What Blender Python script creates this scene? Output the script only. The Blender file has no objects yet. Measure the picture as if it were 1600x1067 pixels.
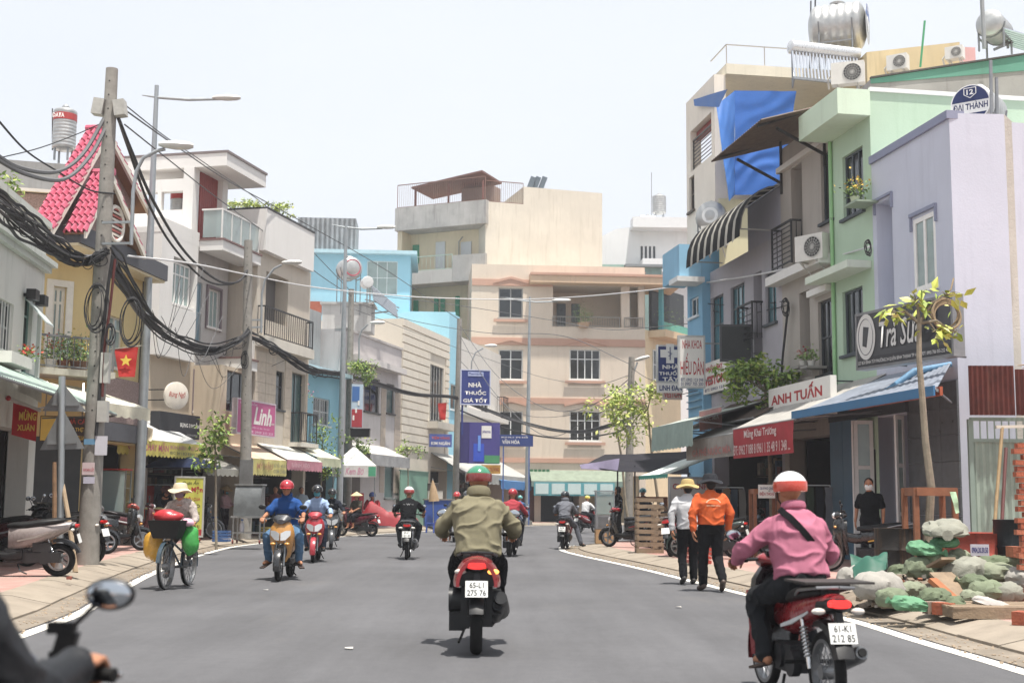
import bpy,bmesh,math,random
from mathutils import Vector,Matrix,noise
V=Vector
R_=math. radians
random. seed(7)
scn=bpy. context. scene
col=scn. collection
#  camera
FPX=2000.0
CAM=V((0,0,1.3))
TILT=math. atan((785-533.5)/FPX)
ROLL=R_(0.5)
cam_d=bpy. data. cameras. new('camera')
cam_d. sensor_width=36.0
cam_d. lens=36.0*FPX/1600.0
cam_d. clip_end=3000
cam_d. clip_start=0.05
cam_d. dof. use_dof=True
cam_d. dof. focus_distance=24.0
cam_d. dof. aperture_fstop=3.2
cam=bpy. data. objects. new('camera',cam_d)
col. objects. link(cam)
CR=Matrix. Rotation(math. pi/2+TILT,3,'X')@Matrix. Rotation(ROLL,3,'Z')
cam. matrix_world=Matrix. Translation(CAM)@CR. to_4x4()
scn. camera=cam
#  world and sun
SUN_EL,SUN_AZ=76.5,150.0
sd=V((math. sin(R_(SUN_AZ))*math. cos(R_(SUN_EL)),math. cos(R_(SUN_AZ))*math. cos(R_(SUN_EL)),math. sin(R_(SUN_EL))))
world=bpy. data. worlds. new('World')
scn. world=world
world. use_nodes=True
wn,wl=world. node_tree. nodes,world. node_tree. links
bg=wn['Background']
sky=wn. new('ShaderNodeTexSky')
sky. sky_type='NISHITA'
sky. sun_disc=False
sky. sun_elevation=R_(SUN_EL)
sky. sun_rotation=R_(SUN_AZ)
sky. air_density=1.0
sky. dust_density=6.0
sky. ozone_density=1.0
tc=wn. new('ShaderNodeTexCoord')
nz=wn. new('ShaderNodeTexNoise')
nz. inputs['Scale']. default_value=2.2
nz. inputs['Detail']. default_value=6
mp=wn. new('ShaderNodeMapping')
mp. inputs['Scale']. default_value=(1,1,2.5)
wl. new(tc. outputs['Generated'],mp. inputs[0])
wl. new(mp. outputs[0],nz. inputs['Vector'])
cr=wn. new('ShaderNodeMapRange')
cr. inputs[1]. default_value=0.3
cr. inputs[2]. default_value=0.75
cr. inputs[3]. default_value=0.86
cr. inputs[4]. default_value=0.98
wl. new(nz. outputs['Fac'],cr. inputs[0])
mx=wn. new('ShaderNodeMix')
mx. data_type='RGBA'
wl. new(cr. outputs[0],mx. inputs[0])
wl. new(sky. outputs[0],mx. inputs[6])
mx. inputs[7]. default_value=(4.05,4.22,4.5,1)
wl. new(mx. outputs[2],bg. inputs['Color'])
bg. inputs['Strength']. default_value=0.10
sun_d=bpy. data. lights. new('sun','SUN')
sun_d. energy=3.25
sun_d. angle=R_(1.2)
sun_d. color=(1.0,0.95,0.88)
sun=bpy. data. objects. new('sun',sun_d)
sun. rotation_euler=sd. to_track_quat('Z','Y'). to_euler()
col. objects. link(sun)
vs=scn. view_settings
vs. view_transform='Standard'
vs. look='None'
vs. exposure=1.24
vs. gamma=1.0
vs. use_curve_mapping=False
#  picture <> place helpers
def ray(px,py):
 return CR@V(((px-800)/FPX,(533.5-py)/FPX,-1.0))
def G(px,py,z=0.0):
 d=ray(px,py)
 p=CAM+d*((z-CAM. z)/d. z)
 return V((p. x,p. y,z))
def AT(px,py,Y):
 d=ray(px,py)
 return CAM+d*(Y/d. y)
#  materials
def lin(c):
 if isinstance(c,str):
  c=c. lstrip('#')
  c=[int(c[i:i+2],16)/255 for i in(0,2,4)]
  c=[x/12.92 if x<=.04045 else((x+.055)/1.055)**2.4 for x in c]
 return tuple(c[:3])+(1.0,)
MATS={}
DESAT=.12
def mat(c,rough=.6,metal=0.0,var=.12,scale=3.0,bump=0.0,bscale=60.0,streak=0.0,spec=.4,emit=0.0,coat=0.0,alpha=None,dirt=None,trans=0.0):
 key=(str(c),rough,metal,var,scale,bump,bscale,streak,spec,emit,coat,alpha,str(dirt),trans)
 if key in MATS:
  return MATS[key]
 m=bpy. data. materials. new('mat_%03d'%len(MATS))
 MATS[key]=m
 m. use_nodes=True
 n,l=m. node_tree. nodes,m. node_tree. links
 b=n['Principled BSDF']
 C=lin(c)
 g=.2126*C[0]+.7152*C[1]+.0722*C[2]
 C=tuple(x+(g-x)*DESAT for x in C[:3])+(1.0,)
 b. inputs['Roughness']. default_value=rough
 b. inputs['Metallic']. default_value=metal
 b. inputs['Specular IOR Level']. default_value=spec
 if coat:
  b. inputs['Coat Weight']. default_value=coat
  b. inputs['Coat Roughness']. default_value=.08
 if trans:
  b. inputs['Transmission Weight']. default_value=trans
 if emit:
  b. inputs['Emission Color']. default_value=C
  b. inputs['Emission Strength']. default_value=emit
 if alpha is not None:
  b. inputs['Alpha']. default_value=alpha
 if var or streak or bump:
  t=n. new('ShaderNodeTexCoord')
 src=None
 if var:
  z=n. new('ShaderNodeTexNoise')
  z. inputs['Scale']. default_value=scale
  z. inputs['Detail']. default_value=5
  z. inputs['Roughness']. default_value=.65
  l. new(t. outputs['Object'],z. inputs['Vector'])
  r=n. new('ShaderNodeMapRange')
  r. inputs[1]. default_value=.3
  r. inputs[2]. default_value=.7
  r. inputs[3]. default_value=1-var
  r. inputs[4]. default_value=1+var*.5
  l. new(z. outputs['Fac'],r. inputs[0])
  src=r. outputs[0]
  rr=n. new('ShaderNodeMapRange')
  rr. inputs[1]. default_value=.3
  rr. inputs[2]. default_value=.7
  rr. inputs[3]. default_value=max(.03,rough-.08)
  rr. inputs[4]. default_value=min(1,rough+.08)
  l. new(z. outputs['Fac'],rr. inputs[0])
  l. new(rr. outputs[0],b. inputs['Roughness'])
 colsock=None
 if src:
  mu=n. new('ShaderNodeMix')
  mu. data_type='RGBA'
  mu. blend_type='MULTIPLY'
  mu. inputs[0]. default_value=1
  mu. inputs[6]. default_value=C
  l. new(src,mu. inputs[7])
  colsock=mu. outputs[2]
 if streak:
  ma=n. new('ShaderNodeMapping')
  ma. inputs['Scale']. default_value=(3.2,3.2,.22)
  l. new(t. outputs['Object'],ma. inputs[0])
  z2=n. new('ShaderNodeTexNoise')
  z2 . inputs['Scale']. default_value=1.6
  z2 . inputs['Detail']. default_value=7
  z2 . inputs['Roughness']. default_value=.7
  l. new(ma. outputs[0],z2 . inputs['Vector'])
  r2=n. new('ShaderNodeMapRange')
  r2 . inputs[1]. default_value=.52
  r2 . inputs[2]. default_value=.78
  r2 . inputs[3]. default_value=0
  r2 . inputs[4]. default_value=streak
  l. new(z2 . outputs['Fac'],r2 . inputs[0])
  m2=n. new('ShaderNodeMix')
  m2 . data_type='RGBA'
  l. new(r2 . outputs[0],m2 . inputs[0])
  if colsock:
   l. new(colsock,m2 . inputs[6])
  else:
   m2 . inputs[6]. default_value=C
  m2 . inputs[7]. default_value=lin(dirt or '#5d574e')
  colsock=m2 . outputs[2]
 if colsock:
  l. new(colsock,b. inputs['Base Color'])
 else:
  b. inputs['Base Color']. default_value=C
 if bump:
  z3=n. new('ShaderNodeTexNoise')
  z3 . inputs['Scale']. default_value=bscale
  z3 . inputs['Detail']. default_value=4
  l. new(t. outputs['Object'],z3 . inputs['Vector'])
  bp=n. new('ShaderNodeBump')
  bp. inputs['Strength']. default_value=bump
  bp. inputs['Distance']. default_value=.02
  l. new(z3 . outputs['Fac'],bp. inputs['Height'])
  l. new(bp. outputs[0],b. inputs['Normal'])
 return m
def wallm(c,streak=.35,var=.1,dirt=None,bump=.12):
 return mat(c,.85,0,var,.7,bump,25,streak,.2,dirt=dirt)
def metal(c='#9a9a98',rough=.4,m=.9):
 return mat(c,rough,m,.15,8)
def paint(c,rough=.28,coat=.6):
 return mat(c,rough,0,.06,12,spec=.5,coat=coat)
def cloth(c,var=.07):
 return mat(c,.92,0,var,5,.3,300,spec=.15)
def plain(c,rough=.6,var=.08):
 return mat(c,rough,0,var,6)
GLASS=mat('#1b2226',.07,0,.25,1.2,spec=.7)
GLASS_TEAL=mat('#3d6f78',.08,0,.25,1.2,spec=.7)
GLASS_PALE=mat('#8fa3a0',.1,0,.2,1.5,spec=.6)
RUBBER=mat('#141414',.8,0,.2,20,.2,90,spec=.3)
BLACKP=mat('#17181a',.45,0,.15,15,spec=.4)
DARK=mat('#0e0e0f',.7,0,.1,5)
CHROME=mat('#c8c9ca',.18,1.0,.1,10)
STEEL=mat('#a9adae',.35,.85,.15,5)
SKIN=mat('#a9714f',.55,0,.1,14,.05,200,spec=.35)
SKIN2=mat('#96603f',.55,0,.1,14,.05,200,spec=.35)
HAIR=mat('#120f0e',.5,0,.2,60,.4,150,spec=.3)
#  mesh builder
class MB:
 def __init__(s):
  s. v,s. f,s. mi=[],[],[]
  s. cur=0
 def add(s,vs_,fs):
  o=len(s. v)
  s. v+=[tuple(p)for p in vs_]
  for f in fs:
   s. f. append(tuple(i+o for i in f))
   s. mi. append(s. cur)
  return s
 def quad(s,a,b,c,d):
  return s. add([a,b,c,d],[(0,1,2,3)])
 def hexa(s,p):
  return s. add(p,[(3,2,1,0),(4,5,6,7),(0,1,5,4),(1,2,6,5),(2,3,7,6),(3,0,4,7)])
 def box(s,c,d,rot=None):
  x,y,z=d[0]/2,d[1]/2,d[2]/2
  p=[V(q)for q in((-x,-y,-z),(x,-y,-z),(x,y,-z),(-x,y,-z),(-x,-y,z),(x,-y,z),(x,y,z),(-x,y,z))]
  if rot is not None:
   p=[rot@q for q in p]
  return s. hexa([q+V(c)for q in p])
 def bar(s,a,b,w,h=None):
  a,b=V(a),V(b)
  h=h or w
  d=b-a
  q=d. to_track_quat('Y','Z'). to_matrix()
  return s. box((a+b)/2,(w,d. length,h),q)
 def ring(s,c,ax,r,n,ref=None,r2=None):
  ax=V(ax). normalized()
  ref=V(ref)if ref is not None else(V((0,0,1))if abs(ax. z)<.9 else V((0,1,0)))
  u=(ref-ax*ref. dot(ax)). normalized()
  w=ax. cross(u)
  r2=r if r2 is None else r2
  return[V(c)+u*(math. cos(2*math. pi*i/n)*r)+w*(math. sin(2*math. pi*i/n)*r2)for i in range(n)]
 def loft(s,rings,cap=True,closed=False):
  n=len(rings[0])
  vs_=[p for r in rings for p in r]
  fs=[]
  m=len(rings)
  for k in range(m if closed else m-1):
   k2=(k+1)%m
   for i in range(n):
    j=(i+1)%n
    fs. append((k*n+i,k*n+j,k2*n+j,k2*n+i))
  if cap and not closed:
   fs. append(tuple(range(n-1,-1,-1)))
   fs. append(tuple((m-1)*n+i for i in range(n)))
  return s. add(vs_,fs)
 def tube(s,pts,r,n=8,cap=True):
  pts=[V(p)for p in pts]
  rings=[]
  ref=None
  for i,p in enumerate(pts):
   a=pts[max(i-1,0)]
   b=pts[min(i+1,len(pts)-1)]
   d=(b-a)
   if d. length<1e-9:
    d=V((0,0,1))
   d. normalize()
   if ref is None:
    ref=V((0,0,1))if abs(d. z)<.9 else V((0,1,0))
   u=(ref-d*ref. dot(d))
   if u. length<1e-4:
    u=V((1,0,0))-d*d. x
   u. normalize()
   ref=u
   rr=r[i]if isinstance(r,(list,tuple))else r
   w=d. cross(u)
   rings. append([p+u*(math. cos(2*math. pi*k/n)*rr)+w*(math. sin(2*math. pi*k/n)*rr)for k in range(n)])
  return s. loft(rings,cap)
 def cyl(s,a,b,r,n=16,r2=None):
  return s. tube([a,b],[r,r if r2 is None else r2],n)
 def ell(s,c,r,rot=None,nu=12,nv=8):
  rings=[]
  rr=V(r)if not isinstance(r,(int,float))else V((r,r,r))
  for j in range(1,nv):
   th=math. pi*j/nv
   rings. append([V((rr. x*math. sin(th)*math. cos(2*math. pi*i/nu),rr. y*math. sin(th)*math. sin(2*math. pi*i/nu),rr. z*-math. cos(th)))for i in range(nu)])
  vs_=[p for g in rings for p in g]+[V((0,0,-rr. z)),V((0,0,rr. z))]
  if rot is not None:
   vs_=[rot@p for p in vs_]
  vs_=[p+V(c)for p in vs_]
  fs=[]
  m=nv-1
  for k in range(m-1):
   for i in range(nu):
    j=(i+1)%nu
    fs. append((k*nu+i,k*nu+j,(k+1)*nu+j,(k+1)*nu+i))
  b,t=m*nu,m*nu+1
  for i in range(nu):
   j=(i+1)%nu
   fs. append((b,j,i))
   fs. append((t,(m-1)*nu+i,(m-1)*nu+j))
  return s. add(vs_,fs)
 def lathe(s,prof,c,ax=(0,0,1),n=20,cap=True):
  ax=V(ax). normalized()
  return s. loft([s. ring(V(c)+ax*h,ax,max(r,1e-4),n)for r,h in prof],cap)
 def torus(s,c,ax,R,r,n=24,m=8,rw=None):
  ax=V(ax). normalized()
  rings=[]
  base=s. ring((0,0,0),ax,1,n)
  for d in base:
   rings. append([V(c)+d*(R+r*math. cos(2*math. pi*k/m))+ax*((rw or r)*math. sin(2*math. pi*k/m))for k in range(m)])
  return s. loft(rings,False,True)
 def prism(s,pts,ext):
  n=len(pts)
  a=[V(p)for p in pts]
  b=[p+V(ext)for p in a]
  fs=[tuple(range(n)),tuple(range(2*n-1,n-1,-1))]+[(i,i+n,(i+1)%n+n,(i+1)%n)for i in range(n)]
  return s. add(a+b,fs)
 def mesh(s,name='mesh'):
  me=bpy. data. meshes. new(name)
  me. from_pydata(s. v,[],s. f)
  if any(s. mi):
   me. polygons. foreach_set('material_index',s. mi)
  bm=bmesh. new()
  bm. from_mesh(me)
  bmesh. ops. recalc_face_normals(bm,faces=bm. faces)
  bm. to_mesh(me)
  bm. free()
  me. shade_smooth()
  me. set_sharp_from_angle(angle=R_(38))
  return me
 def build(s,name,m,parent=None):
  return link(name,s. mesh(name),m,parent)
def shop_fill(F,house,r,back=1.6,seed=1,cols=('#6d5a48','#8a7d6a','#4a5a6a','#7a4038','#a09a8c','#3f5244')):
 """shop room with interior shade painted as dark walls: back wall, shelves and heaped goods"""
 rnd=random. Random(seed)
 s0,s1,z0,z1=r[:4]
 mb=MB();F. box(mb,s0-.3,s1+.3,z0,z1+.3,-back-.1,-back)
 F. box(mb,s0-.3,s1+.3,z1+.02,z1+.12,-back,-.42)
 mb. build('shop_shade_back',mat('#2b2826',.9,0,.3,2),house)  # near-black back wall and ceiling: the room's shade put into the colour
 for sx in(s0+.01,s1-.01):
  mb=MB();F. box(mb,sx-.02,sx+.02,z0,z1-.02,-back,-.45);mb. build('shop_partition',mat('#3a3532',.9,0,.3,2),house)  # partitions darkened too, painting the shade of the room
 n=max(2,int((s1-s0)/.5))
 for k in range(3):
  z=z0+.75+.6*k
  if z>z1-.3:
   break
  mb=MB();F. box(mb,s0+.1,s1-.1,z,z+.03,-back+.002,-back+.4);mb. build('shelf',mat('#5c5348',.8),house)
 mb=MB()
 for k in range(4):
  z=z0+(.02 if k==0 else .78+.6*(k-1))
  if z>z1-.3:
   break
  for i in range(n*3):
   x=s0+.15+(s1-s0-.4)*i/(n*3)
   if rnd. random()<.25:
    continue
   mb. cur=rnd. randrange(len(cols))
   h=rnd. uniform(.15,.5)
   F. box(mb,x,x+rnd. uniform(.1,.28),z+.032,z+.03+h,-back+.05,-back+.1+rnd. uniform(.1,.3))
 me=mb. mesh('shop_goods')
 for c in cols:
  me. materials. append(mat(c,.7,0,.3,8))
 link('shop_goods',me,None,house)['kind']='stuff'
def link(name,me,m,parent=None,kind=None):
 o=bpy. data. objects. new(name,me)
 if m is not None and len(me. materials)==0:
  for q in(m if isinstance(m,(list,tuple))else[m]):
   me. materials. append(q)
 col. objects. link(o)
 if parent is not None:
  o. parent=parent
  if parent. get('_w'):
   o. matrix_parent_inverse=Matrix. Translation(-parent. location)if parent. parent is None else Matrix. Identity(4)
 if kind:
  o['kind']=kind
 return o
def thing(name,label,cat,loc=(0,0,0),group=None,world_coords=True,rz=0.0):
 o=bpy. data. objects. new(name,None)
 o. empty_display_size=.2
 col. objects. link(o)
 o. location=loc
 o. rotation_euler=(0,0,rz)
 o['label']=label
 o['category']=cat
 if group:
  o['group']=group
 if world_coords:
  o['_w']=1
 return o
def tag(o,label,cat,group=None):
 o['label']=label
 o['category']=cat
 if group:
  o['group']=group
 return o
def struct(o):
 o['kind']='structure'
 return o
def copy_tree(o,parent=None):
 c=o. copy()
 col. objects. link(c)
 c. parent=parent
 for ch in o. children:
  copy_tree(ch,c)
 return c
#  a bench scene of its own to evaluate modifiers and text quickly
BENCH=bpy. data. scenes. new('bench')
def evaluate(o):
 BENCH. collection. objects. link(o)
 vl=BENCH. view_layers[0]
 vl. update()
 me=bpy. data. meshes. new_from_object(o. evaluated_get(vl. depsgraph))
 BENCH. collection. objects. unlink(o)
 return me
#  text
def text_mesh(txt,bold=0.0,shear=0.0,space=1.0):
 cu=bpy. data. curves. new('lettering','FONT')
 cu. body=txt
 cu. size=1.0
 cu. offset=bold
 cu. shear=shear
 cu. space_character=space
 cu. resolution_u=2
 cu. fill_mode='FRONT'
 o=bpy. data. objects. new('lettering',cu)
 me=evaluate(o)
 bpy. data. objects. remove(o)
 bpy. data. curves. remove(cu)
 return me
def lettering(txt,m,parent,o,ux,uy,w,h,bold=0.02,shear=0.0,name='lettering',space=1.0):
 """flat letters fitted in the rectangle with lower left corner o, along unit ux and uy, w by h metres"""
 me=text_mesh(txt,bold,shear,space)
 if not len(me. vertices):
  return None
 xs=[v. co. x for v in me. vertices]
 ys=[v. co. y for v in me. vertices]
 x0,x1,y0,y1=min(xs),max(xs),min(ys),max(ys)
 o,ux,uy=V(o),V(ux),V(uy)
 for v in me. vertices:
  v. co=o+ux*((v. co. x-x0)/max(1e-6,x1-x0)*w)+uy*((v. co. y-y0)/max(1e-6,y1-y0)*h)
 me. materials. clear()
 return link(name,me,m,parent)
#  facade frame: a vertical plane along a street front
class Fac:
 def __init__(s,p0,d):
  s. p0=V((p0[0],p0[1],0))
  s. u=V((d[0],d[1],0)). normalized()
  s. n=V((s. u. y,-s. u. x,0))
  if s. n. dot(CAM-s. p0)<0:
   s. n=-s. n
 def sz(s,px,py,off=0.0):
  d=ray(px,py)
  q=s. p0+s. n*off
  t=(q-CAM). dot(s. n)/d. dot(s. n)
  p=CAM+d*t
  return(p-q). dot(s. u),p. z
 def P(s,a,z,off=0.0):
  r=s. p0+s. u*a+s. n*off
  return V((r. x,r. y,z))
 def rect(s,x0,x1,yt,yb,off=0.0):
  ym=(yt+yb)/2
  xm=(x0+x1)/2
  a=sorted((s. sz(x0,ym,off)[0],s. sz(x1,ym,off)[0]))
  sm=(a[0]+a[1])/2
  return a[0],a[1],s. sz(xm,yb,off)[1],s. sz(xm,yt,off)[1]
 def box(s,mb,a0,a1,z0,z1,o0,o1):
  return mb. hexa([s. P(a0,z0,o0),s. P(a1,z0,o0),s. P(a1,z0,o1),s. P(a0,z0,o1),s. P(a0,z1,o0),s. P(a1,z1,o0),s. P(a1,z1,o1),s. P(a0,z1,o1)])
def wall_with_holes(mb,F,a0,a1,z0,z1,holes,off=0.0,deep=.22):
 xs=sorted(set([a0,a1]+[min(max(h[k],a0),a1)for h in holes for k in(0,1)]))
 zs=sorted(set([z0,z1]+[min(max(h[k],z0),z1)for h in holes for k in(2,3)]))
 for i in range(len(xs)-1):
  for j in range(len(zs)-1):
   cx,cz=(xs[i]+xs[i+1])/2,(zs[j]+zs[j+1])/2
   if xs[i+1]-xs[i]<1e-5 or zs[j+1]-zs[j]<1e-5:
    continue
   if any(h[0]<cx<h[1]and h[2]<cz<h[3]for h in holes):
    continue
   mb. quad(F. P(xs[i],zs[j],off),F. P(xs[i+1],zs[j],off),F. P(xs[i+1],zs[j+1],off),F. P(xs[i],zs[j+1],off))
 for h in holes:
  b0,b1,c0,c1=max(h[0],a0),min(h[1],a1),max(h[2],z0),min(h[3],z1)
  d=h[4]if len(h)>4 else deep
  for(p,q,r,t)in((b0,c0,b1,c0),(b1,c0,b1,c1),(b1,c1,b0,c1),(b0,c1,b0,c0)):
   mb. quad(F. P(p,q,off),F. P(r,t,off),F. P(r,t,off-d),F. P(p,q,off-d))
def shell(mb,F,a0,a1,z0,z1,depth,roof=None,off=0.0):
 """side walls, back and roof slab behind a front"""
 rz=z1 if roof is None else roof
 mb. quad(F. P(a0,z0,off),F. P(a0,z1,off),F. P(a0,z1,off-depth),F. P(a0,z0,off-depth))
 mb. quad(F. P(a1,z0,off),F. P(a1,z1,off),F. P(a1,z1,off-depth),F. P(a1,z0,off-depth))
 mb. quad(F. P(a0,z0,off-depth),F. P(a1,z0,off-depth),F. P(a1,z1,off-depth),F. P(a0,z1,off-depth))
 F. box(mb,a0+.002,a1-.002,rz-.15,rz-.003,off-depth+.002,off-.003)
def window(F,house,r,cols=2,rows=1,frame='#e9e9e6',glass=None,off=0.0,deep=.12,fw=.05,sill=True,name='window',bars=0,split=None):
 """r: s0,s1,z0,z1 of an opening; frame object with pane sub-parts"""
 s0,s1,z0,z1=r[:4]
 mb=MB()
 o1,o0=off-deep+.05,off-deep
 F. box(mb,s0,s0+fw,z0,z1,o0,o1)
 F. box(mb,s1-fw,s1,z0,z1,o0,o1)
 F. box(mb,s0+fw,s1-fw,z1-fw,z1,o0,o1)
 F. box(mb,s0+fw,s1-fw,z0,z0+fw,o0,o1)
 cw=(s1-s0-2*fw)/cols
 rz=[z0+fw+(z1-z0-2*fw)*k/rows for k in range(rows+1)]
 if split:
  rz=[z0+fw,z0+(z1-z0)*split,z1-fw]
 for i in range(1,cols):
  x=s0+fw+cw*i
  F. box(mb,x-fw*.45,x+fw*.45,z0+fw,z1-fw,o0+.003,o1-.003)
 for j in range(1,len(rz)-1):
  F. box(mb,s0+fw,s1-fw,rz[j]-fw*.4,rz[j]+fw*.4,o0+.006,o1-.006)
 w=mb. build(name,plain(frame,.45),house)
 for i in range(cols):
  for j in range(len(rz)-1):
   p=MB()
   F. box(p,s0+fw+cw*i,s0+fw+cw*(i+1),rz[j],rz[j+1],o0+.012,o0+.022)
   p. build('pane',glass or GLASS,w)
 if sill:
  p=MB()
  F. box(p,s0-.08,s1+.08,z0-.07,z0-.003,off-.1,off+.08)
  p. build('sill',plain(frame,.7),w)
 if bars:
  for i in range(bars):
   x=s0+(s1-s0)*(i+.5)/bars
   p=MB()
   p. cyl(F. P(x,z0+.02,off-.03),F. P(x,z1-.02,off-.03),.01,5)
   p. build('bar',plain('#d8d8d4',.5),w)
 return w
def railing(F,house,s0,s1,z0,z1,off,n=12,m=None,horizontal=False,name='railing',ends=0.0):
 m=m or plain('#2a2a2c',.5)
 mb=MB()
 mb. bar(F. P(s0,z1,off),F. P(s1,z1,off),.05)
 mb. bar(F. P(s0,z0+.05,off),F. P(s1,z0+.05,off),.035)
 for s in(s0,s1):
  mb. bar(F. P(s,z0,off),F. P(s,z1,off),.045)
  if ends:
   mb. bar(F. P(s,z1,off),F. P(s,z1,off-ends),.045)
 w=mb. build(name,m,house)
 for i in range(n):
  p=MB()
  if horizontal:
   z=z0+.05+(z1-z0-.05)*(i+1)/(n+1)
   p. bar(F. P(s0,z,off),F. P(s1,z,off),.022)
  else:
   x=s0+(s1-s0)*(i+1)/(n+1)
   p. bar(F. P(x,z0+.05,off),F. P(x,z1,off),.018)
  p. build('bar',m,w)
 if ends:
  for s in(s0,s1):
   for k in range(int(ends/.13)):
    p=MB()
    p. bar(F. P(s,z0+.05,off-.13*(k+1)),F. P(s,z1,off-.13*(k+1)),.018)
    p. build('bar',m,w)
 return w
#  setting: ground, road, kerbs, pavements
def catmull(pts,step=.5):
 pts=[V((p[0],p[1],0))for p in pts]
 out=[]
 P=[pts[0]*2-pts[1]]+pts+[pts[-1]*2-pts[-2]]
 for i in range(1,len(P)-2):
  a,b,c,d=P[i-1],P[i],P[i+1],P[i+2]
  n=max(2,int((c-b). length/step))
  for k in range(n):
   t=k/n
   out. append(.5*((2*b)+(c-a)*t+(2*a-5*b+4*c-d)*t*t+(3*b-a-3*c+d)*t**3))
 out. append(pts[-1])
 return out
def resample(pl,step):
 out,acc=[pl[0]],0.0
 for a,b in zip(pl,pl[1:]):
  L=(b-a). length
  pos=step-acc
  while pos<=L:
   out. append(a+(b-a)*(pos/L))
   pos+=step
  acc=(acc+L)%step
 return out
def offset(pl,d):
 out=[]
 for i,p in enumerate(pl):
  t=(pl[min(i+1,len(pl)-1)]-pl[max(i-1,0)]). normalized()
  out. append(p+V((-t. y,t. x,0))*d)
 return out
gp=lambda x,y:tuple(G(x,y)[:2])
LEFT=resample(catmull([(-3.6,-40),(-3.9,-8),(-4.1,4),gp(75,978),gp(165,935),gp(240,895),gp(320,865),gp(395,850),gp(540,838),gp(690,828),gp(790,823),(2.6,75.5),(9,78.2),(20,79.5),(45,82)]),.5)
RIGHT=resample(catmull([(4.4,-40),(4.3,-8),(4.2,5),gp(1600,1050),gp(1440,1003),gp(1315,965),gp(1150,925),gp(1000,888),gp(900,866),(1.45,36.4),(1.75,39.2),(3.4,42.4),(7,45),(14,47.5),(45,55)]),.5)
def sheet(name,m,polys,z):
 mb=MB()
 for p in polys:
  mb. add([V((q[0],q[1],z))for q in p],[tuple(range(len(p)))])
 return struct(mb. build(name,m))
def strip(name,m,a,b,za,zb,parent=None):
 mb=MB()
 vs_=[V((p. x,p. y,za))for p in a]+[V((p. x,p. y,zb))for p in b]
 n=len(a)
 mb. add(vs_,[(i,i+1,n+i+1,n+i)for i in range(n-1)])
 return mb. build(name,m,parent)
def asphalt():
 m=bpy. data. materials. new('asphalt')
 m. use_nodes=True
 n,l=m. node_tree. nodes,m. node_tree. links
 b=n['Principled BSDF']
 t=n. new('ShaderNodeTexCoord')
 def nz_(sc,det=6,rough=.6,mp_=None):
  z=n. new('ShaderNodeTexNoise')
  z. inputs['Scale']. default_value=sc
  z. inputs['Detail']. default_value=det
  z. inputs['Roughness']. default_value=rough
  if mp_:
   g=n. new('ShaderNodeMapping')
   g. inputs['Scale']. default_value=mp_
   l. new(t. outputs['Object'],g. inputs[0])
   l. new(g. outputs[0],z. inputs['Vector'])
  else:
   l. new(t. outputs['Object'],z. inputs['Vector'])
  return z. outputs['Fac']
 def ramp(s,a,b_,c,d):
  r=n. new('ShaderNodeMapRange')
  for i,x in enumerate((a,b_,c,d)):
   r. inputs[1+i]. default_value=x
  l. new(s,r. inputs[0])
  return r. outputs[0]
 def mul(a,b_):
  q=n. new('ShaderNodeMath')
  q. operation='MULTIPLY'
  l. new(a,q. inputs[0])
  l. new(b_,q. inputs[1])
  return q. outputs[0]
 f=mul(mul(ramp(nz_(.25),.3,.7,.82,1.15),ramp(nz_(1.4,8,.7,(1,.08,1)),.3,.7,.84,1.12)),ramp(nz_(90,3),.25,.75,.72,1.25))
 f=mul(f,ramp(nz_(9,4),.3,.7,.93,1.06))
 dust=ramp(nz_(.5,8,.75,(1,.35,1)),.56,.74,0,.5)
 m1=n. new('ShaderNodeMix')
 m1 . data_type='RGBA'
 m1 . blend_type='MULTIPLY'
 m1 . inputs[0]. default_value=1
 m1 . inputs[6]. default_value=(.101,.101,.106,1)
 l. new(f,m1 . inputs[7])
 m2=n. new('ShaderNodeMix')
 m2 . data_type='RGBA'
 l. new(dust,m2 . inputs[0])
 l. new(m1 . outputs[2],m2 . inputs[6])
 m2 . inputs[7]. default_value=(.135,.128,.12,1)
 l. new(m2 . outputs[2],b. inputs['Base Color'])
 b. inputs['Roughness']. default_value=.88
 b. inputs['Specular IOR Level']. default_value=.25
 bp=n. new('ShaderNodeBump')
 bp. inputs['Strength']. default_value=.35
 bp. inputs['Distance']. default_value=.006
 l. new(nz_(140,3),bp. inputs['Height'])
 l. new(bp. outputs[0],b. inputs['Normal'])
 return m
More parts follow.
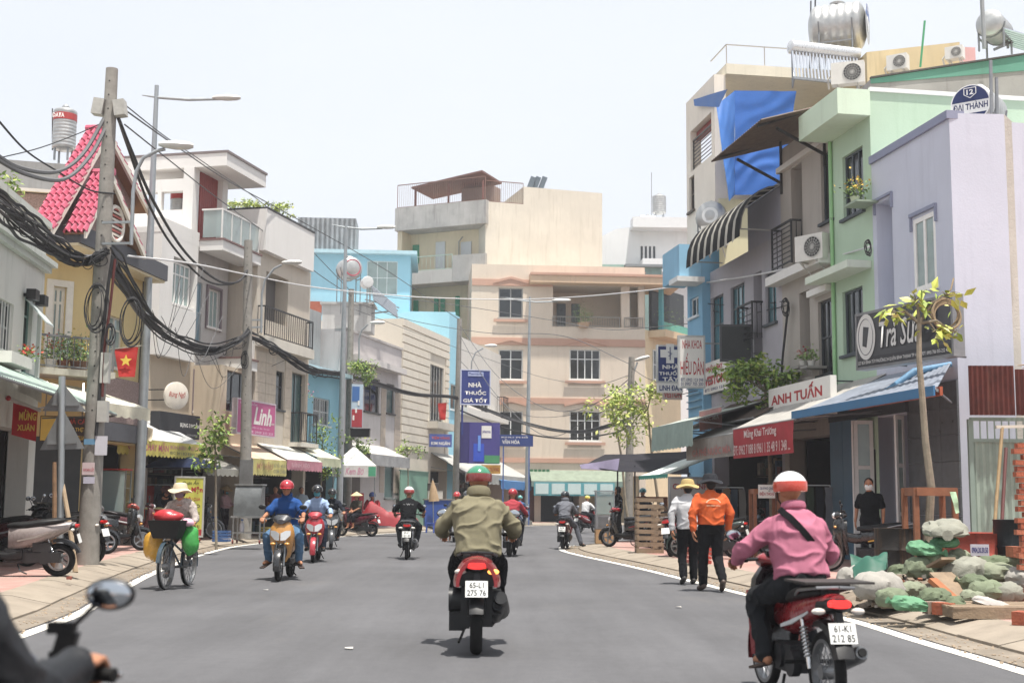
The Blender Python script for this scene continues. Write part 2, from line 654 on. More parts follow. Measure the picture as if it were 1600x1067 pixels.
def tiles_mat(c1,c2,mortar,sx):
 m=bpy. data. materials. new('paving')
 m. use_nodes=True
 n,l=m. node_tree. nodes,m. node_tree. links
 b=n['Principled BSDF']
 t=n. new('ShaderNodeTexCoord')
 k=n. new('ShaderNodeTexBrick')
 k. inputs['Color1']. default_value=lin(c1)
 k. inputs['Color2']. default_value=lin(c2)
 k. inputs['Mortar']. default_value=lin(mortar)
 k. inputs['Scale']. default_value=sx
 k. inputs['Mortar Size']. default_value=.02
 k. inputs['Brick Width']. default_value=1
 k. inputs['Row Height']. default_value=1
 k. offset=0
 l. new(t. outputs['Object'],k. inputs['Vector'])
 z=n. new('ShaderNodeTexNoise')
 z. inputs['Scale']. default_value=1.1
 z. inputs['Detail']. default_value=8
 z. inputs['Roughness']. default_value=.7
 l. new(t. outputs['Object'],z. inputs['Vector'])
 r=n. new('ShaderNodeMapRange')
 r. inputs[1]. default_value=.4
 r. inputs[2]. default_value=.75
 r. inputs[3]. default_value=.1
 r. inputs[4]. default_value=.85
 l. new(z. outputs['Fac'],r. inputs[0])
 q=n. new('ShaderNodeMix')
 q. data_type='RGBA'
 l. new(r. outputs[0],q. inputs[0])
 l. new(k. outputs['Color'],q. inputs[6])
 q. inputs[7]. default_value=lin('#a0948a')
 l. new(q. outputs[2],b. inputs['Base Color'])
 b. inputs['Roughness']. default_value=.9
 return m
ASPH=asphalt()
KERB=mat('#928778',.9,0,.22,2.0,.25,40,.0,.2)
DUST=mat('#857b6e',.95,0,.3,2.5,.3,60,.0,.1)
PAVE=tiles_mat('#a5786f','#9c7068','#8f7f76',3.3)
sheet('ground',mat('#8d8478',.95,0,.3,.6),[[(-900,-300),(900,-300),(900,1500),(-900,1500)]],-.012)
mb=MB()
rd=[(-3.3,-40)]+[tuple(p[:2])for p in offset(LEFT,.16)]+[(60,82)]+[(60,57)]+[tuple(p[:2])for p in reversed(offset(RIGHT,-.16))]
mb. add([V((p[0],p[1],0))for p in rd[1:]],[tuple(range(len(rd)-1))])
struct(mb. build('road',ASPH))
WHITE=mat('#dcd8ce',.8,0,.35,7,.1,60)
for pl,sg,nm in((LEFT,1,'left'),(RIGHT,-1,'right')):
 struct(strip('road_edge_line',WHITE,offset(pl,.08*sg),offset(pl,-.08*sg),.004,.004))
 struct(strip('gutter',DUST,offset(pl,.12*sg),offset(pl,.52*sg),.006,.012))
 kerb=bpy. data. objects. new('kerb',None)
 col. objects. link(kerb)
 kerb['kind']='structure'
 prof=[(.50,-.01),(.50,.035),(.95,.135),(1.16,.142),(1.16,-.01)]
 oo=[offset(pl,a*sg)for a,_ in prof]
 for i in range(0,len(pl)-2,2):
  p=pl[i+1]
  if p. y<7 or p. y>84 or p. x>14:
   continue
  g=random. uniform(-.004,.006)
  mb=MB()
  ringA,ringB=[],[]
  for k,(a,z)in enumerate(prof):
   A,B=oo[k][i],oo[k][i+2]
   ringA. append(A. lerp(B,.008)+V((0,0,z+g)))
   ringB. append(A. lerp(B,.992)+V((0,0,z+g)))
  mb. loft([ringA,ringB])
  mb. build('kerb_stone',KERB,kerb)
 far=offset(pl,16*sg)
 ed=offset(pl,1.15*sg)
 if nm=='left':
  poly=[tuple(p[:2])for p in ed]+[(60,84),(60,130),(-60,130),(-60,-40)]
 else:
  poly=[tuple(p[:2])for p in ed]+[(60,56),(60,-40)]
 struct(sheet('pavement',PAVE,[poly],.138))
mb=MB()
for pl,sg in((LEFT,1),(RIGHT,-1)):
 for p in pl:
  if 8<p. y<40:
   for k in range(14):
    t=abs(random. gauss(.3,.22))
    q=p+V((-(1 if sg>0 else-1)*t,random. uniform(-.3,.3),0))
    r=random. uniform(.006,.02)
    mb. ell(q+V((0,0,.012)),(r,r,r*.6),None,5,4)
o=mb. build('gravel',mat('#a08d76',.95,0,.3,20))
o['kind']='stuff'
o['label']='sandy grit swept along the white road edge lines'
for(x,y,w,lab)in((120,963,0,''),):
 pass
FR=Fac((8.2,23.4),(-.158,.9874))
FL1=Fac((-9.2,22.5),(-.0995,.995))
FLY=Fac((-10.3,31.0),(.119,.993))
FL2=Fac((-10.7,38.0),(.236,.972))
#  building helpers
def fp(F,name,parent,m,s0,s1,z0,z1,o0,o1):
 mb=MB()
 F. box(mb,min(s0,s1),max(s0,s1),min(z0,z1),max(z0,z1),o0,o1)
 return mb. build(name,m,parent)
def gridsheet(tl,tr,br,bl,nx,ny,amp=.02,freq=2.0,seed=0,th=.006,scallop=0.0,nsc=10,sag=0.0,fold=0.0):
 tl,tr,br,bl=V(tl),V(tr),V(br),V(bl)
 nrm=(tr-tl). cross(bl-tl). normalized()
 mb=MB()
 pts=[]
 for j in range(ny+1):
  for i in range(nx+1):
   u,v=i/nx,j/ny
   p=tl. lerp(tr,u). lerp(bl. lerp(br,u),v)
   w=noise. noise(p*freq+V((seed*7.3,0,0)))*amp+fold*math. sin(6.28*(v*5+u*1.6)+5*noise. noise(p*.9))*(.4+noise. noise(p*.8+V((9,0,0))))
   p=p+nrm*w
   p. z-=sag*math. sin(math. pi*u)*(.4+.6*v)
   if scallop and j==ny:
    p=p+(bl-tl). normalized()*(scallop*abs(math. sin(math. pi*nsc*u)))
   pts. append(p)
 n=len(pts)
 back=[p-nrm*th for p in pts]
 fs=[]
 W_=nx+1
 for j in range(ny):
  for i in range(nx):
   a=j*W_+i
   fs. append((a,a+1,a+W_+1,a+W_))
   fs. append((n+a,n+a+W_,n+a+W_+1,n+a+1))
 for i in range(nx):
  fs. append((i,n+i,n+i+1,i+1))
  a=ny*W_+i
  fs. append((a,a+1,n+a+1,n+a))
 for j in range(ny):
  a=j*W_
  fs. append((a,a+W_,n+a+W_,n+a))
  a=j*W_+nx
  fs. append((a,n+a,n+a+W_,a+W_))
 return mb. add(pts+back,fs)
def awning(F,label,s0,s1,zw,zo,ow,oo,m,val=.3,vm=None,name='awning',scallop=.04,nsc=14,amp=.02,arm=True,corrug=False,seed=1,skew=0.0):
 t=thing(name,label,'awning',F. P((s0+s1)/2,zw,ow))
 if corrug:
  n=max(6,int(abs(s1-s0)/.12))
  mb=MB()
  pa,pb=[],[]
  for i in range(2*n+1):
   s=s0+(s1-s0)*i/(2*n)
   dz=.02*(i%2)
   pa. append(F. P(s,zw+dz,ow));pb. append(F. P(s+skew*(1-i/(2*n)),zo+dz,oo))
  k=len(pa)
  mb. add(pa+pb,[(i,i+1,k+i+1,k+i)for i in range(k-1)])
  mb. add([p-V((0,0,.012))for p in pa+pb],[(i,k+i,k+i+1,i+1)for i in range(k-1)])
  mb. build('canopy',m,t)
 else:
  gridsheet(F. P(s0,zw,ow),F. P(s1,zw,ow),F. P(s1,zo,oo),F. P(s0,zo,oo),14,8,amp,1.5,seed,.012,0,1,.02). build('canopy',m,t)
 if val:
  gridsheet(F. P(s0,zo,oo+.012),F. P(s1,zo,oo+.012),F. P(s1,zo-val,oo+.015),F. P(s0,zo-val,oo+.015),nsc*4,4,.02,3,seed+2,.006,scallop,nsc). build('valance',vm or m,t)
 if arm:
  for s in(s0+.04,s1-.04):
   mb=MB()
   mb. bar(F. P(s+(skew if s<s1-1 else 0),zo-.03,oo-.05),F. P(s,zw-.75,ow),.03)
   mb. bar(F. P(s,zo-.03,oo-.03),F. P(s,zw-.03,ow),.03)
   mb. build('support_arm',metal('#77787a',.5,.6),t)
  mb=MB()
  mb. cyl(F. P(s0+skew,zo-.012,oo-.02),F. P(s1,zo-.012,oo-.02),.025,8)
  mb. build('front_rail',metal('#8d8f90',.5,.6),t)
 return t
def board(F,label,r,off,th,m,name='sign_board',cat='sign',edge=None,posts=False):
 s0,s1,z0,z1=r
 t=thing(name,label,cat,F. P((s0+s1)/2,z0,off))
 fp(F,'panel',t,m,s0,s1,z0,z1,off-th,off)
 if edge:
  mb=MB()
  for(a,b,c,d)in((s0,s1,z1-.03,z1+.02),(s0,s1,z0-.02,z0+.03)):
   F. box(mb,a-.02,b+.02,c,d,off-th-.01,off+.012)
  for(a,b)in((s0-.02,s0+.03),(s1-.03,s1+.02)):
   F. box(mb,a,b,z0+.031,z1-.031,off-th-.01,off+.012)
  mb. build('frame',edge,t)
 if posts:
  mb=MB()
  for s in(s0+(s1-s0)*.2,s0+(s1-s0)*.8):
   mb. bar(F. P(s,z1-.05,off-th),F. P(s,z1-.05,off-th-posts),.03)
   mb. bar(F. P(s,z0+.05,off-th),F. P(s,z0+.05,off-th-posts),.03)
  mb. build('bracket',metal('#55575a',.5,.6),t)
 return t
def write(F,t,txt,r,m,off,a0,a1,b0,b1,bold=.02,shear=0,flip=None,name='lettering'):
 """letters on a board rect r, within fractions a0..a1 across (picture left to right) and b0..b1 up"""
 s0,s1,z0,z1=r
 fl=(F. u. x<0)if flip is None else flip
 w,h=s1-s0,z1-z0
 if fl:
  o=F. P(s1-a0*w,z0+b0*h,off)
  return lettering(txt,m,t,o,-F. u,V((0,0,1)),(a1-a0)*w,(b1-b0)*h,bold,shear,name)
 o=F. P(s0+a0*w,z0+b0*h,off)
 return lettering(txt,m,t,o,F. u,V((0,0,1)),(a1-a0)*w,(b1-b0)*h,bold,shear,name)
def ac_unit(label,c,face,up=V((0,0,1)),w=.8,h=.58,d=.3,group=None):
 """outdoor air conditioner: fan side looks along face"""
 f=V(face). normalized()
 r=f. cross(V((0,0,1))). normalized()
 M=Matrix((r,f,V((0,0,1)))). transposed()
 t=thing('air_conditioner',label,'air conditioner',V(c)-V((0,0,h/2)),group)
 mb=MB()
 mb. box(c,(w,d,h),M)
 mb. build('casing',plain('#d6d4cc',.5),t)
 fc=V(c)+f*(d/2+.002)-r*(w*.14)
 mb=MB()
 mb. torus(fc,f,h*.4,.015,24,6)
 for k in range(1,4):
  mb. torus(fc+f*.008,f,h*.1*k,.005,20,4)
 for k in range(8):
  a=math. pi*k/8
  e=r*math. cos(a)+V((0,0,1))*math. sin(a)
  mb. bar(fc+e*h*.39+f*.012,fc-e*h*.39+f*.012,.008)
 mb. build('fan_grille',plain('#bdbcb6',.5),t)
 mb=MB()
 mb. lathe([(h*.385,0),(h*.385,.004)],fc,f,24)
 mb. build('fan',plain('#2b2c2d',.6),t)
 mb=MB()
 for sx in(-.3,.3):
  p=V(c)+r*(sx*w)-V((0,0,h/2+.02))
  mb. bar(p+f*.2,p-f*.32,.03)
  mb. bar(p+f*.18,p-f*.3-V((0,0,.3)),.025)
 mb. build('bracket',plain('#b9b7b0',.6),t)
 mb=MB()
 mb. tube([V(c)+r*w*.5,V(c)+r*(w*.5+.1)-V((0,0,.1)),V(c)+r*(w*.5+.1)-f*.25-V((0,0,.3))],.03,7)
 mb. build('pipe',plain('#cfcdc4',.7),t)
 return t
def tank(label,c,ax,r,L,band=None,stand=.35,name='water_tank',cm=None):
 """ribbed stainless tank lying along ax, or standing if ax is vertical"""
 ax=V(ax). normalized()
 c=V(c)
 t=thing(name,label,'water tank',c-V((0,0,r+stand))if abs(ax. z)<.5 else c-V((0,0,L/2+stand)))
 prof=[(.02,-L/2-r*.28),(r*.5,-L/2-r*.23),(r*.85,-L/2-r*.1),(r*.97,-L/2)]
 n=int(L/(r*.28))
 for i in range(n):
  z=-L/2+L*(i+.5)/n
  prof+=[(r*.975,z-L/n*.35),(r,z-L/n*.15),(r,z+L/n*.15),(r*.975,z+L/n*.35)]
 prof+=[(r*.97,L/2),(r*.85,L/2+r*.1),(r*.5,L/2+r*.23),(.02,L/2+r*.28)]
 mb=MB()
 mb. lathe(prof,c,ax,28)
 mb. build('tank_body',cm or mat('#b9bab8',.42,.75,.2,5),t)
 mb=MB()
 if abs(ax. z)<.5:
  sd_=ax. cross(V((0,0,1))). normalized()
  for k in(-.36,.36):
   p=c+ax*(L*k)
   pts=[p+sd_*(r*math. cos(a))*1.02+V((0,0,r*math. sin(a)*1.02))for a in[math. pi*(1+j/8)for j in range(9)]]
   mb. tube(pts,.02,6)
   for q in(-1,1):
    mb. bar(p+sd_*(r*.9*q)-V((0,0,r*.35)),p+sd_*(r*.9*q)-V((0,0,r+stand)),.04)
  for q in(-1,1):
   mb. bar(c+sd_*(r*.9*q)-V((0,0,r*.9))-ax*L*.4,c+sd_*(r*.9*q)-V((0,0,r*.9))+ax*L*.4,.035)
 else:
  for a in range(4):
   q=V((math. cos(a*math. pi/2+.8),math. sin(a*math. pi/2+.8),0))*r*.8
   mb. bar(c+q-V((0,0,L/2)),c+q-V((0,0,L/2+stand)),.05)
  mb. torus(c-V((0,0,L/2+.03)),(0,0,1),r*.8,.025,20,6)
 mb. build('stand',metal('#8f9294',.45,.7),t)
 mb=MB()
 top=c+(V((0,0,r))if abs(ax. z)<.5 else V((0,0,L/2+r*.25)))
 mb. lathe([(r*.3,-.03),(r*.32,.05),(r*.2,.1),(.02,.11)],top,(0,0,1),16)
 mb. build('lid',cm or mat('#b9bab8',.42,.75,.2,5),t)
 if band and abs(ax. z)>.5:
  mb=MB()
  mb. lathe([(r*1.004,L*.22),(r*1.012,L*.222),(r*1.012,L*.4),(r*1.004,L*.402)],c,ax,28,False)
  mb. build('band',plain(band,.4),t)
 return t
def disc_label(t,c,ax,r,m,name='end_label'):
 mb=MB()
 mb. lathe([(r,0),(r,.004)],c,ax,32)
 return mb. build(name,m,t)
def solar_heater(label,c,along,down,L,W_,n=16,pitch=.6):
 """evacuated tubes fall from a header tank at c; along = tank axis, down = horizontal direction of fall"""
 along,down=V(along). normalized(),V(down). normalized()
 c=V(c)
 end=c+down*(W_*math. cos(pitch))-V((0,0,W_*math. sin(pitch)))
 t=thing('solar_water_heater',label,'solar heater',V((c. x,c. y,end. z-.1)))
 mb=MB()
 r=.2
 mb. lathe([(.02,-L/2-.05),(r*.8,-L/2-.03),(r,-L/2),(r,L/2),(r*.8,L/2+.03),(.02,L/2+.05)],c,along,22)
 mb. build('header_tank',mat('#d5d6d6',.3,.6,.1,8),t)
 for i in range(n):
  o=along*(-L/2+L*(i+.5)/n)
  mb=MB()
  mb. cyl(c+o+down*.1-V((0,0,.12)),end+o,.028,8)
  mb. build('glass_tube',mat('#b7bdc6',.15,.55,.1,8),t)
 mb=MB()
 mb. bar(end-along*L/2,end+along*L/2,.07)
 for q in(-.48,.48):
  mb. bar(c+along*(L*q)-V((0,0,.15)),end+along*(L*q),.04)
  mb. bar(c+along*(L*q)-V((0,0,.15)),V(((c+along*(L*q)). x,(c+along*(L*q)). y,end. z)),.04)
  e2=c+along*(L*q)
  mb. bar(V((e2 . x,e2 . y,end. z)),end+along*(L*q),.035)
 mb. build('frame',metal('#9fa2a4',.45,.7),t)
 return t
Z0=.138
sF=lambda F,x,y,off=0:F. sz(x,y,off)[0]
zF=lambda F,x,y,off=0:F. sz(x,y,off)[1]
#  right side: lavender house
LAV=wallm('#c4c8d6',.25,.07,'#8f8f9c')
s_l=sF(FR,1365,400)
zt=zF(FR,1430,217)
H=thing('house','two storey lavender house with white casement window and tall blind niche','house',FR. P(1.5,0))
niche=FR. rect(1371,1396,312,500)+(.35,)
win=FR. rect(1428,1463,336,452)
shop=(sF(FR,1422,740),sF(FR,1368,740),Z0,zF(FR,1400,648),.3)
mb=MB()
wall_with_holes(mb,FR,0,s_l,0,zt,[niche,win,shop])
FR. box(mb,niche[0]+.001,niche[1]-.001,niche[2],niche[3],-.45,-.35)
shell(mb,FR,0,s_l,0,zt,9,zt-.35)
mb. build('wall',LAV,H)
window(FR,H,win,2,1,'#eceae4',GLASS_PALE,deep=.05,fw=.09,bars=0)
fp(FR,'coping',H,wallm('#8d93ab',.2),-.02,s_l-.003,zt,zt+.16,-.3,.06)
for(a,b,c,d,nm)in((win[0]-.08,win[1]+.08,win[3]+.06,win[3]+.13,'hood_mould'),(niche[0]-.05,niche[1]+.05,niche[3]+.05,niche[3]+.1,'hood_mould')):
 mb=MB()
 FR. box(mb,a,b,c,d,.002,.06)
 FR. box(mb,a,a+.05,c-.28,c-.001,.002,.045)
 FR. box(mb,b-.05,b,c-.28,c-.001,.002,.045)
 mb. build(nm,wallm('#8f95ab',.1),H)
FRc=Fac(FR. P(0,0)[:2],(1,.04))
s_c=sF(FRc,1577,380)
ztc=zF(FRc,1530,178)
mb=MB()
FRc. box(mb,.002,s_c,0,ztc,-.25,.0)
mb. build('corner_wall',LAV,H)
FRw=Fac(FRc. P(s_c,0)[:2],(.78,.62))
zb=zF(FRw,1599,215)
mb=MB()
p0,p1=FRw. P(.002,0),FRw. P(3.2,0)
n_=FRw. n*-.25
jag=[ztc,ztc-.22,ztc-.2,ztc-.62,ztc-.9,ztc-1.3]
top=[FRw. P(.002+3.2*i/5,z)for i,z in enumerate(jag)]
mb. prism([p0]+[p1]+top[::-1],n_)
mb. build('side_wall',wallm('#b9b5ab',.75,.25,'#6e665c',.5),H)
TILE=mat('#63686c',.35,0,.25,6,.05,30,.25,.5,dirt='#8a8d8f')
a0,a1=0.0,shop[0]-.02
nt=3
zc=[Z0+.002+(zF(FR,1460,600)-Z0)*k/7 for k in range(8)]
for i in range(nt):
 for k in range(7):
  mb=MB()
  FR. box(mb,a0+(a1-a0)*i/nt+.006,a0+(a1-a0)*(i+1)/nt-.004,zc[k]+.004,zc[k+1]-.004,.002,.035)
  mb. build('tile',TILE,H)
DW=plain('#d9dad8',.4)
def door_leaf(F,parent,p,q,z0,z1,rows=3,m=DW,glass=GLASS_PALE):
 """a hinged leaf standing between plan points p and q"""
 K=Fac(p[:2],(q-p)[:2])
 L=(q-p). length
 mb=MB()
 K. box(mb,0,.08,z0,z1,-.02,.02)
 K. box(mb,L-.08,L,z0,z1,-.02,.02)
 for k in range(rows+1):
  z=z0+(z1-z0-.08)*k/rows
  K. box(mb,.081,L-.081,z,z+.08,-.018,.018)
 o=mb. build('door_leaf',m,parent)
 for k in range(rows):
  z=z0+(z1-z0-.08)*k/rows
  g=MB()
  K. box(g,.081,L-.081,z+.082,z+(z1-z0-.08)/rows,-.005,.005)
  g. build('pane',glass,o)
 return o
zh=shop[3]
pa=FR. P(shop[1],0,.03)
door_leaf(FR,H,pa,pa+FR. n*.38+FR. u*.12,Z0+.02,zh-.05)
door_leaf(FR,H,pa+FR. n*.4+FR. u*.15,pa+FR. n*.1+FR. u*.42,Z0+.02,zh-.05)
pb=FR. P(shop[0],0,.04)
door_leaf(FR,H,pb+FR. u*.1+FR. n*.02,pb+FR. n*.3-FR. u*.1,Z0+.02,zh-.05)
BL=mat('#5c7f98',.5,0,.12,3,.0)
mb=MB()
for k,(x0,x1)in enumerate(((1304,1324),(1324,1346))):
 q0,q1=sF(FR,x0,740),sF(FR,x1,740)
 fp(FR,'door_panel',H,BL,min(q0,q1)+.01,max(q0,q1)-.01,Z0,zF(FR,1325,640),.06,.1)
fp(FR,'lintel',H,mat('#4a4e53',.6),shop[0]-.1,sF(FR,1304,740),zh+.02,zh+.55,.037,.12)
t=thing('chest_freezer','white freezer chest standing inside the open shop door','freezer',FR. P(shop[0]+.5,Z0,-1.2))
fp(FR,'casing',t,plain('#cfd2d2',.4),shop[0]+.1,shop[0]+1.1,Z0,Z0+.95,-1.6,-1.0)
fp(FR,'lid',t,plain('#e0e2e2',.4),shop[0]+.08,shop[0]+1.12,Z0+.953,Z0+1.02,-1.62,-.98)
t=thing('orange_cooler','orange drum with blue base hanging inside the open shop door','drum',FR. P(shop[1]-.6,Z0+1.1,-1.3))
mb=MB();mb. lathe([(.05,0),(.17,.03),(.19,.2),(.14,.34),(.08,.4)],FR. P(shop[1]-.55,Z0+1.45,-1.2),(0,0,1),16)
mb. build('body',plain('#c8482a',.4),t)
mb=MB();mb. lathe([(.1,0),(.13,.05),(.13,.3),(.1,.34)],FR. P(shop[1]-.55,Z0+1.1,-1.2),(0,0,1),16)
mb. build('base',plain('#b2442c',.4),t)
c=AT(1517,163,25.2)
axv=(V((CAM. x-c. x,CAM. y-c. y,0)). normalized()*.92+V((-.35,0,0))). normalized()
t=tank('steel water tank with round navy maker label on lavender roof',c-axv*.55,axv,.44,.9,None,.25)
e=c-axv*.55+axv*(.45+.44*.28+.004)
disc_label(t,e,axv,.40,mat('#e6e6e2',.4,0,.05))
rx=V((0,0,1)). cross(axv). normalized()
NAVY=plain('#1d2c5e',.4,.04)
def arcseg(t,c,ax,rx,r0,a0,a1,zc0,m,name='label_field'):
 up=V((0,0,1))
 pts=[c+rx*(r0*math. cos(a))+up*(r0*math. sin(a))for a in[a0+(a1-a0)*i/20 for i in range(21)]]
 mb=MB();mb. prism(pts,ax*.004)
 return mb. build(name,m,t)
arcseg(t,e+axv*.005,axv,rx,.375,R_(8),R_(172),0,NAVY)
arcseg(t,e+axv*.005,axv,rx,.375,R_(212),R_(328),0,NAVY)
lettering('ĐẠI THÀNH',NAVY,t,e+axv*.012-rx*.35-V((0,0,.16)),rx,V((0,0,1)),.7,.2,.02)
lettering('12',mat('#e6e6e2',.4,0,.05),t,e+axv*.012-rx*.07+V((0,0,.19)),rx,V((0,0,1)),.14,.11,.03)
mb=MB()
sh=[(-.12,.33),(.12,.33),(.12,.2),(.0,.12),(-.12,.2)]
for(x0,y0),(x1,y1)in zip(sh,sh[1:]+sh[:1]):
 mb. bar(e+axv*.013+rx*x0+V((0,0,y0)),e+axv*.013+rx*x1+V((0,0,y1)),.012)
mb. build('shield',mat('#e6e6e2',.4,0,.05),t)
for dx,tp in((24,95),(33,122)):
 q=AT(1524+dx,190,24.6)
 t=thing('roof_pipe','grey steel pipe standing on lavender roof beside the labelled tank, '+('taller' if dx==24 else 'shorter')+' one','pipe',q)
 mb=MB();mb. cyl(V((q. x,q. y,8.1)),AT(1524+dx,tp,24.6),.035,8);mb. build('tube',metal('#8d9093',.5,.6),t)
#  light green house
GRN=wallm('#b2cbb0',.18,.07,'#7f9c7a')
g0,g1=s_l+.004,sF(FR,1302,400)
zg=zF(FR,1362,140)
H=thing('house','narrow light green house with grey framed windows and long bare side wall','house',FR. P((g0+g1)/2,0))
w1=FR. rect(1317,1349,236,336)
w2=FR. rect(1317,1349,451,552)
sh2=(g0+.15,g1-.1,Z0,2.5,.25)
mb=MB()
wall_with_holes(mb,FR,g0,g1,0,zg,[w1,w2,sh2])
shell(mb,FR,g0,g1,0,zg,12,zg-.02)
mb. build('wall',GRN,H)
window(FR,H,w1,3,1,'#4a5258',GLASS,fw=.05)
window(FR,H,w2,3,1,'#4a5258',GLASS,fw=.05)
fp(FR,'cornice',H,wallm('#c9dcc2',.15),g0-.05,g1+.05,zg-.55,zg+.02,.004,.75)
zc_=zF(FR,1325,428)
fp(FR,'canopy_slab',H,wallm('#cfd9c8',.2),g0+.1,g1+.35,zc_-.08,zc_+.08,.004,.55)
mb=MB();mb. bar(FR. P(g0,zg+.04,.0),FR. P(g0,zg+.04,-11.9),.09);mb. build('coping',plain('#e4e6e0',.5),H)
mb=MB();mb. cyl(FR. P(g1-.06,0.2,.05),FR. P(g1-.06,zg-.56,.05),.045,8);mb. build('rain_pipe',plain('#8fc186',.5),H)
door=fp(FR,'shutter',H,plain('#3a3c3f',.6),sh2[0],sh2[1],Z0,2.5,-.3,-.22)
#  grey house
GRY=wallm('#aca59c',.25,.1,'#6a655f')
y0s,y1s=g1+.004,sF(FR,1221,400)
zgy=zF(FR,1260,205)
H=thing('house','grey brown three storey house with white ledges and dark balcony door','house',FR. P((y0s+y1s)/2,0))
d3=FR. rect(1237,1254,258,412)+(.5,)
w3=FR. rect(1283,1300,236,346)
d2=FR. rect(1250,1266,455,590)+(.5,)
w2b=FR. rect(1279,1300,468,585)
sg=(y0s+.3,y1s-.3,Z0,2.9,.4)
mb=MB()
wall_with_holes(mb,FR,y0s,y1s,0,zgy,[d3,w3,d2,w2b,sg])
shell(mb,FR,y0s,y1s,0,zgy,8,zgy-.02)
mb. build('wall',GRY,H)
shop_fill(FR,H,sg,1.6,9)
window(FR,H,w3,2,1,'#3f4448',GLASS)
window(FR,H,w2b,2,2,'#3f4448',GLASS)
for d in(d3,d2):
 window(FR,H,d[:4],2,1,'#6b6660',GLASS,deep=.45,sill=False,name='balcony_door')
zl=zF(FR,1255,424)
fp(FR,'ledge',H,plain('#dcdad4',.6),y0s+.02,y1s+.25,zl-.12,zl+.1,.004,.35)
zl=zF(FR,1265,238)
fp(FR,'band',H,plain('#cfc9c0',.6),y0s+.02,y1s-.02,zl-.06,zl+.08,.004,.12)
zl=zF(FR,1278,487)
fp(FR,'ledge',H,plain('#dcdad4',.6),y0s+.02,y0s+1.15,zl+.35,zl+.5,.004,.2)
zr=zF(FR,1240,418)
railing(FR,H,sF(FR,1255,380),sF(FR,1224,380),zr,zr+1.05,.3,7,None,True,ends=.26)
fp(FR,'plinth_tiles',H,mat('#7b766f',.5,0,.4,14),y0s+.02,y0s+.28,Z0,2.9,.004,.03)
t=thing('roof_canopy','brown corrugated lean-to canopy jutting from top of grey house','canopy',FR. P(y1s-1,zgy,0))
mb=MB()
n=26
pa,pb=[],[]
zi,zo=zF(FR,1300,150),zF(FR,1150,226,1.6)
for i in range(2*n+1):
 s=y0s-.1+(y1s-y0s+.5)*i/(2*n)
 pa. append(FR. P(s,zi+.05*(i%2),-.6));pb. append(FR. P(s,zo+.035*(i%2),1.7))
k=len(pa)
mb. add(pa+pb,[(i,i+1,k+i+1,k+i)for i in range(k-1)])
mb. add([p-V((0,0,.015))for p in pa+pb],[(i,k+i,k+i+1,i+1)for i in range(k-1)])
mb. build('sheet',mat('#6b5a4c',.6,.1,.35,5,0,0,.4),t)
for s in(y0s+.3,y1s-.15):
 mb=MB()
 mb. bar(FR. P(s,zi-.1,0.0),FR. P(s,zo-.03,1.65),.06)
 mb. bar(FR. P(s,zo-.62,0.03),FR. P(s,zo-.05,1.2),.06)
 mb. bar(FR. P(s,zo-.9,0.03),FR. P(s,zi-.1,.03),.06)
 mb. build('bracket',plain('#2b2724',.6),t)
#  house with the striped awning
PUR=wallm('#aaa7ad',.22,.1,'#6c6a70')
p0s,p1s=y1s+.004,sF(FR,1110,470)
zp=zF(FR,1165,395)
H=thing('house','grey house with teal glass windows and striped awning on top','house',FR. P((p0s+p1s)/2,0))
wa=FR. rect(1112,1131,462,610)
wb=FR. rect(1142,1164,445,560)
wc=FR. rect(1196,1213,425,505)
bd=FR. rect(1178,1191,425,560)+(.8,)
sg=(p0s+.2,p1s-.2,Z0,2.9,.5)
mb=MB()
wall_with_holes(mb,FR,p0s,p1s,0,zp,[wa,wb,wc,bd,sg])
shell(mb,FR,p0s,p1s,0,zp,7,zp-.3)
mb. build('wall',PUR,H)
shop_fill(FR,H,sg,1.6,10)
window(FR,H,wa,2,2,'#4d5357',GLASS_TEAL,split=.7)
window(FR,H,wb,3,2,'#4d5357',GLASS_TEAL,split=.7)
window(FR,H,wc,2,1,'#4d5357',GLASS_TEAL)
fp(FR,'room_shade_panel',H,DARK,bd[0],bd[1],bd[2],bd[3],-.9,-.8)  # flat black panel stands in for shade inside the balcony opening
zr=zF(FR,1184,535)
railing(FR,H,bd[0]-.2,bd[1]+.3,zr,zr+1.0,.35,5,None,True,ends=.3)
pw=wallm('#a5a4b0',.2)
zq=zF(FR,1200,302)
fp(FR,'roof_parapet',H,pw,p0s+.002,p0s+2.6,zp+.002,zq,-.25,-.05)
fp(FR,'coping',H,plain('#6f7077',.6),p0s-.02,p0s+2.65,zq,zq+.1,-.3,0)
t=thing('striped_awning','black and white striped curved awning at top of grey house','awning',FR. P((p0s+p1s)/2,zp,0))
ns=15
sa,sb=p0s+.1,p0s+(p1s-p0s)*.8
for i in range(ns):
 mb=MB()
 x0,x1=sa+(sb-sa)*(i+(.18 if i%2 else 0))/ns,sa+(sb-sa)*(i+1-(.18 if i%2 else 0)+(.18 if i%2==0 else 0))/ns
 x0-=0 if i%2 else(sb-sa)*.18/ns
 ra,rb=[],[]
 for k in range(7):
  a=math. pi/2*k/6
  z=zp+.1+1.15*math. cos(a)
  o=.02+1.05*math. sin(a)
  ra. append(FR. P(x0,z,o));rb. append(FR. P(x1,z,o))
 ra. append(FR. P(x0,zp-.12,1.08));rb. append(FR. P(x1,zp-.12-.06*(i%2),1.08))
 k=len(ra)
 mb. add(ra+rb,[(j,j+1,k+j+1,k+j)for j in range(k-1)])
 mb. build('stripe',cloth('#aaa69b' if i%2 else '#201f1f'),t)
mb=MB()
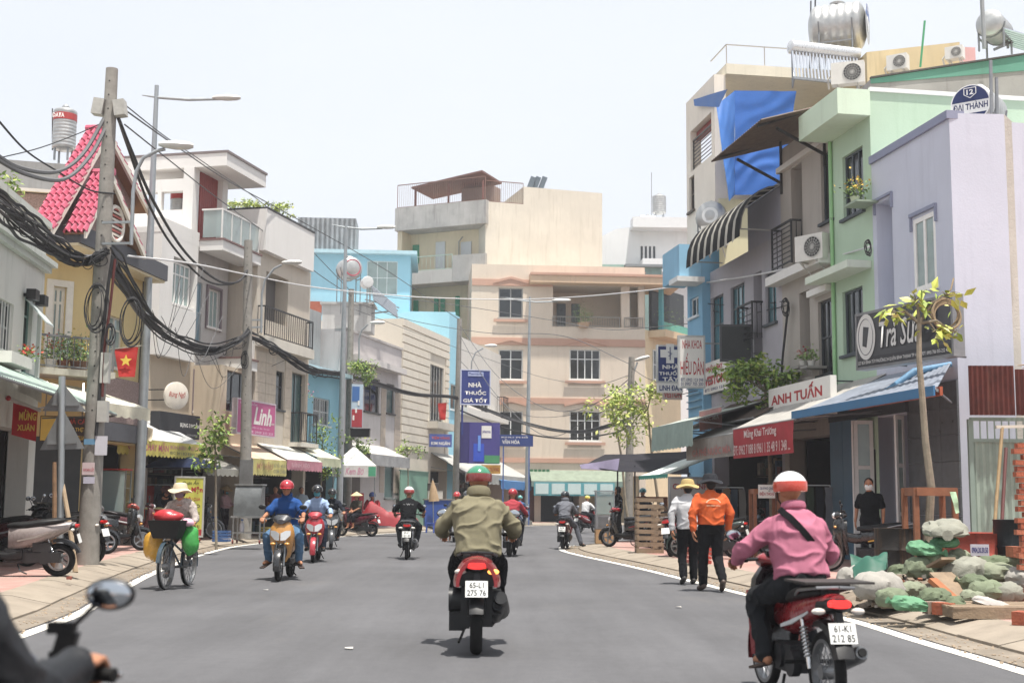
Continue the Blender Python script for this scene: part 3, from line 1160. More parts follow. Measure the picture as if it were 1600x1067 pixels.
for s in(sa,sb):
 for k in range(6):
  a,b=math. pi/2*k/6,math. pi/2*(k+1)/6
  mb. bar(FR. P(s,zp+.09+1.15*math. cos(a),1.04*math. sin(a)),FR. P(s,zp+.09+1.15*math. cos(b),1.04*math. sin(b)),.03)
 mb. bar(FR. P(s,zp+.08,0),FR. P(s,zp+.08,1.04),.03)
mb. build('frame',plain('#8e8c86',.5),t)
#  slim blue house
b0,b1=p1s+.004,sF(FR,1086,450)
zbl=zF(FR,1100,395)
H=thing('house','slim bright blue house between grey house and cream tarp building','house',FR. P((b0+b1)/2,0))
BLU=wallm('#7db3d3',.2,.08,'#4d7c96')
wv=FR. rect(1090,1104,465,495)
mb=MB()
wall_with_holes(mb,FR,b0,b1,0,zbl,[wv],.25)
shell(mb,FR,b0,b1,0,zbl,6,zbl-.2,.25)
mb. build('wall',BLU,H)
window(FR,H,wv,2,1,'#d9e0e2',GLASS,off=.25)
fp(FR,'balcony_front',H,wallm('#86b8d4',.2),b0,b1+.3,zbl-.9,zbl+.12,.26,.95)
fp(FR,'canopy_slab',H,plain('#d8dad8',.6),b0-.3,b0+.6,zbl-1.05,zbl-.9,.26,1.1)
lv=MB()
for k in range(9):
 z=zF(FR,1090,640)+k*.2
 q=MB();FR. box(q,b0+.1,b1-.1,z,z+.03,.26,.34);q. build('louver',plain('#7fa9bd',.5),H)
#  tall cream house with the blue tarp
CRM=wallm('#e8dfd0',.2,.08,'#9d9384')
t0,t1=sF(FR,1117,250),sF(FR,1073,300)
H=thing('house','tall cream house with open roof terrace half covered by blue tarp','house',FR. P(t1-.5,0))
FT=Fac(FR. P(t0,0)[:2],(-FR. n)[:2])
zT=zF(FT,1300,128)
zlow=max(zp,zbl)+.3
terr=(t0+.3,t1-.45,zF(FR,1100,252),zF(FR,1100,186),.35)
dw1=FR. rect(1077,1085,275,330)
mb=MB()
wall_with_holes(mb,FR,t0,t1,zlow,zT,[terr,dw1])
shell(mb,FR,t0,t1,zlow,terr[2],9,terr[2])
FR. box(mb,b1+.01,t1,0,zlow,-6,-.05)
FR. box(mb,t0,t0+.3,terr[2],zT-.002,-.36,-.002)
FR. box(mb,t1-.4,t1,terr[2],zT-.002,-.36,-.002)
FR. box(mb,t0+.02,t0+.3,terr[2],zT-.002,-4.5,-4.2)
mb. build('wall',CRM,H)
window(FR,H,dw1,1,2,'#6b6258',GLASS)
railing(FR,H,terr[0],terr[1],terr[2],terr[3]-.3,-.1,7,plain('#4f4a46',.5),True)
fp(FR,'red_beam',H,plain('#8f3a32',.6),terr[0],terr[1],terr[3]-.28,terr[3]-.02,-.34,-.2)
fp(FT,'roof_slab',H,wallm('#e0d8c2',.25),.35,7.5,zT+.002,zT+.32,-3,.12)
mb=MB()
for s in(.4,1.6,3.1,4.6):
 mb. bar(FT. P(s,zT+.3,.0),FT. P(s,zT+.95,.0),.03)
mb. bar(FT. P(.4,zT+.95,.0),FT. P(4.6,zT+.95,.0),.03)
mb. bar(FT. P(.4,zT+.95,0),FT. P(.4,zT+.95,-1.5),.03)
mb. build('roof_rail',plain('#a7a39a',.5),H)
fp(FT,'lower_wall',H,wallm('#d8d0a8',.2),.1,3.2,zF(FT,1150,440),zF(FT,1150,312),.004,.06)
t=thing('blue_tarp','large blue tarpaulin hanging over corner of tall cream house','tarp',FT. P(0,zT-4,.3))
TARP=mat('#2f6cc0',.5,0,.16,1.2,.12,14,spec=.3)
q=lambda x,y,o=.33:FT. P(*FT. sz(x,y,o),o)
gridsheet(q(1148,142),q(1244,143),q(1222,304),q(1148,305),44,60,.05,.8,3,.01,fold=.016). build('side_sheet',TARP,t)
e0=q(1148,142);e1=q(1148,305)
e2=FR. P(sF(FR,1119,165,.1),zF(FR,1119,165,.1),.1);e3=FR. P(sF(FR,1139,315,.1),zF(FR,1139,315,.1),.1)
gridsheet(e2,e0,e1,e3,20,60,.04,.8,5,.01,fold=.014). build('front_sheet',mat('#3a74c2',.5,0,.16,1.2,.12,14),t)
gridsheet(*[FR. P(*FR. sz(x_,y_,.14),.14)for x_,y_ in((1084,156),(1136,140),(1124,168),(1086,166))],12,3,.03,2,8,.01). build('top_sheet',mat('#2f68b0',.5,0,.16,1.2),t)
c=AT(1309,44,37.5)
ax=V((.93,-.36,0)). normalized()
t=tank('big ribbed steel water tank with blue printed end on tall house roof',c-ax*.0,ax,.72,1.35,None,.75)
e=c+ax*(.675+.72*.28+.004)
disc_label(t,e,ax,.62,mat('#b9bab8',.42,.75,.2))
rx=V((0,0,1)). cross(ax). normalized()
arcseg(t,e+ax*.006,ax,rx,.60,R_(25),R_(165),0,plain('#2a55a0',.4))
disc_label(t,e+ax*.012,ax,.24,mat('#dcdcda',.3,.6,.1))
lettering('ĐẠI',mat('#e6e6e2',.4,0,.05),t,e+ax*.013-rx*.32+V((0,0,.33)),rx,V((0,0,1)),.5,.2,.03)
q0=AT(1288,80,36.2)
solar_heater('solar water heater with slanting glass tubes on tall cream house roof',q0,(.96,.27,0),(-.15,-.98,0),2.2,1.5,20,.95)
ac_unit('white air conditioner on roof edge above brown canopy',AT(1325,116,34.5),(-.35,-.94,0),h=.62,w=.9)
for x,y0_,y1_ in((1265,128,2),(1272,128,-10)):
 t=thing('antenna_mast','thin %s mast beside the big tank on tall house roof'%('grey' if x==1265 else 'dark'),'mast',AT(x,y0_,37.8))
 mb=MB();mb. cyl(AT(x,y0_,37.8),AT(x+2,y1_,37.8),.025,6);mb. build('tube',plain('#55585b' if x==1265 else '#3c3c3e',.5),t)
#  behind the green house: tan block, teal shed roof, solar tank
FB=Fac(AT(1355,120,36)[:2],(1,.08))
H=thing('house','tan rear block with two wall air conditioners above green side wall','house',FB. P(2,0))
mb=MB()
zz=zF(FB,1356,82);z2=zF(FB,1500,66)
mb. prism([FB. P(0,4),FB. P(sF(FB,1500,80),4),FB. P(sF(FB,1500,80),z2),FB. P(0,zz)],FB. n*-6)
mb. build('wall',wallm('#cdb98d',.25),H)
mb=MB();FB. box(mb,sF(FB,1500,80)+.003,sF(FB,1524,80),4,z2-.15,-4,.0);mb. build('pink_wing',wallm('#d9a8a4',.2),H)
ac_unit('small white air conditioner on tan rear block near the green mast',AT(1403,99,35.7),(-.55,-.83,0),w=.58,h=.45)
ac_unit('small white air conditioner on tan rear block below pink wing',AT(1492,84,35.7),(-.55,-.83,0),w=.5,h=.36)
t=thing('antenna_mast','thin green mast standing before the tan rear block','mast',AT(1440,105,34))
mb=MB();mb. cyl(AT(1438,105,34),AT(1445,33,34),.03,6);mb. build('tube',plain('#3f9c66',.5),t)
FB2=Fac(AT(1360,128,31)[:2],(1,.05))
H=thing('house','rear house end with teal sloping gable edge and raw cement','house',FB2 . P(2,0))
mb=MB()
mb. prism([FB2 . P(0,4),FB2 . P(7,4),FB2 . P(7,zF(FB2,1640,55)),FB2 . P(0,zF(FB2,1360,124))],FB2 . n*-5)
mb. build('wall',wallm('#a3a09c',.5,.2),H)
mb=MB()
a,b=FB2 . P(0,zF(FB2,1360,124),.004),FB2 . P(7,zF(FB2,1640,55),.004)
mb. prism([a-V((0,0,.12)),b-V((0,0,.62)),b,a],FB2 . n*.02)
mb. build('painted_band',wallm('#5f9a86',.3),H)
mb=MB();mb. bar(a+V((0,0,.03)),b+V((0,0,.03)),.12,.04);mb. build('coping',plain('#54504c',.6),H)
c=AT(1540,36,30)
t=tank('pale steel solar tank at end of green gable roof',c+V((.35,.35,0)),(-.6,-.8,0),.33,.9,None,.3)
t=thing('solar_panel_rack','sloping steel tube rack beside pale solar tank','solar rack',AT(1570,70,30))
for k in range(8):
 mb=MB();a=AT(1550,40+k*3.2,30+k*.1);b=AT(1625,62+k*3.2,30+k*.1);mb. cyl(a,b,.035,7);mb. build('glass_tube',mat('#b7bdc6',.15,.55,.1,8),t)
mb=MB();mb. bar(AT(1553,78,30.5),AT(1625,48,30.5),.06);mb. bar(AT(1575,76,30.5),AT(1572,44,30.5),.05);mb. build('frame',metal(),t)
t=thing('antenna_mast','tall grey mast rising before the pale solar tank','mast',AT(1537,75,29))
mb=MB();mb. cyl(AT(1538,76,29),AT(1534,-5,29),.05,7);mb. build('tube',plain('#8d9092',.5),t)
#  left side: white corner house
WHT=wallm('#d3d3cb',.35,.08,'#85857c')
h0,h1=-9.0,sF(FL1,68,470)
zc1=zF(FL1,35,398)
zt1=zF(FL1,50,338)
H=thing('house','white plastered house with moulded cornice and barred window beside the leaning bundle','house',FL1 . P(h1-2,0))
wa=FL1 . rect(-8,20,468,548)
wb=FL1 . rect(36,49,462,585)
wc=FL1 . rect(56,62,490,592)
sg=(h0+1,h1-.5,Z0,2.6,.4)
mb=MB()
wall_with_holes(mb,FL1,h0,h1,0,zt1,[wa,wb,wc,sg])
shell(mb,FL1,h0,h1,0,zt1,8,zt1-.5)
mb. build('wall',WHT,H)
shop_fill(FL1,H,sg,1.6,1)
window(FL1,H,wa,3,2,'#8d9490',GLASS,bars=6)
window(FL1,H,wb,1,2,'#6f8f88',GLASS,split=.75)
window(FL1,H,wc,1,1,'#9cb8b4',GLASS_PALE)
mb=MB()
FL1 . box(mb,h0,h1+.05,zc1-.06,zc1+.06,.003,.12)
FL1 . box(mb,h0,h1+.12,zc1+.061,zc1+.16,.003,.22)
mb. build('cornice',wallm('#c5c9c1',.4),H)
fp(FL1,'coping',H,wallm('#c9ccc4',.4),h0,h1+.05,zt1,zt1+.12,-.25,.08)
fp(FL1,'window_box',H,plain('#dcdad2',.7),wa[0]-.1,wa[1]+.15,wa[2]-.28,wa[2]-.075,.002,.35)
mb=MB()
a,b=FL1 . P(wb[0],wb[3]-.1,.02),FL1 . P(wb[1],wb[3]-.1,.02)
mb. prism([a,b,b+FL1 . n*.4-V((0,0,.45)),a+FL1 . n*.4-V((0,0,.45))],(0,0,.03))
mb. build('vent_sash',plain('#b9c4c2',.4),H)
for(x,y)in((54,461),(68,470)):
 s,z=FL1 . sz(x,y,.2)
 t=thing('floodlight','small black floodlight on white house wall, %s one'%('upper' if x==54 else 'lower'),'light',FL1 . P(s,z,0))
 fp(FL1,'lamp_box',t,BLACKP,s-.14,s+.14,z-.1,z+.1,.08,.26)
 fp(FL1,'bracket',t,BLACKP,s-.03,s+.03,z-.03,z+.03,.0,.08)
#  yellow house with the pink tile gables
YEL=wallm('#dcc489',.18,.07,'#a08a5c')
STONE=mat('#a58c85',.7,0,.55,26,.3,30)
DSTONE=mat('#55565c',.6,0,.3,14,.2,40)
H=thing('house','yellow house with pink tiled double gable and stone mosaic front','house',FLY. P(1.5,0))
y1_=sF(FLY,226,480)
zsl=zF(FLY,180,418)
wn1=FLY. rect(170,192,495,575)
sg=(.3,y1_-.2,Z0,2.7,.4)
mb=MB()
wall_with_holes(mb,FLY,0,y1_,0,zsl,[wn1,sg])
shell(mb,FLY,0,y1_,0,zsl,7,zsl)
mb. build('wall',YEL,H)
shop_fill(FLY,H,sg,1.6,2)
window(FLY,H,wn1,2,2,'#d9d4c4',GLASS_PALE,split=.75)
fp(FLY,'stone_post',H,DSTONE,-.02,.22,Z0,zsl,.003,.12)
fp(FLY,'stone_post',H,DSTONE,y1_-.2,y1_+.02,Z0,zsl,.003,.12)
fp(FLY,'lower_cladding',H,STONE,.23,y1_-.21,zF(FLY,180,660),zF(FLY,180,590),.003,.05)
fp(FLY,'stone_band',H,DSTONE,-.1,y1_+.1,zF(FLY,180,690),zF(FLY,180,662),.003,.2)
fp(FLY,'eave_band',H,DSTONE,-1.9,y1_+.15,zsl+.002,zsl+.42,-.8,.55)
fp(FLY,'soffit',H,wallm('#e0d3b0',.1),-1.9,y1_+.1,zsl-.06,zsl-.002,-.8,.5)
FY2=Fac(FLY. P(0,0)[:2],(-.75,-.66))
d_=FY2 . rect(80,101,448,560)
mb=MB()
wall_with_holes(mb,FY2,0.002,2.3,0,zsl,[d_])
mb. build('bay_wall',YEL,H)
window(FY2,H,d_,2,2,'#e4dfd2',GLASS_PALE,split=.78,name='balcony_door',sill=False,fw=.08)
mb=MB()
zz=d_[3]
for(a,b,c,d)in((d_[0]-.16,d_[0]-.002,d_[2],zz+.16),(d_[1]+.002,d_[1]+.16,d_[2],zz+.16),(d_[0]-.001,d_[1]+.001,zz+.002,zz+.16)):
 FY2 . box(mb,a,b,c,d,.003,.06)
mb. build('door_surround',plain('#e6e1d4',.6),H)
zb_=zF(FY2,100,583)
fp(FY2,'shop_shade_panel',H,mat('#45484a',.6,.2,.25,3),.1,2.2,Z0,2.75,.003,.05)  # dark panel painting the unlit shop interior, not a real shutter
fp(FY2,'balcony_slab',H,wallm('#a9a79a',.4),-.2,2.3,zb_-.15,zb_,.003,1.1)
railing(FY2,H,-.15,2.25,zb_,zb_+.75,1.05,14,plain('#6c6f70',.5))
PINK=mat('#bd566f',.55,0,.3,7,.1,30,.25,.3,dirt='#8a6a6a')
def tile_mesh():
 mb=MB()
 n=8
 A,B=[],[]
 for i in range(n+1):
  x=i/n-.5
  z=.055*math. sin(2*math. pi*(x+.12))
  A. append(V((x*1.0,-.52,z+.05)));B. append(V((x*1.0,.52,z)))
 k=n+1
 low=[p-V((0,0,.05))for p in A+B]
 mb. add(A+B+low,[(i,i+1,k+i+1,k+i)for i in range(n)]+[(i,2*k+i,2*k+i+1,i+1)for i in range(n)]+[(2*k+i,3*k+i,3*k+i+1,2*k+i+1)for i in range(n)]+[(0,k,3*k,2*k),(n,2*k+n,3*k+n,k+n)])
 me=mb. mesh('tile')
 me. materials. append(PINK)
 return me
TILE_ME=tile_mesh()
def gable(lab,fl,ap,fr,off,back,tw=.26,th=.33,over=.35):
 """fl, ap, fr: picture points of the gable's left foot, apex, right foot on the street plane"""
 F=FLY
 L,A,Rr=[F. sz(x,y,off)for(x,y)in(fl,ap,fr)]
 mb=MB()
 mb. prism([F. P(L[0]+.25,L[1]+.05,off-over),F. P(Rr[0]-.25,Rr[1]+.05,off-over),F. P(A[0],A[1]-.2,off-over)],F. n*-.2)
 mb. build('gable_wall',STONE,H)
 rf=None
 for(E,nm)in((L,0),(Rr,1)):
  a,e=F. P(A[0],A[1],off),F. P(E[0],E[1],off)
  mb=MB()
  mb. prism([a,e,e-V((0,0,.16)),a-V((0,0,.2))],F. n*-.07)
  mb. build('rake_board',plain('#ddd6c8',.6),H)
  mb=MB()
  a2,e2=a-F. n*back,e-F. n*back
  dn=(e-a). normalized()
  nrm=dn. cross(F. n)
  if nrm. z<0:
   nrm=-nrm
  mb. prism([a-F. n*.08-nrm*.08,e-F. n*.08-nrm*.08,e2-nrm*.08,a2-nrm*.08],nrm*.06)
  r=mb. build('roof',plain('#8d6a4c' if nm else '#7a5a44',.8),H)
  Lr=(e-a). length
  nr,nc=max(1,int(Lr/th)),max(1,int(back/tw))
  xa=-F. n
  ya=-dn
  M=Matrix((xa,ya,xa. cross(ya))). transposed()
  if M. col[2]. z<0:
   xa=F. n
   M=Matrix((xa,ya,xa. cross(ya))). transposed()
  for i in range(nr):
   for j in range(nc):
    c=a+dn*(Lr*(i+.5)/nr)-F. n*(back*(j+.5)/nc)+nrm*.02
    o=bpy. data. objects. new('tile',TILE_ME)
    col. objects. link(o)
    o. matrix_world=Matrix. Translation(c)@M. to_4x4()@Matrix. Diagonal((back/nc,Lr/nr,1,1))@Matrix. Rotation(random. gauss(0,.008),4,'X')
    mw=o. matrix_world. copy()
    o. parent=r
    o. matrix_basis=mw
 mb=MB()
 mb. tube([F. P(A[0],A[1]+.05,off+.02),F. P(A[0],A[1]+.05,off-back)],.09,8)
 mb. build('ridge_cap',PINK,H)
gable('big',(84,358),(172,203),(236,330),.25,.62,.155,.24)
gable('small',(136,362),(178,272),(228,396),.75,.58,.145,.24)
c=FLY. P(*FLY. sz(181,350,.62),.62)
mb=MB();mb. torus(c,FLY. n,.42,.05,28,6)
o=mb. build('round_vent',plain('#e2dccf',.6),H)
for k in range(9):
 z=-.36+k*.09
 w=math. sqrt(max(.01,.42**2-z*z))-.02
 mb=MB();mb. bar(c+FLY. u*-w+V((0,0,z)),c+FLY. u*w+V((0,0,z)),.02,.05)
 mb. build('slat',plain('#b4564a' if k%2==0 else '#ddd4c6',.6),o)
mb=MB();F_=Fac(AT(20,400,33)[:2],(1,.3))
H2=thing('house','grey rear walls rising left of the pink gable with granite parapet','house',F_. P(1,0))
F_. box(mb,-2.5,sF(F_,120,300),0,zF(F_,100,235),-3,-1.5);mb. build('wall',wallm('#8f8f8e',.5,.2),H2)
mb=MB();F_. box(mb,-2.5,sF(F_,78,300),0,zF(F_,50,300),-1.4,-.2);mb. build('parapet_wall',STONE,H2)
mb=MB();F_. box(mb,-2.5,sF(F_,80,300),zF(F_,50,298),zF(F_,50,293),-1.45,-.1);mb. build('coping',plain('#cfcac2',.6),H2)
c=AT(101,203,36)
t=tank('upright ribbed steel tank with red printed band behind pink gable',c,(0,0,1),.33,1.1,'#b03a38',.4)
lettering('DATA',mat('#e8e6e0',.5,0,.05),t,c+V((-.24,-.36,.27)),V((1,0,0)),V((0,0,1)),.34,.13,.03)
t=thing('antenna_mast','thin dark pipe beside the red banded tank','mast',AT(82,232,36))
mb=MB();mb. cyl(AT(82,235,36),AT(82,170,36),.02,6);mb. build('tube',plain('#5c5e60'),t)
#  white modern house with the terrace pergola
MOD=wallm('#dcdad6',.18,.05,'#a5a29a')
MODG=wallm('#bdb9b5',.25,.08,'#7b7772')
BEI=wallm('#c6b69f',.25,.08,'#8a7c6a')
FL4=Fac(FL2 . P(0,0,1.0)[:2],FL2 . u[:2])
a0,a1=sF(FL2,234,480),sF(FL2,405,400,1.1)
zter=zF(FL2,378,388,1.1)
z2f=zF(FL2,378,560,1.1)
H=thing('house','white modern house with glass terrace and red louvre under flat roof','house',FL2 . P((a0+a1)/2,0))
wn1=FL2 . rect(259,290,412,478)
dr=FL2 . rect(301,315,440,535)+(.25,)
wn2=FL2 . rect(323,343,452,512)
wn3=FL2 . rect(301,339,585,645)
bd=FL4 . rect(354,396,582,645)+(.5,)
sg=(a0+.3,a1-.4,Z0,2.7,.6)
mb=MB()
wall_with_holes(mb,FL2,a0,a1,0,zter-.2,[wn1,dr,wn2,wn3,sg])
shell(mb,FL2,a0,a1,0,zter-.2,8,zter-.2)
mb. build('wall',MODG,H)
shop_fill(FL2,H,sg,1.6,3)
fp(FL2,'lower_wall',H,BEI,a0+.02,wn3[0]-.05,2.75,z2f-.2,.003,.04)
fp(FL2,'lower_wall',H,BEI,wn3[1]+.05,a1-.02,2.75,z2f-.2,.003,.04)
s_b=sF(FL2,296,440)
mb=MB()
FB_=(wn1[0]-.12,wn1[1]+.12,wn1[2]-.1,wn1[3]+.1)
for(p,q,r,u)in((a0+.01,FB_[0],z2f-.3,zter),(FB_[1],s_b-.05,z2f-.3,zter),(FB_[0],FB_[1],z2f-.3,FB_[2]),(FB_[0],FB_[1],FB_[3],zter)):
 FL2 . box(mb,p,q,r,u,.004,.3)
mb. build('bay_wall',MOD,H)
window(FL2,H,wn1,4,2,'#e8e6e2',GLASS_PALE,split=.72,off=.2)
window(FL2,H,dr[:4],1,2,'#8fa4ae',mat('#7f9aa8',.2,0,.15,2),sill=False,name='door',deep=.1)
window(FL2,H,wn2,3,1,'#e0dcd8',GLASS_PALE,fw=.05)
window(FL2,H,wn3,4,2,'#d3cbbd',GLASS_PALE,fw=.05,split=.75)
for(r,w)in((wn2,.09),(wn3,.09)):
 mb=MB()
 for(p,q,c,d)in((r[0]-w,r[0]-.002,r[2]-w,r[3]+w),(r[1]+.002,r[1]+w,r[2]-w,r[3]+w),(r[0]-.003,r[1]+.003,r[3]+.002,r[3]+w)):
  FL2 . box(mb,p,q,c,d,.005,.06)
 mb. build('window_surround',plain('#7d6f74',.7),H)
lb0=sF(FL4,346,600)
mb=MB()
wall_with_holes(mb,FL4,lb0,a1,2.72,z2f-.33,[bd])
FL4 . box(mb,lb0,lb0+.12,2.72,z2f-.33,-.99,-.002)
FL4 . box(mb,lb0+.125,a1,2.72,2.8,-.99,-.002)
mb. build('projecting_bay',BEI,H)
window(FL4,H,bd,3,1,'#4b5157',GLASS,deep=.2,sill=False)
sB0=sF(FL2,350,400,1.1)
for(z,nm)in((zter,'terrace_slab'),(z2f,'balcony_slab')):
 lo=s_b if nm=='terrace_slab' else s_b+1.6
 fp(FL2,nm,H,MOD,lo,a1+.1,z-.32,z,.305 if nm=='terrace_slab' else .004,1.12)
 fp(FL2,'slab_edge',H,plain('#7a5b57',.6),lo-.03,a1+.13,z+.002,z+.06,.31,1.16)
fp(FL2,'terrace_floor',H,MOD,a0,a1,zter-.195,zter-.02,-7.5,.302)
GR=mat('#a9bdbb',.06,0,.05,2,spec=.6,alpha=.45)
zr=zter+1.0
for i in range(4):
 p,q=s_b+(a1-s_b)*i/4,s_b+(a1-s_b)*(i+1)/4
 fp(FL2,'glass_panel',H,GR,p+.03,q-.03,zter+.1,zr-.03,1.05,1.062)
fp(FL2,'glass_panel',H,GR,s_b,s_b+.012,zter+.1,zr-.03,.4,1.03)
mb=MB()
mb. bar(FL2 . P(s_b,zr,1.056),FL2 . P(a1,zr,1.056),.05)
mb. bar(FL2 . P(s_b,zr,.35),FL2 . P(s_b,zr,1.056),.05)
for i in range(5):
 p=s_b+(a1-s_b)*i/4
 mb. bar(FL2 . P(p,zter,1.056),FL2 . P(p,zr,1.056),.045)
mb. build('handrail',plain('#d5d3cf',.4),H)
for i in range(8):
 p=s_b+1.8+(a1-s_b-1.8)*(i+.5)/8
 q=MB();q. bar(FL2 . P(p,z2f,1.05),FL2 . P(p,z2f+.85,1.05),.03);q. build('baluster',plain('#d9d7d2',.5),H)
mb=MB();mb. bar(FL2 . P(s_b+1.7,z2f+.87,1.05),FL2 . P(a1,z2f+.87,1.05),.06);mb. build('handrail',plain('#cdb9a4',.5),H)
zro=zF(FL2,382,255,1.1)
zrb=zro-.42
sR=sF(FL2,354,240,1.1)
fp(FL2,'roof_slab',H,MOD,sR,a1+.3,zrb,zro,-2.6,1.12)
fp(FL2,'roof_edge',H,plain('#7a6f6d',.6),sR-.02,a1+.33,zro+.002,zro+.08,-2.6,1.16)
fp(FL2,'pillar',H,MOD,s_b,s_b+.4,zter-.02,zrb-.002,-.35,.0)
fp(FL2,'pillar',H,MOD,sF(FL2,343,320),sF(FL2,351,320),zter-.02,zrb-.002,-.25,.1)
fp(FL2,'pillar',H,MOD,s_b,s_b+.4,zter-.02,zrb-.002,-2.4,-2.05)
fp(FL2,'pillar',H,MOD,s_b+.01,s_b+.2,zter-.02,zrb-.4,-1.25,-1.12)
fp(FL2,'rear_beam',H,MOD,s_b+.02,s_b+.3,zrb-.75,zrb-.35,-2.04,-.36)
fp(FL2,'parapet',H,MOD,s_b+.015,s_b+.25,zter,zter+1.05,-2.04,-.36)
fp(FL2,'bay_parapet',H,MOD,a0+.02,s_b-.02,zter+.002,zter+.25,-.2,.3)
l0,l1=sF(FL2,316,300),sF(FL2,343,300)
for i in range(9):
 p=l0+(l1-l0)*i/9
 fp(FL2,'louvre_slat',H,plain('#97443f',.6),p,p+(l1-l0)/9*.8,zF(FL2,330,385),zrb-.003,-.18,-.06)
c=FL2 . P(s_b+1.0,zter+1.35,-1.0)
t=tank('upright ribbed steel tank with red band seen inside terrace frame',c,(0,0,1),.3,1.2,'#b03a38',.6)
#  beige house with white roof box
c0,c1=a1+.14,sF(FL4,481,600)
ztb=zF(FL4,438,405)
H=thing('house','beige tiled house with black balcony rail under white roof garden box','house',FL4 . P((c0+c1)/2,0))
w1=FL4 . rect(431,443,580,640)
dd=FL4 . rect(455,476,583,692)+(.25,)
w3=FL4 . rect(415,450,430,505)+(.5,)
sg=(c0+.2,c1-.2,Z0,2.7,.6)
mb=MB()
wall_with_holes(mb,FL4,c0,c1,0,ztb,[w1,dd,w3,sg])
shell(mb,FL4,c0,c1,0,ztb,8,ztb-.02)
mb. build('wall',wallm('#c4baab',.2,.1),H)
shop_fill(FL4,H,sg,1.6,4)
window(FL4,H,w1,1,2,'#3d4043',GLASS,split=.6)
window(FL4,H,dd[:4],2,1,'#38474a',mat('#3f5f5f',.15,0,.2,3),sill=False,name='balcony_door',deep=.2)
fp(FL4,'room_shade_panel',H,wallm('#6d6a68',.1),w3[0],w3[1],w3[2],w3[3],-.6,-.5)  # greyed back panel, the shade of the recess put into its colour
zsl=zF(FL4,440,532,.3)
fp(FL4,'balcony_slab',H,wallm('#d0cabd',.3),c0,c1-.3,zsl-.35,zsl,.004,.35)
railing(FL4,H,c0+.05,c1-.4,zsl,zsl+1.0,.3,22,None,ends=.26)
zsl=zF(FL4,466,690,.5)
railing(FL4,H,dd[0]-.1,dd[1]+.1,zsl,zsl+1.05,.45,7,None,ends=.4)
fp(FL4,'balcony_slab',H,wallm('#d0cabd',.3),dd[0]-.2,dd[1]+.2,zsl-.15,zsl-.002,.004,.5)
TL=mat('#c6b8a4',.6,0,.16,5,.1,30,.2)
zr0,zr1=zF(FL4,450,715),zF(FL4,450,545)
for k in range(11):
 for(p,q)in((c0+.02,w1[0]-.06),(w1[1]+.06,dd[0]-.06),(dd[1]+.06,c1-.02)):
  m_=max(1,round((q-p)/.9))
  for j in range(m_):
   z=zr0+(zr1-zr0)*k/11
   fp(FL4,'tile',H,TL,p+(q-p)*j/m_+.006,p+(q-p)*(j+1)/m_-.006,z+.006,z+(zr1-zr0)/11-.006,.003,.022)
zbx0,zbx1=zF(FL4,440,402,.25),zF(FL4,440,338,.25)
fp(FL4,'roof_box',H,MOD,c0+.02,c1-.35,zbx0,zbx1,-3,.25)
fp(FL4,'box_coping',H,plain('#3a3a3c',.6),c0+.04,c1-.33,zbx1+.002,zbx1+.07,-3.02,.27)
#  low blue house and tall blue house behind
SKY_=wallm('#92c9dc',.12,.06,'#5f94a8')
e0,e1=c1+.02,sF(FL2,531,640)
zb1=zF(FL2,505,585)
H=thing('house','low sky blue house front with grilled window beside grey pole','house',FL2 . P((e0+e1)/2,0))
w1=FL2 . rect(489,515,622,664)
sg=(e0+.2,e1-.2,Z0,2.6,.6)
mb=MB()
wall_with_holes(mb,FL2,e0,e1,0,zb1,[w1,sg])
shell(mb,FL2,e0,e1,0,zb1,7,zb1-.02)
mb. build('wall',SKY_,H)
shop_fill(FL2,H,sg,1.6,5)
window(FL2,H,w1,2,2,'#cfd5d6',GLASS,bars=9)
fp(FL2,'canopy_slab',H,plain('#b9dbe6',.6),e0-.1,e1+.1,zb1+.002,zb1+.15,-.2,.5)
fp(FL2,'upper_wall',H,wallm('#9d9fa0',.5,.2),e0,e1-.3,zb1+.155,zF(FL2,505,478),-3,-.8)
mb=MB()
F5=Fac(AT(418,450,77.0)[:2],(1,.06))
f0,f1=sF(F5,418,450),sF(F5,641,430)
H=thing('house','tall plain sky blue house rising behind the low roofs','house',F5 . P((f0+f1)/2,0))
w5=F5 . rect(573,621,408,460)
zt5=zF(F5,560,398)
wall_with_holes(mb,F5,f0,f1,0,zt5,[w5])
shell(mb,F5,f0,f1,0,zt5,6,zt5-.02)
mb. build('wall',SKY_,H)
window(F5,H,w5,3,2,'#cdd8d8',GLASS_PALE,sill=False)
fp(F5,'roof_slab',H,wallm('#a7cbd6',.3),f0-.1,f1+.4,zt5+.002,zt5+.22,-6,.5)
mb=MB()
for i in range(24):
 s=f0+1.6+3.6*i/24
 F5 . box(mb,s,s+.1,zt5+.23,zF(F5,510,335),-1.0,-.97-.03*(i%2))
F5 . box(mb,f0+1.6,f0+5.2,zt5+.23,zF(F5,510,335),-4,-1.02)
mb. build('sheet_metal_loft',mat('#9ba0a3',.5,.35,.25,1.5,0,0,.45),H)
fp(F5,'brick_patch',H,mat('#a5593f',.85,0,.3,12),sF(F5,481,485),sF(F5,503,485),zF(F5,490,498),zF(F5,490,472),.003,.3)
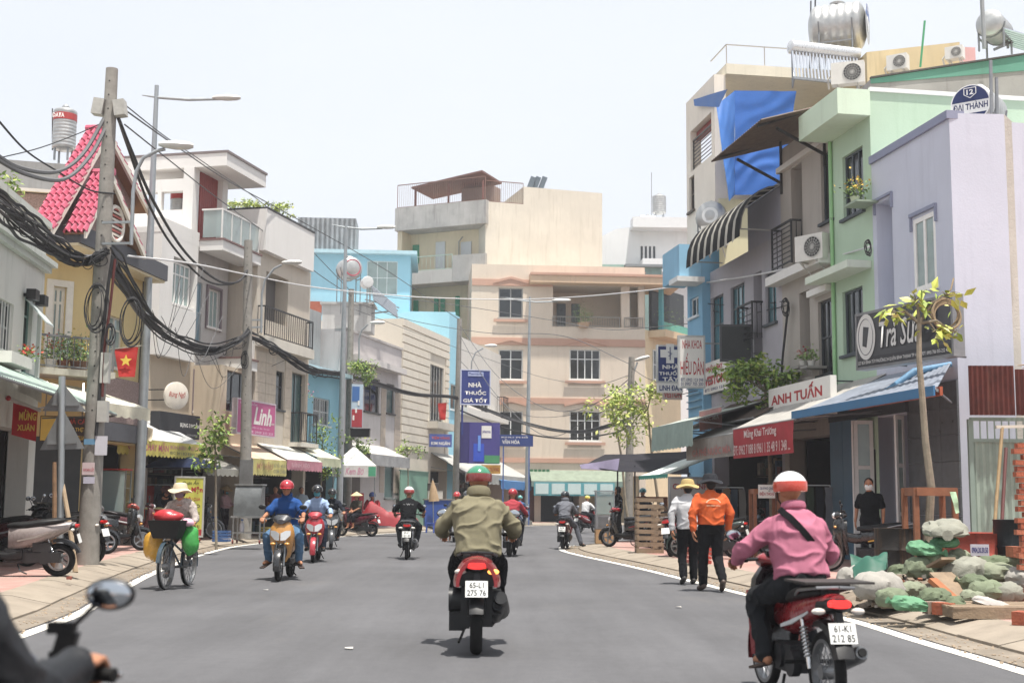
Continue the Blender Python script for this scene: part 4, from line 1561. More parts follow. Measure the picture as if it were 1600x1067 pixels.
#  grey plain house
g0_,g1_=e1+.02,sF(FL2,626,640)
zg_=zF(FL2,580,530)
H=thing('house','plain grey house with dark windows behind leaning shrub on pole','house',FL2 . P((g0_+g1_)/2,0))
w1=FL2 . rect(569,593,590,644)
w2=FL2 . rect(604,616,600,646)
sg=(g0_+.2,g0_+2.6,Z0,2.6,.6)
w4=FL2 . rect(601,616,728,778)
mb=MB()
wall_with_holes(mb,FL2,g0_,g1_,0,zg_,[w1,w2,sg,w4])
shell(mb,FL2,g0_,g1_,0,zg_,8,zg_-.3)
mb. build('wall',wallm('#bbb6b5',.3,.1),H)
shop_fill(FL2,H,sg,1.6,6)
window(FL2,H,w1,2,1,'#4a4a4a',GLASS)
window(FL2,H,w2,1,1,'#4a4a4a',mat('#3d5a5c',.1,0,.2,2))
window(FL2,H,w4,1,1,'#6c7674',mat('#5e7474',.15,0,.2,2))
fp(FL2,'ledge',H,plain('#c9c4c0',.6),g0_+.8,g1_-.5,zF(FL2,585,575),zF(FL2,585,566),.004,.45)
fp(FL2,'coping',H,wallm('#b5b1ae',.5),g0_-.02,g1_,zg_+.002,zg_+.1,-.3,.06)
TL2=mat('#b3a596',.6,0,.15,5,.1,30,.2)
for k in range(18):
 z=zF(FL2,610,770)+k*.27
 if z>zg_-1.2:
  break
 for(p,q)in((w2[0]-.75,w2[0]-.1),(w2[1]+.1,g1_-.03)):
  if not(w2[2]-.2<z<w2[3]+.1)or True:
   fp(FL2,'tile',H,TL2,p,q,z+.008,z+.262,.003,.02)
#  cream house with horizontal siding
k0,k1=g1_+.02,sF(FL2,700,640)
zk=zF(FL2,662,512)
H=thing('house','cream house with horizontal ribbed siding and tall barred window','house',FL2 . P((k0+k1)/2,0))
w1=FL2 . rect(672,693,572,658)
sg=(sF(FL2,672,760),k1-.1,Z0,2.9,.8)
mb=MB()
wall_with_holes(mb,FL2,k0,k1,0,zk,[w1,sg])
shell(mb,FL2,k0,k1,0,zk,8,zk-.3)
mb. build('wall',wallm('#d2c9b8',.15,.06),H)
shop_fill(FL2,H,sg,1.6,7)
window(FL2,H,w1,3,2,'#494d52',GLASS,bars=5)
SID=mat('#d6cebe',.7,0,.1,4,.05,30,.15)
zs0,zs1=zF(FL2,650,705),zk
for k in range(16):
 z=zs0+(zs1-zs0)*k/16
 segs=[(k0+.02,w1[0]-.25)]
 if z>w1[3]+.3:
  segs=[(k0+.02,k1-.02)]
 else:
  segs. append((w1[1]+.25,k1-.02))
 for(p,q)in segs:
  fp(FL2,'siding_board',H,SID,p,q,z+.05,z+(zs1-zs0)/16-.01,.003,.07)
fp(FL2,'balcony_slab',H,wallm('#c9c2b4',.3),w1[0]-.5,w1[1]+.5,w1[2]-.45,w1[2]-.1,.004,.6)
t=thing('green_gate','pale green sheet gate leaning at foot of siding house','gate',FL2 . P(sF(FL2,646,790,.3),Z0,.3))
q0,q1=sF(FL2,626,760,.3),sF(FL2,669,760,.3)
fp(FL2,'panel',t,mat('#6f9a86',.6,0,.15,3),q0,q1,Z0,zF(FL2,646,737,.3),.25,.3)
mb=MB();FL2 . box(mb,q0-.03,q1+.03,zF(FL2,646,737,.3)+.002,zF(FL2,646,737,.3)+.06,.22,.33);mb. build('top_rail',plain('#5d7f70',.6),t)
#  blue strip and white pharmacy house
m0,m1=k1+.02,sF(FL2,717,600)
H=thing('house','slim blue house strip squeezed beside the pharmacy house','house',FL2 . P((m0+m1)/2,0))
mb=MB()
zz=zF(FL2,708,490)
wall_with_holes(mb,FL2,m0,m1,0,zz,[(m0+.4,m1-.4,zF(FL2,708,640),zF(FL2,708,600))])
shell(mb,FL2,m0,m1,0,zz,9,zz)
mb. build('wall',SKY_,H)
window(FL2,H,(m0+.4,m1-.4,zF(FL2,708,640),zF(FL2,708,600)),1,1,'#dfe3e3',GLASS)
mb=MB()
F6=Fac(AT(628,480,76.0)[:2],(1,.06))
F6 . box(mb,sF(F6,628,480),sF(F6,712,480),5,zF(F6,670,487),-2,-.0);mb. build('rear_wall',SKY_,H)
n0,n1=m1+.02,sF(FL2,784,600)
zn=zF(FL2,750,540)
H=thing('house','white pharmacy house under the purple corner sign','house',FL2 . P((n0+n1)/2,0))
w1=FL2 . rect(722,733,590,640)
w2=FL2 . rect(752,765,600,645)
sg=(n0+.3,n1-.4,Z0,3.0,1.0)
mb=MB()
wall_with_holes(mb,FL2,n0,n1,0,zn,[w1,w2,sg])
shell(mb,FL2,n0,n1,0,zn,8,zn-.3)
mb. build('wall',wallm('#cfccc6',.3,.08),H)
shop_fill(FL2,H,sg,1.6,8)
window(FL2,H,w1,2,1,'#e0e0dc',GLASS)
window(FL2,H,w2,2,1,'#e0e0dc',GLASS)
zr=zF(FL2,772,710,.5)
fp(FL2,'ledge',H,plain('#d5d2cc',.6),n0,n1+.1,zF(FL2,750,655),zF(FL2,750,645),.004,.5)
railing(FL2,H,n1-1.5,n1-.1,zF(FL2,772,645),zF(FL2,772,645)+1.0,.5,8,None,ends=.4)
#  cream corner building across the bend
CR1=wallm('#d0c1ae',.28,.07,'#8f8068')
CR2=wallm('#ccc5b6',.4,.1,'#8b826c')
OLD=wallm('#a9a7a3',.8,.25,'#5f5c58',.4)
SAL=wallm('#bd9580',.2,.08,'#8b6a58')
p_=AT(735,600,79.0)
FC=Fac(p_[:2],(1,.07))
q0,q1=0.0,sF(FC,1008,560)
ztop=zF(FC,860,415)
H=thing('corner_building','cream four storey corner building with salmon bands facing down the road','building',FC. P(q1/2,0))
wins=[FC. rect(779,817,450,497),FC. rect(779,817,546,593),FC. rect(779,817,642,689),FC. rect(890,938,546,593),FC. rect(890,938,642,689)]
loggia=(sF(FC,864,470),q1+.5,zF(FC,930,511),zF(FC,930,447),3.0)
shops=[(sF(FC,795,780),sF(FC,835,780),Z0,3.0,3.0),(sF(FC,845,780),sF(FC,905,780),Z0,3.0,3.0),(sF(FC,915,780),q1-.4,Z0,3.0,3.0)]
mb=MB()
wall_with_holes(mb,FC,q0,q1,0,ztop,wins+[loggia]+shops,deep=.25)
FC. box(mb,loggia[0],q1-.01,loggia[2],loggia[3],-3.2,-3.0)
shell(mb,FC,q0,q1,0,ztop,10,ztop-.02)
mb. build('wall',CR1,H)
for i,w in enumerate(wins):
 window(FC,H,w,2 if i<3 else 4,2,'#d3d5d2' if i else '#9a9a96',GLASS,split=.68,deep=.15,fw=.07)
 mb=MB()
 z=w[3]+.25
 sm=(w[0]+w[1])/2
 hw=(w[1]-w[0])/2+.35
 pts=[(-1,0),(-1,.16),(-.5,.32),(0,.45),(.5,.32),(1,.16),(1,0),(.85,.06),(.45,.18),(0,.3),(-.45,.18),(-.85,.06)]
 mb. prism([FC. P(sm+a*hw,z+b,.004)for a,b in pts],FC. n*.14)
 mb. build('hood_mould',SAL,H)
 fp(FC,'sill_band',H,SAL,w[0]-.3,w[1]+.3,w[2]-.25,w[2]-.08,.085,.18)
for(ya,yb,xa,xb)in((437,447,737,860),(529,540,737,1006),(622,631,737,1006),(716,723,737,1006)):
 xm=(xa+xb)/2
 fp(FC,'salmon_band',H,SAL,q0+.02,loggia[0]-.02 if ya==437 else q1-.002,zF(FC,xm,yb),zF(FC,xm,ya),.003,.09)
ze=zF(FC,950,447)
fp(FC,'eave_slab',H,wallm('#cdb091',.3),loggia[0]-1.5,sF(FC,1062,440),ze,ze+.45,-3,1.0)
fp(FC,'eave_edge',H,SAL,loggia[0]-1.5,sF(FC,1064,440),ze+.452,ze+.6,-3,1.08)
for x0,x1 in((971,984),(998,1008)):
 fp(FC,'column',H,CR1,sF(FC,x0,480),sF(FC,x1,480),loggia[2]+.002,ze-.002,-.5,-.05)
fp(FC,'loggia_door',H,mat('#394346',.3),sF(FC,870,480,-2.9),sF(FC,884,480,-2.9),loggia[2]+.01,loggia[2]+1.9,-2.99,-2.9)
fp(FC,'loggia_window',H,mat('#3b4446',.2),sF(FC,893,480,-2.9),sF(FC,906,480,-2.9),loggia[2]+.7,loggia[2]+1.9,-2.99,-2.9)
window(FC,H,(sF(FC,975,470,-1.8),sF(FC,985,470,-1.8),loggia[2]+.1,ze-.2),2,3,'#d4d6d2',GLASS_TEAL,off=-1.8,sill=False)
railing(FC,H,loggia[0],sF(FC,968,500),loggia[2],loggia[2]+.62,.04,26,plain('#8d8a84',.6))
railing(FC,H,sF(FC,976,500),sF(FC,1004,500),loggia[2],loggia[2]+.62,.04,8,plain('#8d8a84',.6))
FCr=Fac(FC. P(q1,0)[:2],(.55,.83))
mb=MB()
FCr. box(mb,.003,5,0,loggia[2]-.1,-6,0)
mb. build('side_wall',wallm('#d2c09c',.25),H)
rw=(1.0,2.6,zF(FCr,1018,592),zF(FCr,1018,546))
window(FCr,H,rw,2,2,'#d3d5d2',GLASS,off=.15,deep=.14,sill=True)
fp(FCr,'balcony_slab',H,wallm('#c9b08c',.3),.5,5.5,loggia[2]-.55,loggia[2]-.1,.003,1.2)
fp(FCr,'teal_post',H,plain('#3f8f96',.6),.9,1.15,loggia[2]-.1,ze+.2,.5,.75)
fp(FCr,'room_shade_panel',H,mat('#33383c',.8),1.3,6,loggia[2]-.1,ze+.3,-.4,-.2)  # dark panel painting the shade of the open balcony behind the counter
fp(FCr,'teal_counter',H,plain('#4f9a8c',.6),1.2,6,loggia[2]-.1,loggia[2]+.6,.3,.4)
t=thing('tin_roof','red corrugated tin roof piece above the cream loggia','roof',FC. P(7,ze+.6,0))
mb=MB()
A=[FC. P(sF(FC,905,438)+i*.17,ze+.62+.03*(i%2),.4)for i in range(24)]
B=[p+FC. n*-3+V((.8,0,.75))for p in A]
k=len(A)
mb. add(A+B,[(i,i+1,k+i+1,k+i)for i in range(k-1)]);mb. add([p-V((0,0,.02))for p in A+B],[(i,k+i,k+i+1,i+1)for i in range(k-1)])
mb. build('sheet',mat('#a5635a',.6,0,.3,3),t)
zf=zF(FC,870,757)
t=awning(FC,'pale green striped awning along foot of cream corner building',sF(FC,830,760,1.2),sF(FC,985,760,1.2),zF(FC,900,735),zF(FC,900,752,1.3),.01,1.3,mat('#7d8a78',.6,0,.25,3),.3,mat('#768a80',.6,0,.2,5),nsc=24,corrug=True)
sb_=FC. rect(834,960,756,768,1.35)
t=board(FC,'long teal shop fascia with pale panels under green awning',(sb_[0],sb_[1],sb_[2]-.25,sb_[3]+.1),1.45,.08,plain('#4b97a0',.5),'shop_fascia')
for i in range(5):
 w=(sb_[1]-sb_[0])/5
 fp(FC,'pale_panel',t,plain('#b9ccca',.5),sb_[0]+w*i+.1,sb_[0]+w*(i+1)-.1,sb_[2]-.15,sb_[3]+.02,1.452,1.47)
t=thing('folded_umbrella_rack','row of dark green cloth pieces hung on wall above shop fascia','cloth',FC. P(4,zF(FC,840,745),.2))
for i in range(5):
 s=sF(FC,828+i*6.4,740,.2)
 fp(FC,'cloth_piece',t,cloth('#2f6b45'),s,s+.2,zF(FC,840,748,.2),zF(FC,840,733,.2),.12,.2)
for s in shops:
 fp(FC,'shop_shade_back',H,mat('#2c3038',.8),s[0]+.01,s[1]-.01,Z0+.01,2.98,-3.1,-3.0)  # dark panel painted in place of the shade inside the shop
fp(FC,'rust_shutter',H,mat('#6b3a30',.7,0,.2,4),shops[0][0],shops[0][1],Z0,2.6,-.3,-.2)
pc=AT(757,500,84.0)
FU1=Fac(pc[:2],(1,.30))
FU2=Fac(pc[:2],(-1,.45))
zu=zF(FU1,800,288)
H=thing('apartment_block','older cream block with caged roof terrace rising behind corner building','building',pc*V((1,1,0)))
r1=sF(FU1,941,340)
l1=sF(FU2,621,380)
mb=MB()
sA=sF(FU1,818,300)
zA=zF(FU1,800,318)
FU1 . box(mb,0,sA,0,zA,-7,0)
FU1 . box(mb,sA+.003,r1,0,zF(FU1,880,297),-7,-.003)
mb. build('blank_wall',CR2,H)
mb=MB()
zpt,zpb=zF(FU2,690,320),zF(FU2,690,356)
zb2t,zb2b=zF(FU2,680,408),zF(FU2,680,443)
mb=MB()
FU2 . box(mb,.003,l1,0,zpb,-6,-1.3)
FU2 . box(mb,l1-.35,l1,0,zpb,-1.3,0)
mb. build('rear_wall',wallm('#d0c2a4',.3),H)
fp(FU2,'roof_parapet',H,OLD,-.15,l1+.1,zpb,zpt,-1.5,.25)
fp(FU2,'balcony_front',H,OLD,-.1,l1*.35,zb2b,zb2t+.25,-1.3,.2)
fp(FU2,'balcony_front',H,wallm('#b9b6b0',.6),l1*.352,l1+.1,zb2b,zb2b+.9,-1.3,.2)
railing(FU2,H,l1*.36,l1*.85,zb2b+.9,zb2t+.35,.1,9,plain('#9fb5a8',.6))
GS=mat('#2f8a68',.6,0,.15,4)
for(x,y0_,y1_,w)in((650,383,412,12),(650,469,497,9),(682,466,497,8),(692,466,497,8),(715,463,497,8)):
 s,z=FU2 . sz(x,y0_,-1.25)
 fp(FU2,'green_shutter',H,GS,s-w/50,s+w/50,zF(FU2,x,y1_,-1.25),z,-1.295,-1.2)
for(x,w)in((688,18),(728,20)):
 s=sF(FU2,x,400,-1.25)
 fp(FU2,'balcony_door',H,plain('#bfc3c4',.6),s-w/50,s+w/50,zb2b+.2,zF(FU2,x,378,-1.25),-1.295,-1.22)
mb=MB()
ps=[FU2 . P(*FU2 . sz(717,410,-1.0),-1.0),FU2 . P(*FU2 . sz(717,378,-1.0),-1.0),FU2 . P(*FU2 . sz(723,370,-1.0),-1.0)]
mb. tube(ps,.05,6);mb. build('drain_pipe',plain('#8b8a86'),H)
zc0,zc1=zpt,zF(FU2,690,288)
def cage(F,s0,s1,z0,z1,n,o):
 return railing(F,H,s0,s1,z0,z1,o,n,plain('#7d5c50',.7),name='cage_panel')
cage(FU2,0,l1,zc0,zc1+.2,40,.1)
cage(FU1,0,sA,zA,zF(FU1,790,284),18,-.1)
zr=zF(FU2,700,290)
mb=MB()
A=[FU2 . P(.3,zr+.7,0),FU2 . P(l1*.85,zr+.05,0),FU2 . P(l1*.85,zr+.0,-3.2),FU2 . P(.3,zr+.6,-3.2)]
mb. prism(A,(0,0,.12));mb. build('terrace_roof',mat('#6f4a40',.7,0,.3,3),H)
for s in(.4,l1*.45,l1*.83):
 mb=MB();mb. bar(FU2 . P(s,zpt-.1,-.4),FU2 . P(s,zr+.2,-.4),.14);mb. build('post',mat('#7a4a40',.7),H)
fp(FU2,'terrace_room',H,mat('#8d7a70',.8),.3,l1*.42,zpt-.05,zr+.2,-3,-2)
for i,x in enumerate((830,838,848)):
 s,z=FU1 . sz(x,290,-.5)
 t=thing('roof_vent','grey tilted vent hood on roof of older cream block, %s'%('first','second','third')[i],'vent')
 t. location=FU1 . P(s,z,-.5)
 mb=MB();a=FU1 . P(s,z-.2,-.5);mb. box(a+V((0,0,.35)),(.35,.3,.9),Matrix. Rotation(.35,3,'Y'));mb. build('hood',mat('#5d6a74',.4),t)
 mb=MB();mb. box(a-V((0,0,.2)),(.45,.4,.3));mb. build('base',plain('#8d9194'),t)
mb=MB()
pw_=AT(905,420,96)
FW=Fac(pw_[:2],(1,.03))
H=thing('house','white house with balcony behind cream building under steel tank','house',FW. P(4,0))
mb=MB()
mb. prism([FW. P(0,5),FW. P(sF(FW,1085,400),5),FW. P(sF(FW,1085,400),zF(FW,1060,350)),FW. P(sF(FW,985,360),zF(FW,985,355)),FW. P(sF(FW,962,358),zF(FW,962,358)),FW. P(0,zF(FW,907,387))],FW. n*-6)
mb. build('wall',wallm('#dfe0e0',.12,.04),H)
fp(FW,'roof_slab',H,plain('#dcdddd',.6),sF(FW,985,360),sF(FW,1090,400),zF(FW,1040,362),zF(FW,1040,346),.003,1.5)
fp(FW,'balcony',H,plain('#dedfdf',.6),sF(FW,1000,400),sF(FW,1090,400),zF(FW,1040,430),zF(FW,1040,410),.003,1.5)
for i in range(4):
 s=sF(FW,1001+i*6.5,398)
 fp(FW,'window',H,GLASS,s,s+.16,zF(FW,1010,411),zF(FW,1010,385),.003,.03)
c=AT(1030,320,98)
tank('square looking steel tank on stand above white rear house',c,(0,0,1),.55,1.3,None,.8)
c=AT(1012,341,97)
tank('white solar header tank lying on white rear house roof',c,(1,.1,0),.22,1.2,None,.1)
t=thing('antenna_mast','very thin mast beside tank on white rear house','mast',AT(1018,345,97))
mb=MB();mb. cyl(AT(1018,345,97),AT(1018,270,97),.03,6);mb. build('tube',plain('#8b8d8f'),t)
FS=Fac(AT(905,440,90)[:2],(1,.02))
H=thing('shed','pale teal roof shed between cream building and white house','shed',FS. P(3,0))
fp(FS,'wall',H,wallm('#8fb0a8',.5,.15),sF(FS,908,430),sF(FS,975,430),6,zF(FS,940,413),-3,0)
fp(FS,'wing',H,wallm('#7d9a98',.5,.15),sF(FS,978,430)+.01,sF(FS,1034,430),6,zF(FS,1005,418),-3,0)
fp(FS,'wing_roof',H,plain('#7b8286',.6),sF(FS,976,430),sF(FS,1036,430),zF(FS,1005,418)+.002,zF(FS,1005,414),-3,.3)
#  people
def remesh(mb,voxel,smooth=2,wr=0.0,wf=9.0,seed=0.0,stretch=(1,1,1)):
 me=bpy. data. meshes. new('tmp')
 me. from_pydata(mb. v,[],mb. f)
 o=bpy. data. objects. new('tmp',me)
 md=o. modifiers. new('r','REMESH')
 md. mode='VOXEL'
 md. voxel_size=voxel
 md. use_smooth_shade=True
 if smooth:
  s=o. modifiers. new('s','SMOOTH')
  s. factor=.5
  s. iterations=smooth
 out=evaluate(o)
 bpy. data. objects. remove(o)
 bpy. data. meshes. remove(me)
 if wr:
  n=len(out. vertices)
  co=[0.0]*(3*n)
  no=[0.0]*(3*n)
  out. vertices. foreach_get('co',co)
  out. vertices. foreach_get('normal',no)
  for i in range(0,3*n,3):
   q=V((co[i]*stretch[0]*wf+seed*3.1,co[i+1]*stretch[1]*wf+seed,co[i+2]*stretch[2]*wf))
   a=noise. noise(q)
   b=noise. noise(q*2.3+V((5,1,9)))
   w=wr*(1.3*max(0.0,1-abs(a)*3.2)**2-.25+b*.22)
   co[i]+=no[i]*w
   co[i+1]+=no[i+1]*w
   co[i+2]+=no[i+2]*w
  out. vertices. foreach_set('co',co)
  out. update()
 out. shade_smooth()
 return out
def limb(mb,pts,rad,n=12):
 pts=[V(p)for p in pts]
 for a,b,r0,r1 in zip(pts,pts[1:],rad,rad[1:]):
  mb. tube([a,b],[r0,r1],n)
 for p,r in zip(pts,rad):
  mb. ell(p,r,None,n,8)
def torso(mb,secs,n=18):
 """secs: centre, half width, half depth, axis normal taken from neighbours; x is across"""
 rings=[]
 for i,(c,w,d)in enumerate(secs):
  a=V(secs[max(i-1,0)][0]);b=V(secs[min(i+1,len(secs)-1)][0])
  t=(b-a). normalized()
  across=V((1,0,0))
  across=(across-t*across. dot(t)). normalized()
  fw=t. cross(across). normalized()
  rg=[]
  for k in range(n):
   an=2*math. pi*k/n
   cs,sn=math. cos(an),math. sin(an)
   rg. append(V(c)+across*(w*math. copysign(abs(cs)**.8,cs))+fw*(d*math. copysign(abs(sn)**.8,sn)))
  rings. append(rg)
 mb. loft(rings)
def join_meshes(ms):
 mb=MB()
 for m in ms:
  mb. add([v. co for v in m. vertices],[tuple(p. vertices)for p in m. polygons])
  bpy. data. meshes. remove(m)
 me=bpy. data. meshes. new('body')
 me. from_pydata(mb. v,[],mb. f)
 me. shade_smooth()
 return me
def hand_mesh(w,d,pn,side,curl=.5,sc=1.0,vox=.0055):
 """w wrist, d finger direction, pn palm normal (the side fingers close on), side +1 thumb to d x pn"""
 d=V(d). normalized();pn=V(pn). normalized();pn=(pn-d*pn. dot(d)). normalized()
 sd_=d. cross(pn). normalized()*side
 mb=MB()
 M=Matrix((sd_,d,pn)). transposed()
 limb(mb,[V(w)-d*.05,V(w)],[.027*sc,.026*sc],10)
 mb. ell(V(w)+d*.048*sc,(.041*sc,.056*sc,.017*sc),M,12,8)
 lens=[(.030,.044,.030,.022,.0086),(.011,.050,.033,.024,.0090),(-.010,.046,.030,.023,.0087),(-.030,.036,.024,.020,.0078)]
 for(x,l1,l2,l3,r)in lens:
  p=V(w)+(sd_*x+d*(.094-abs(x-.01)*.25))*sc
  pts=[V(w)+(sd_*x*.8+d*.05)*sc,p]
  dd=d. copy()
  for j,L in enumerate((l1,l2,l3)):
   an=curl*(.8 if j==0 else 1.05)
   dd=(dd*math. cos(an)+pn*math. sin(an)). normalized()if j==0 else dd
   if j:
    nn=(pn*math. cos(0))
    ax=d. cross(pn). normalized()
    dd=(Matrix. Rotation(an,3,ax)@dd). normalized()
   p=p+dd*L*sc
   pts. append(p)
  limb(mb,pts,[r*sc*1.1,r*1.12*sc,r*sc,r*.92*sc,r*.8*sc],8)
 b=V(w)+(sd_*.024+d*.018)*sc
 t1=b+(sd_*.028+d*.026+pn*.008)*sc
 t2=t1+(sd_*.010+d*.028+pn*(.006+.02*curl))*sc
 t3=t2+(d*.022+pn*(.004+.02*curl)-sd_*.004*curl)*sc
 limb(mb,[b,t1,t2,t3],[.014*sc,.0125*sc,.0108*sc,.009*sc],8)
 return remesh(mb,vox,1)
def head_mb(mb,c,f,up,sc=1.0):
 """skull, jaw, brow, nose, ears around head centre c looking along f"""
 f=V(f). normalized();up=V(up). normalized();up=(up-f*up. dot(f)). normalized();r=f. cross(up)
 M=Matrix((r,f,up)). transposed()
 c=V(c)
 P=lambda x,y,z:c+(r*x+f*y+up*z)*sc
 mb. ell(P(0,-.012,.025),(.077*sc,.098*sc,.098*sc),M,20,14)
 mb. ell(P(0,.022,-.035),(.062*sc,.070*sc,.083*sc),M,18,12)
 mb. ell(P(0,.062,-.092),(.030*sc,.026*sc,.022*sc),M,12,8)
 mb. ell(P(0,.078,.022),(.052*sc,.018*sc,.012*sc),M,12,8)
 limb(mb,[P(0,.086,.012),P(0,.100,-.022)],[.009*sc,.014*sc],8)
 mb. ell(P(.013,.088,-.026),.009*sc,None,8,6);mb. ell(P(-.013,.088,-.026),.009*sc,None,8,6)
 mb. ell(P(0,.084,-.055),(.024*sc,.012*sc,.007*sc),M,10,6)
 mb. ell(P(0,.082,-.066),(.020*sc,.012*sc,.007*sc),M,10,6)
 for s in(-1,1):
  mb. ell(P(.077*s,-.012,-.008),(.010*sc,.020*sc,.033*sc),M,10,8)
 return P,M
RIDE=dict(pel=(0,-.17,.86),wai=(0,-.13,1.0),che=(0,-.06,1.20),nek=(0,.0,1.37),hea=(0,.05,1.50),lsh=(-.175,-.03,1.262),rsh=(.175,-.03,1.262),lel=(-.30,.10,1.08),rel=(.30,.10,1.08),lwr=(-.33,.34,1.015),rwr=(.33,.34,1.015),lhi=(-.10,-.13,.84),rhi=(.10,-.13,.84),lkn=(-.20,.30,.72),rkn=(.20,.30,.72),lan=(-.17,.14,.33),ran=(.17,.14,.33),lto=(-.19,.30,.27),rto=(.19,.30,.27),look=(0,1,-.05),lhd=(0,1,-.15),rhd=(0,1,-.15),lpn=(0,0,-1),rpn=(0,0,-1),curl=1.0)
STAND=dict(pel=(0,0,.93),wai=(0,.0,1.07),che=(0,.0,1.27),nek=(0,.01,1.45),hea=(0,.03,1.58),lsh=(-.178,0,1.355),rsh=(.178,0,1.355),lel=(-.25,-.02,1.13),rel=(.25,-.02,1.13),lwr=(-.26,.06,.89),rwr=(.26,.06,.89),lhi=(-.09,0,.92),rhi=(.09,0,.92),lkn=(-.10,.03,.49),rkn=(.10,.03,.49),lan=(-.10,-.02,.09),ran=(.10,-.02,.09),lto=(-.12,.15,.035),rto=(.12,.15,.035),look=(0,1,0),lhd=(0,.1,-1),rhd=(0,.1,-1),lpn=(1,0,0),rpn=(-1,0,0),curl=.45)
def person(label,base,rz,pose=None,top='#888888',legs='#222222',sleeve='long',trousers='long',shoe='#1b1b1b',head='helmet',hcol='#c02020',hcol2=None,mask=None,hair=True,skin=None,vox=.013,fat=1.0,hood=False,group=None,extra=None,barefoot=False,open_collar=False,wr=.010,topm=None,glasses=False,sc=1.0,hem=0.0):
 J=dict(STAND if pose is None else pose)
 J={k:(V(v)if isinstance(v,tuple)else v)for k,v in J. items()}
 skin=skin or SKIN
 o=thing('person',label,'person',base,group,world_coords=False,rz=rz)
 o. scale=(sc,sc,sc)
 f=J['look']
 mb=MB()
 torso(mb,[(J['pel']-V((0,0,.07)),.13,.09),(J['pel'],.155,.115),(J['wai'],.135*fat,.10*fat),(J['che'],.165*fat,.115*fat),(J['nek']-V((0,.01,.06)),.12,.075),(J['nek'],.055,.055)])
 limb(mb,[J['nek']-V((0,0,.04)),J['hea']-V((0,0,.06))],[.056,.052],12)
 tz=(J['hea']-J['nek']). normalized()
 P,M=head_mb(mb,J['hea'],f,V((0,0,1))if abs(f. normalized(). z)<.7 else tz)
 hands=[]
 for s,k in((-1,'l'),(1,'r')):
  limb(mb,[J[k+'sh'],J[k+'el'],J[k+'wr']],[.052,.040,.027],10)
  limb(mb,[J[k+'hi'],J[k+'kn'],J[k+'an']],[.082,.056,.040],12)
  a,t=J[k+'an'],J[k+'to']
  limb(mb,[a-V((0,0,.03))-(t-a)*.2,a*.3+t*.7,t],[.036,.034,.026],10)
  hands. append(hand_mesh(J[k+'wr'],J[k+'hd'],J[k+'pn'],s if J[k+'pn']. z<-.5 else-s if k=='l' else 1,J['curl']))
 body=remesh(mb,min(vox,.012),2)
 me=join_meshes([body]+hands)
 b=link('body',me,skin,o)
 mb=MB()
 fa=1.12
 torso(mb,[(J['pel']-V((0,0,.09)),.14,.10),(J['pel'],.178,.138),(J['pel']. lerp(J['wai'],.75),.155*fat,.125*fat)])
 for s,k in((-1,'l'),(1,'r')):
  hi,kn,an=J[k+'hi'],J[k+'kn'],J[k+'an']
  if trousers=='short':
   limb(mb,[hi,hi. lerp(kn,.8)],[.108,.088],14)
  elif trousers=='mid':
   limb(mb,[hi,kn,kn. lerp(an,.45)],[.106,.078,.066],14)
  else:
   limb(mb,[hi,kn,kn. lerp(an,.95)],[.106,.077,.064],14)
 lm=legs if not isinstance(legs,str)else cloth(legs)
 link('trousers',remesh(mb,vox,2,wr*.8,11,len(label),(1,1,.6)),lm,o)
 mb=MB()
 low=J['pel']. lerp(J['wai'],.25-hem)
 torso(mb,[(low,.176*fat,.142*fat),(J['wai'],.168*fat,.142*fat),(J['wai']. lerp(J['che'],.5),.182*fat,.145*fat),(J['che'],.195*fat,.142*fat),(J['che']. lerp(J['nek'],.45),.19*fat**.5,.118),(J['che']. lerp(J['nek'],.68),.155*fat**.5,.1),(J['nek']-V((0,.0,.02)),.085,.08),(J['nek']+V((0,.005,.012)),.066,.068)])
 for s,k in((-1,'l'),(1,'r')):
  sh,el,wr_=J[k+'sh'],J[k+'el'],J[k+'wr']
  if sleeve=='long':
   limb(mb,[sh,sh. lerp(el,.3),el,el. lerp(wr_,.93)],[.066*fat**.5,.068*fat**.5,.058*fat,.044*fat],14)
  else:
   limb(mb,[sh,sh. lerp(el,.35),sh. lerp(el,.75)],[.066*fat**.5,.068*fat**.5,.07*fat],14)
 tm=topm or cloth(top)
 topo=link('shirt',remesh(mb,vox,2,wr,5.5,len(label)*.7,(.9,1.0,1.5)),tm,o)
 if open_collar or hood:
  mb=MB()
  nk=J['nek']
  mb. torus(nk+V((0,.0,.03)),V((0,.25,1)),.075,.02 if not hood else .04,20,8,.032 if not hood else .055)
  mb. build('collar' if not hood else 'hood',tm,topo)
 for s,k in((-1,'l'),(1,'r')):
  a,t=J[k+'an'],J[k+'to']
  mb=MB()
  hl=a-(t-a)*.22
  hl=V((hl. x,hl. y,hl. z))
  dz=V((0,0,.035))
  if barefoot:
   dn=(t-a). normalized()
   mb. box(a. lerp(t,.5)-V((0,0,.055)),(.085,.25,.018),V((dn. x,dn. y,dn. z)). to_track_quat('Y','Z'). to_matrix())
   q=mb. build('sandal',plain(shoe),o)
  else:
   limb(mb,[a-dz-(t-a)*.18,a. lerp(t,.6)-dz*.6,t+(t-a). normalized()*.02],[.045,.045,.034],10)
   q=link('shoe',remesh(mb,.012,1),plain(shoe,.5),o)
 up=M. col[2]
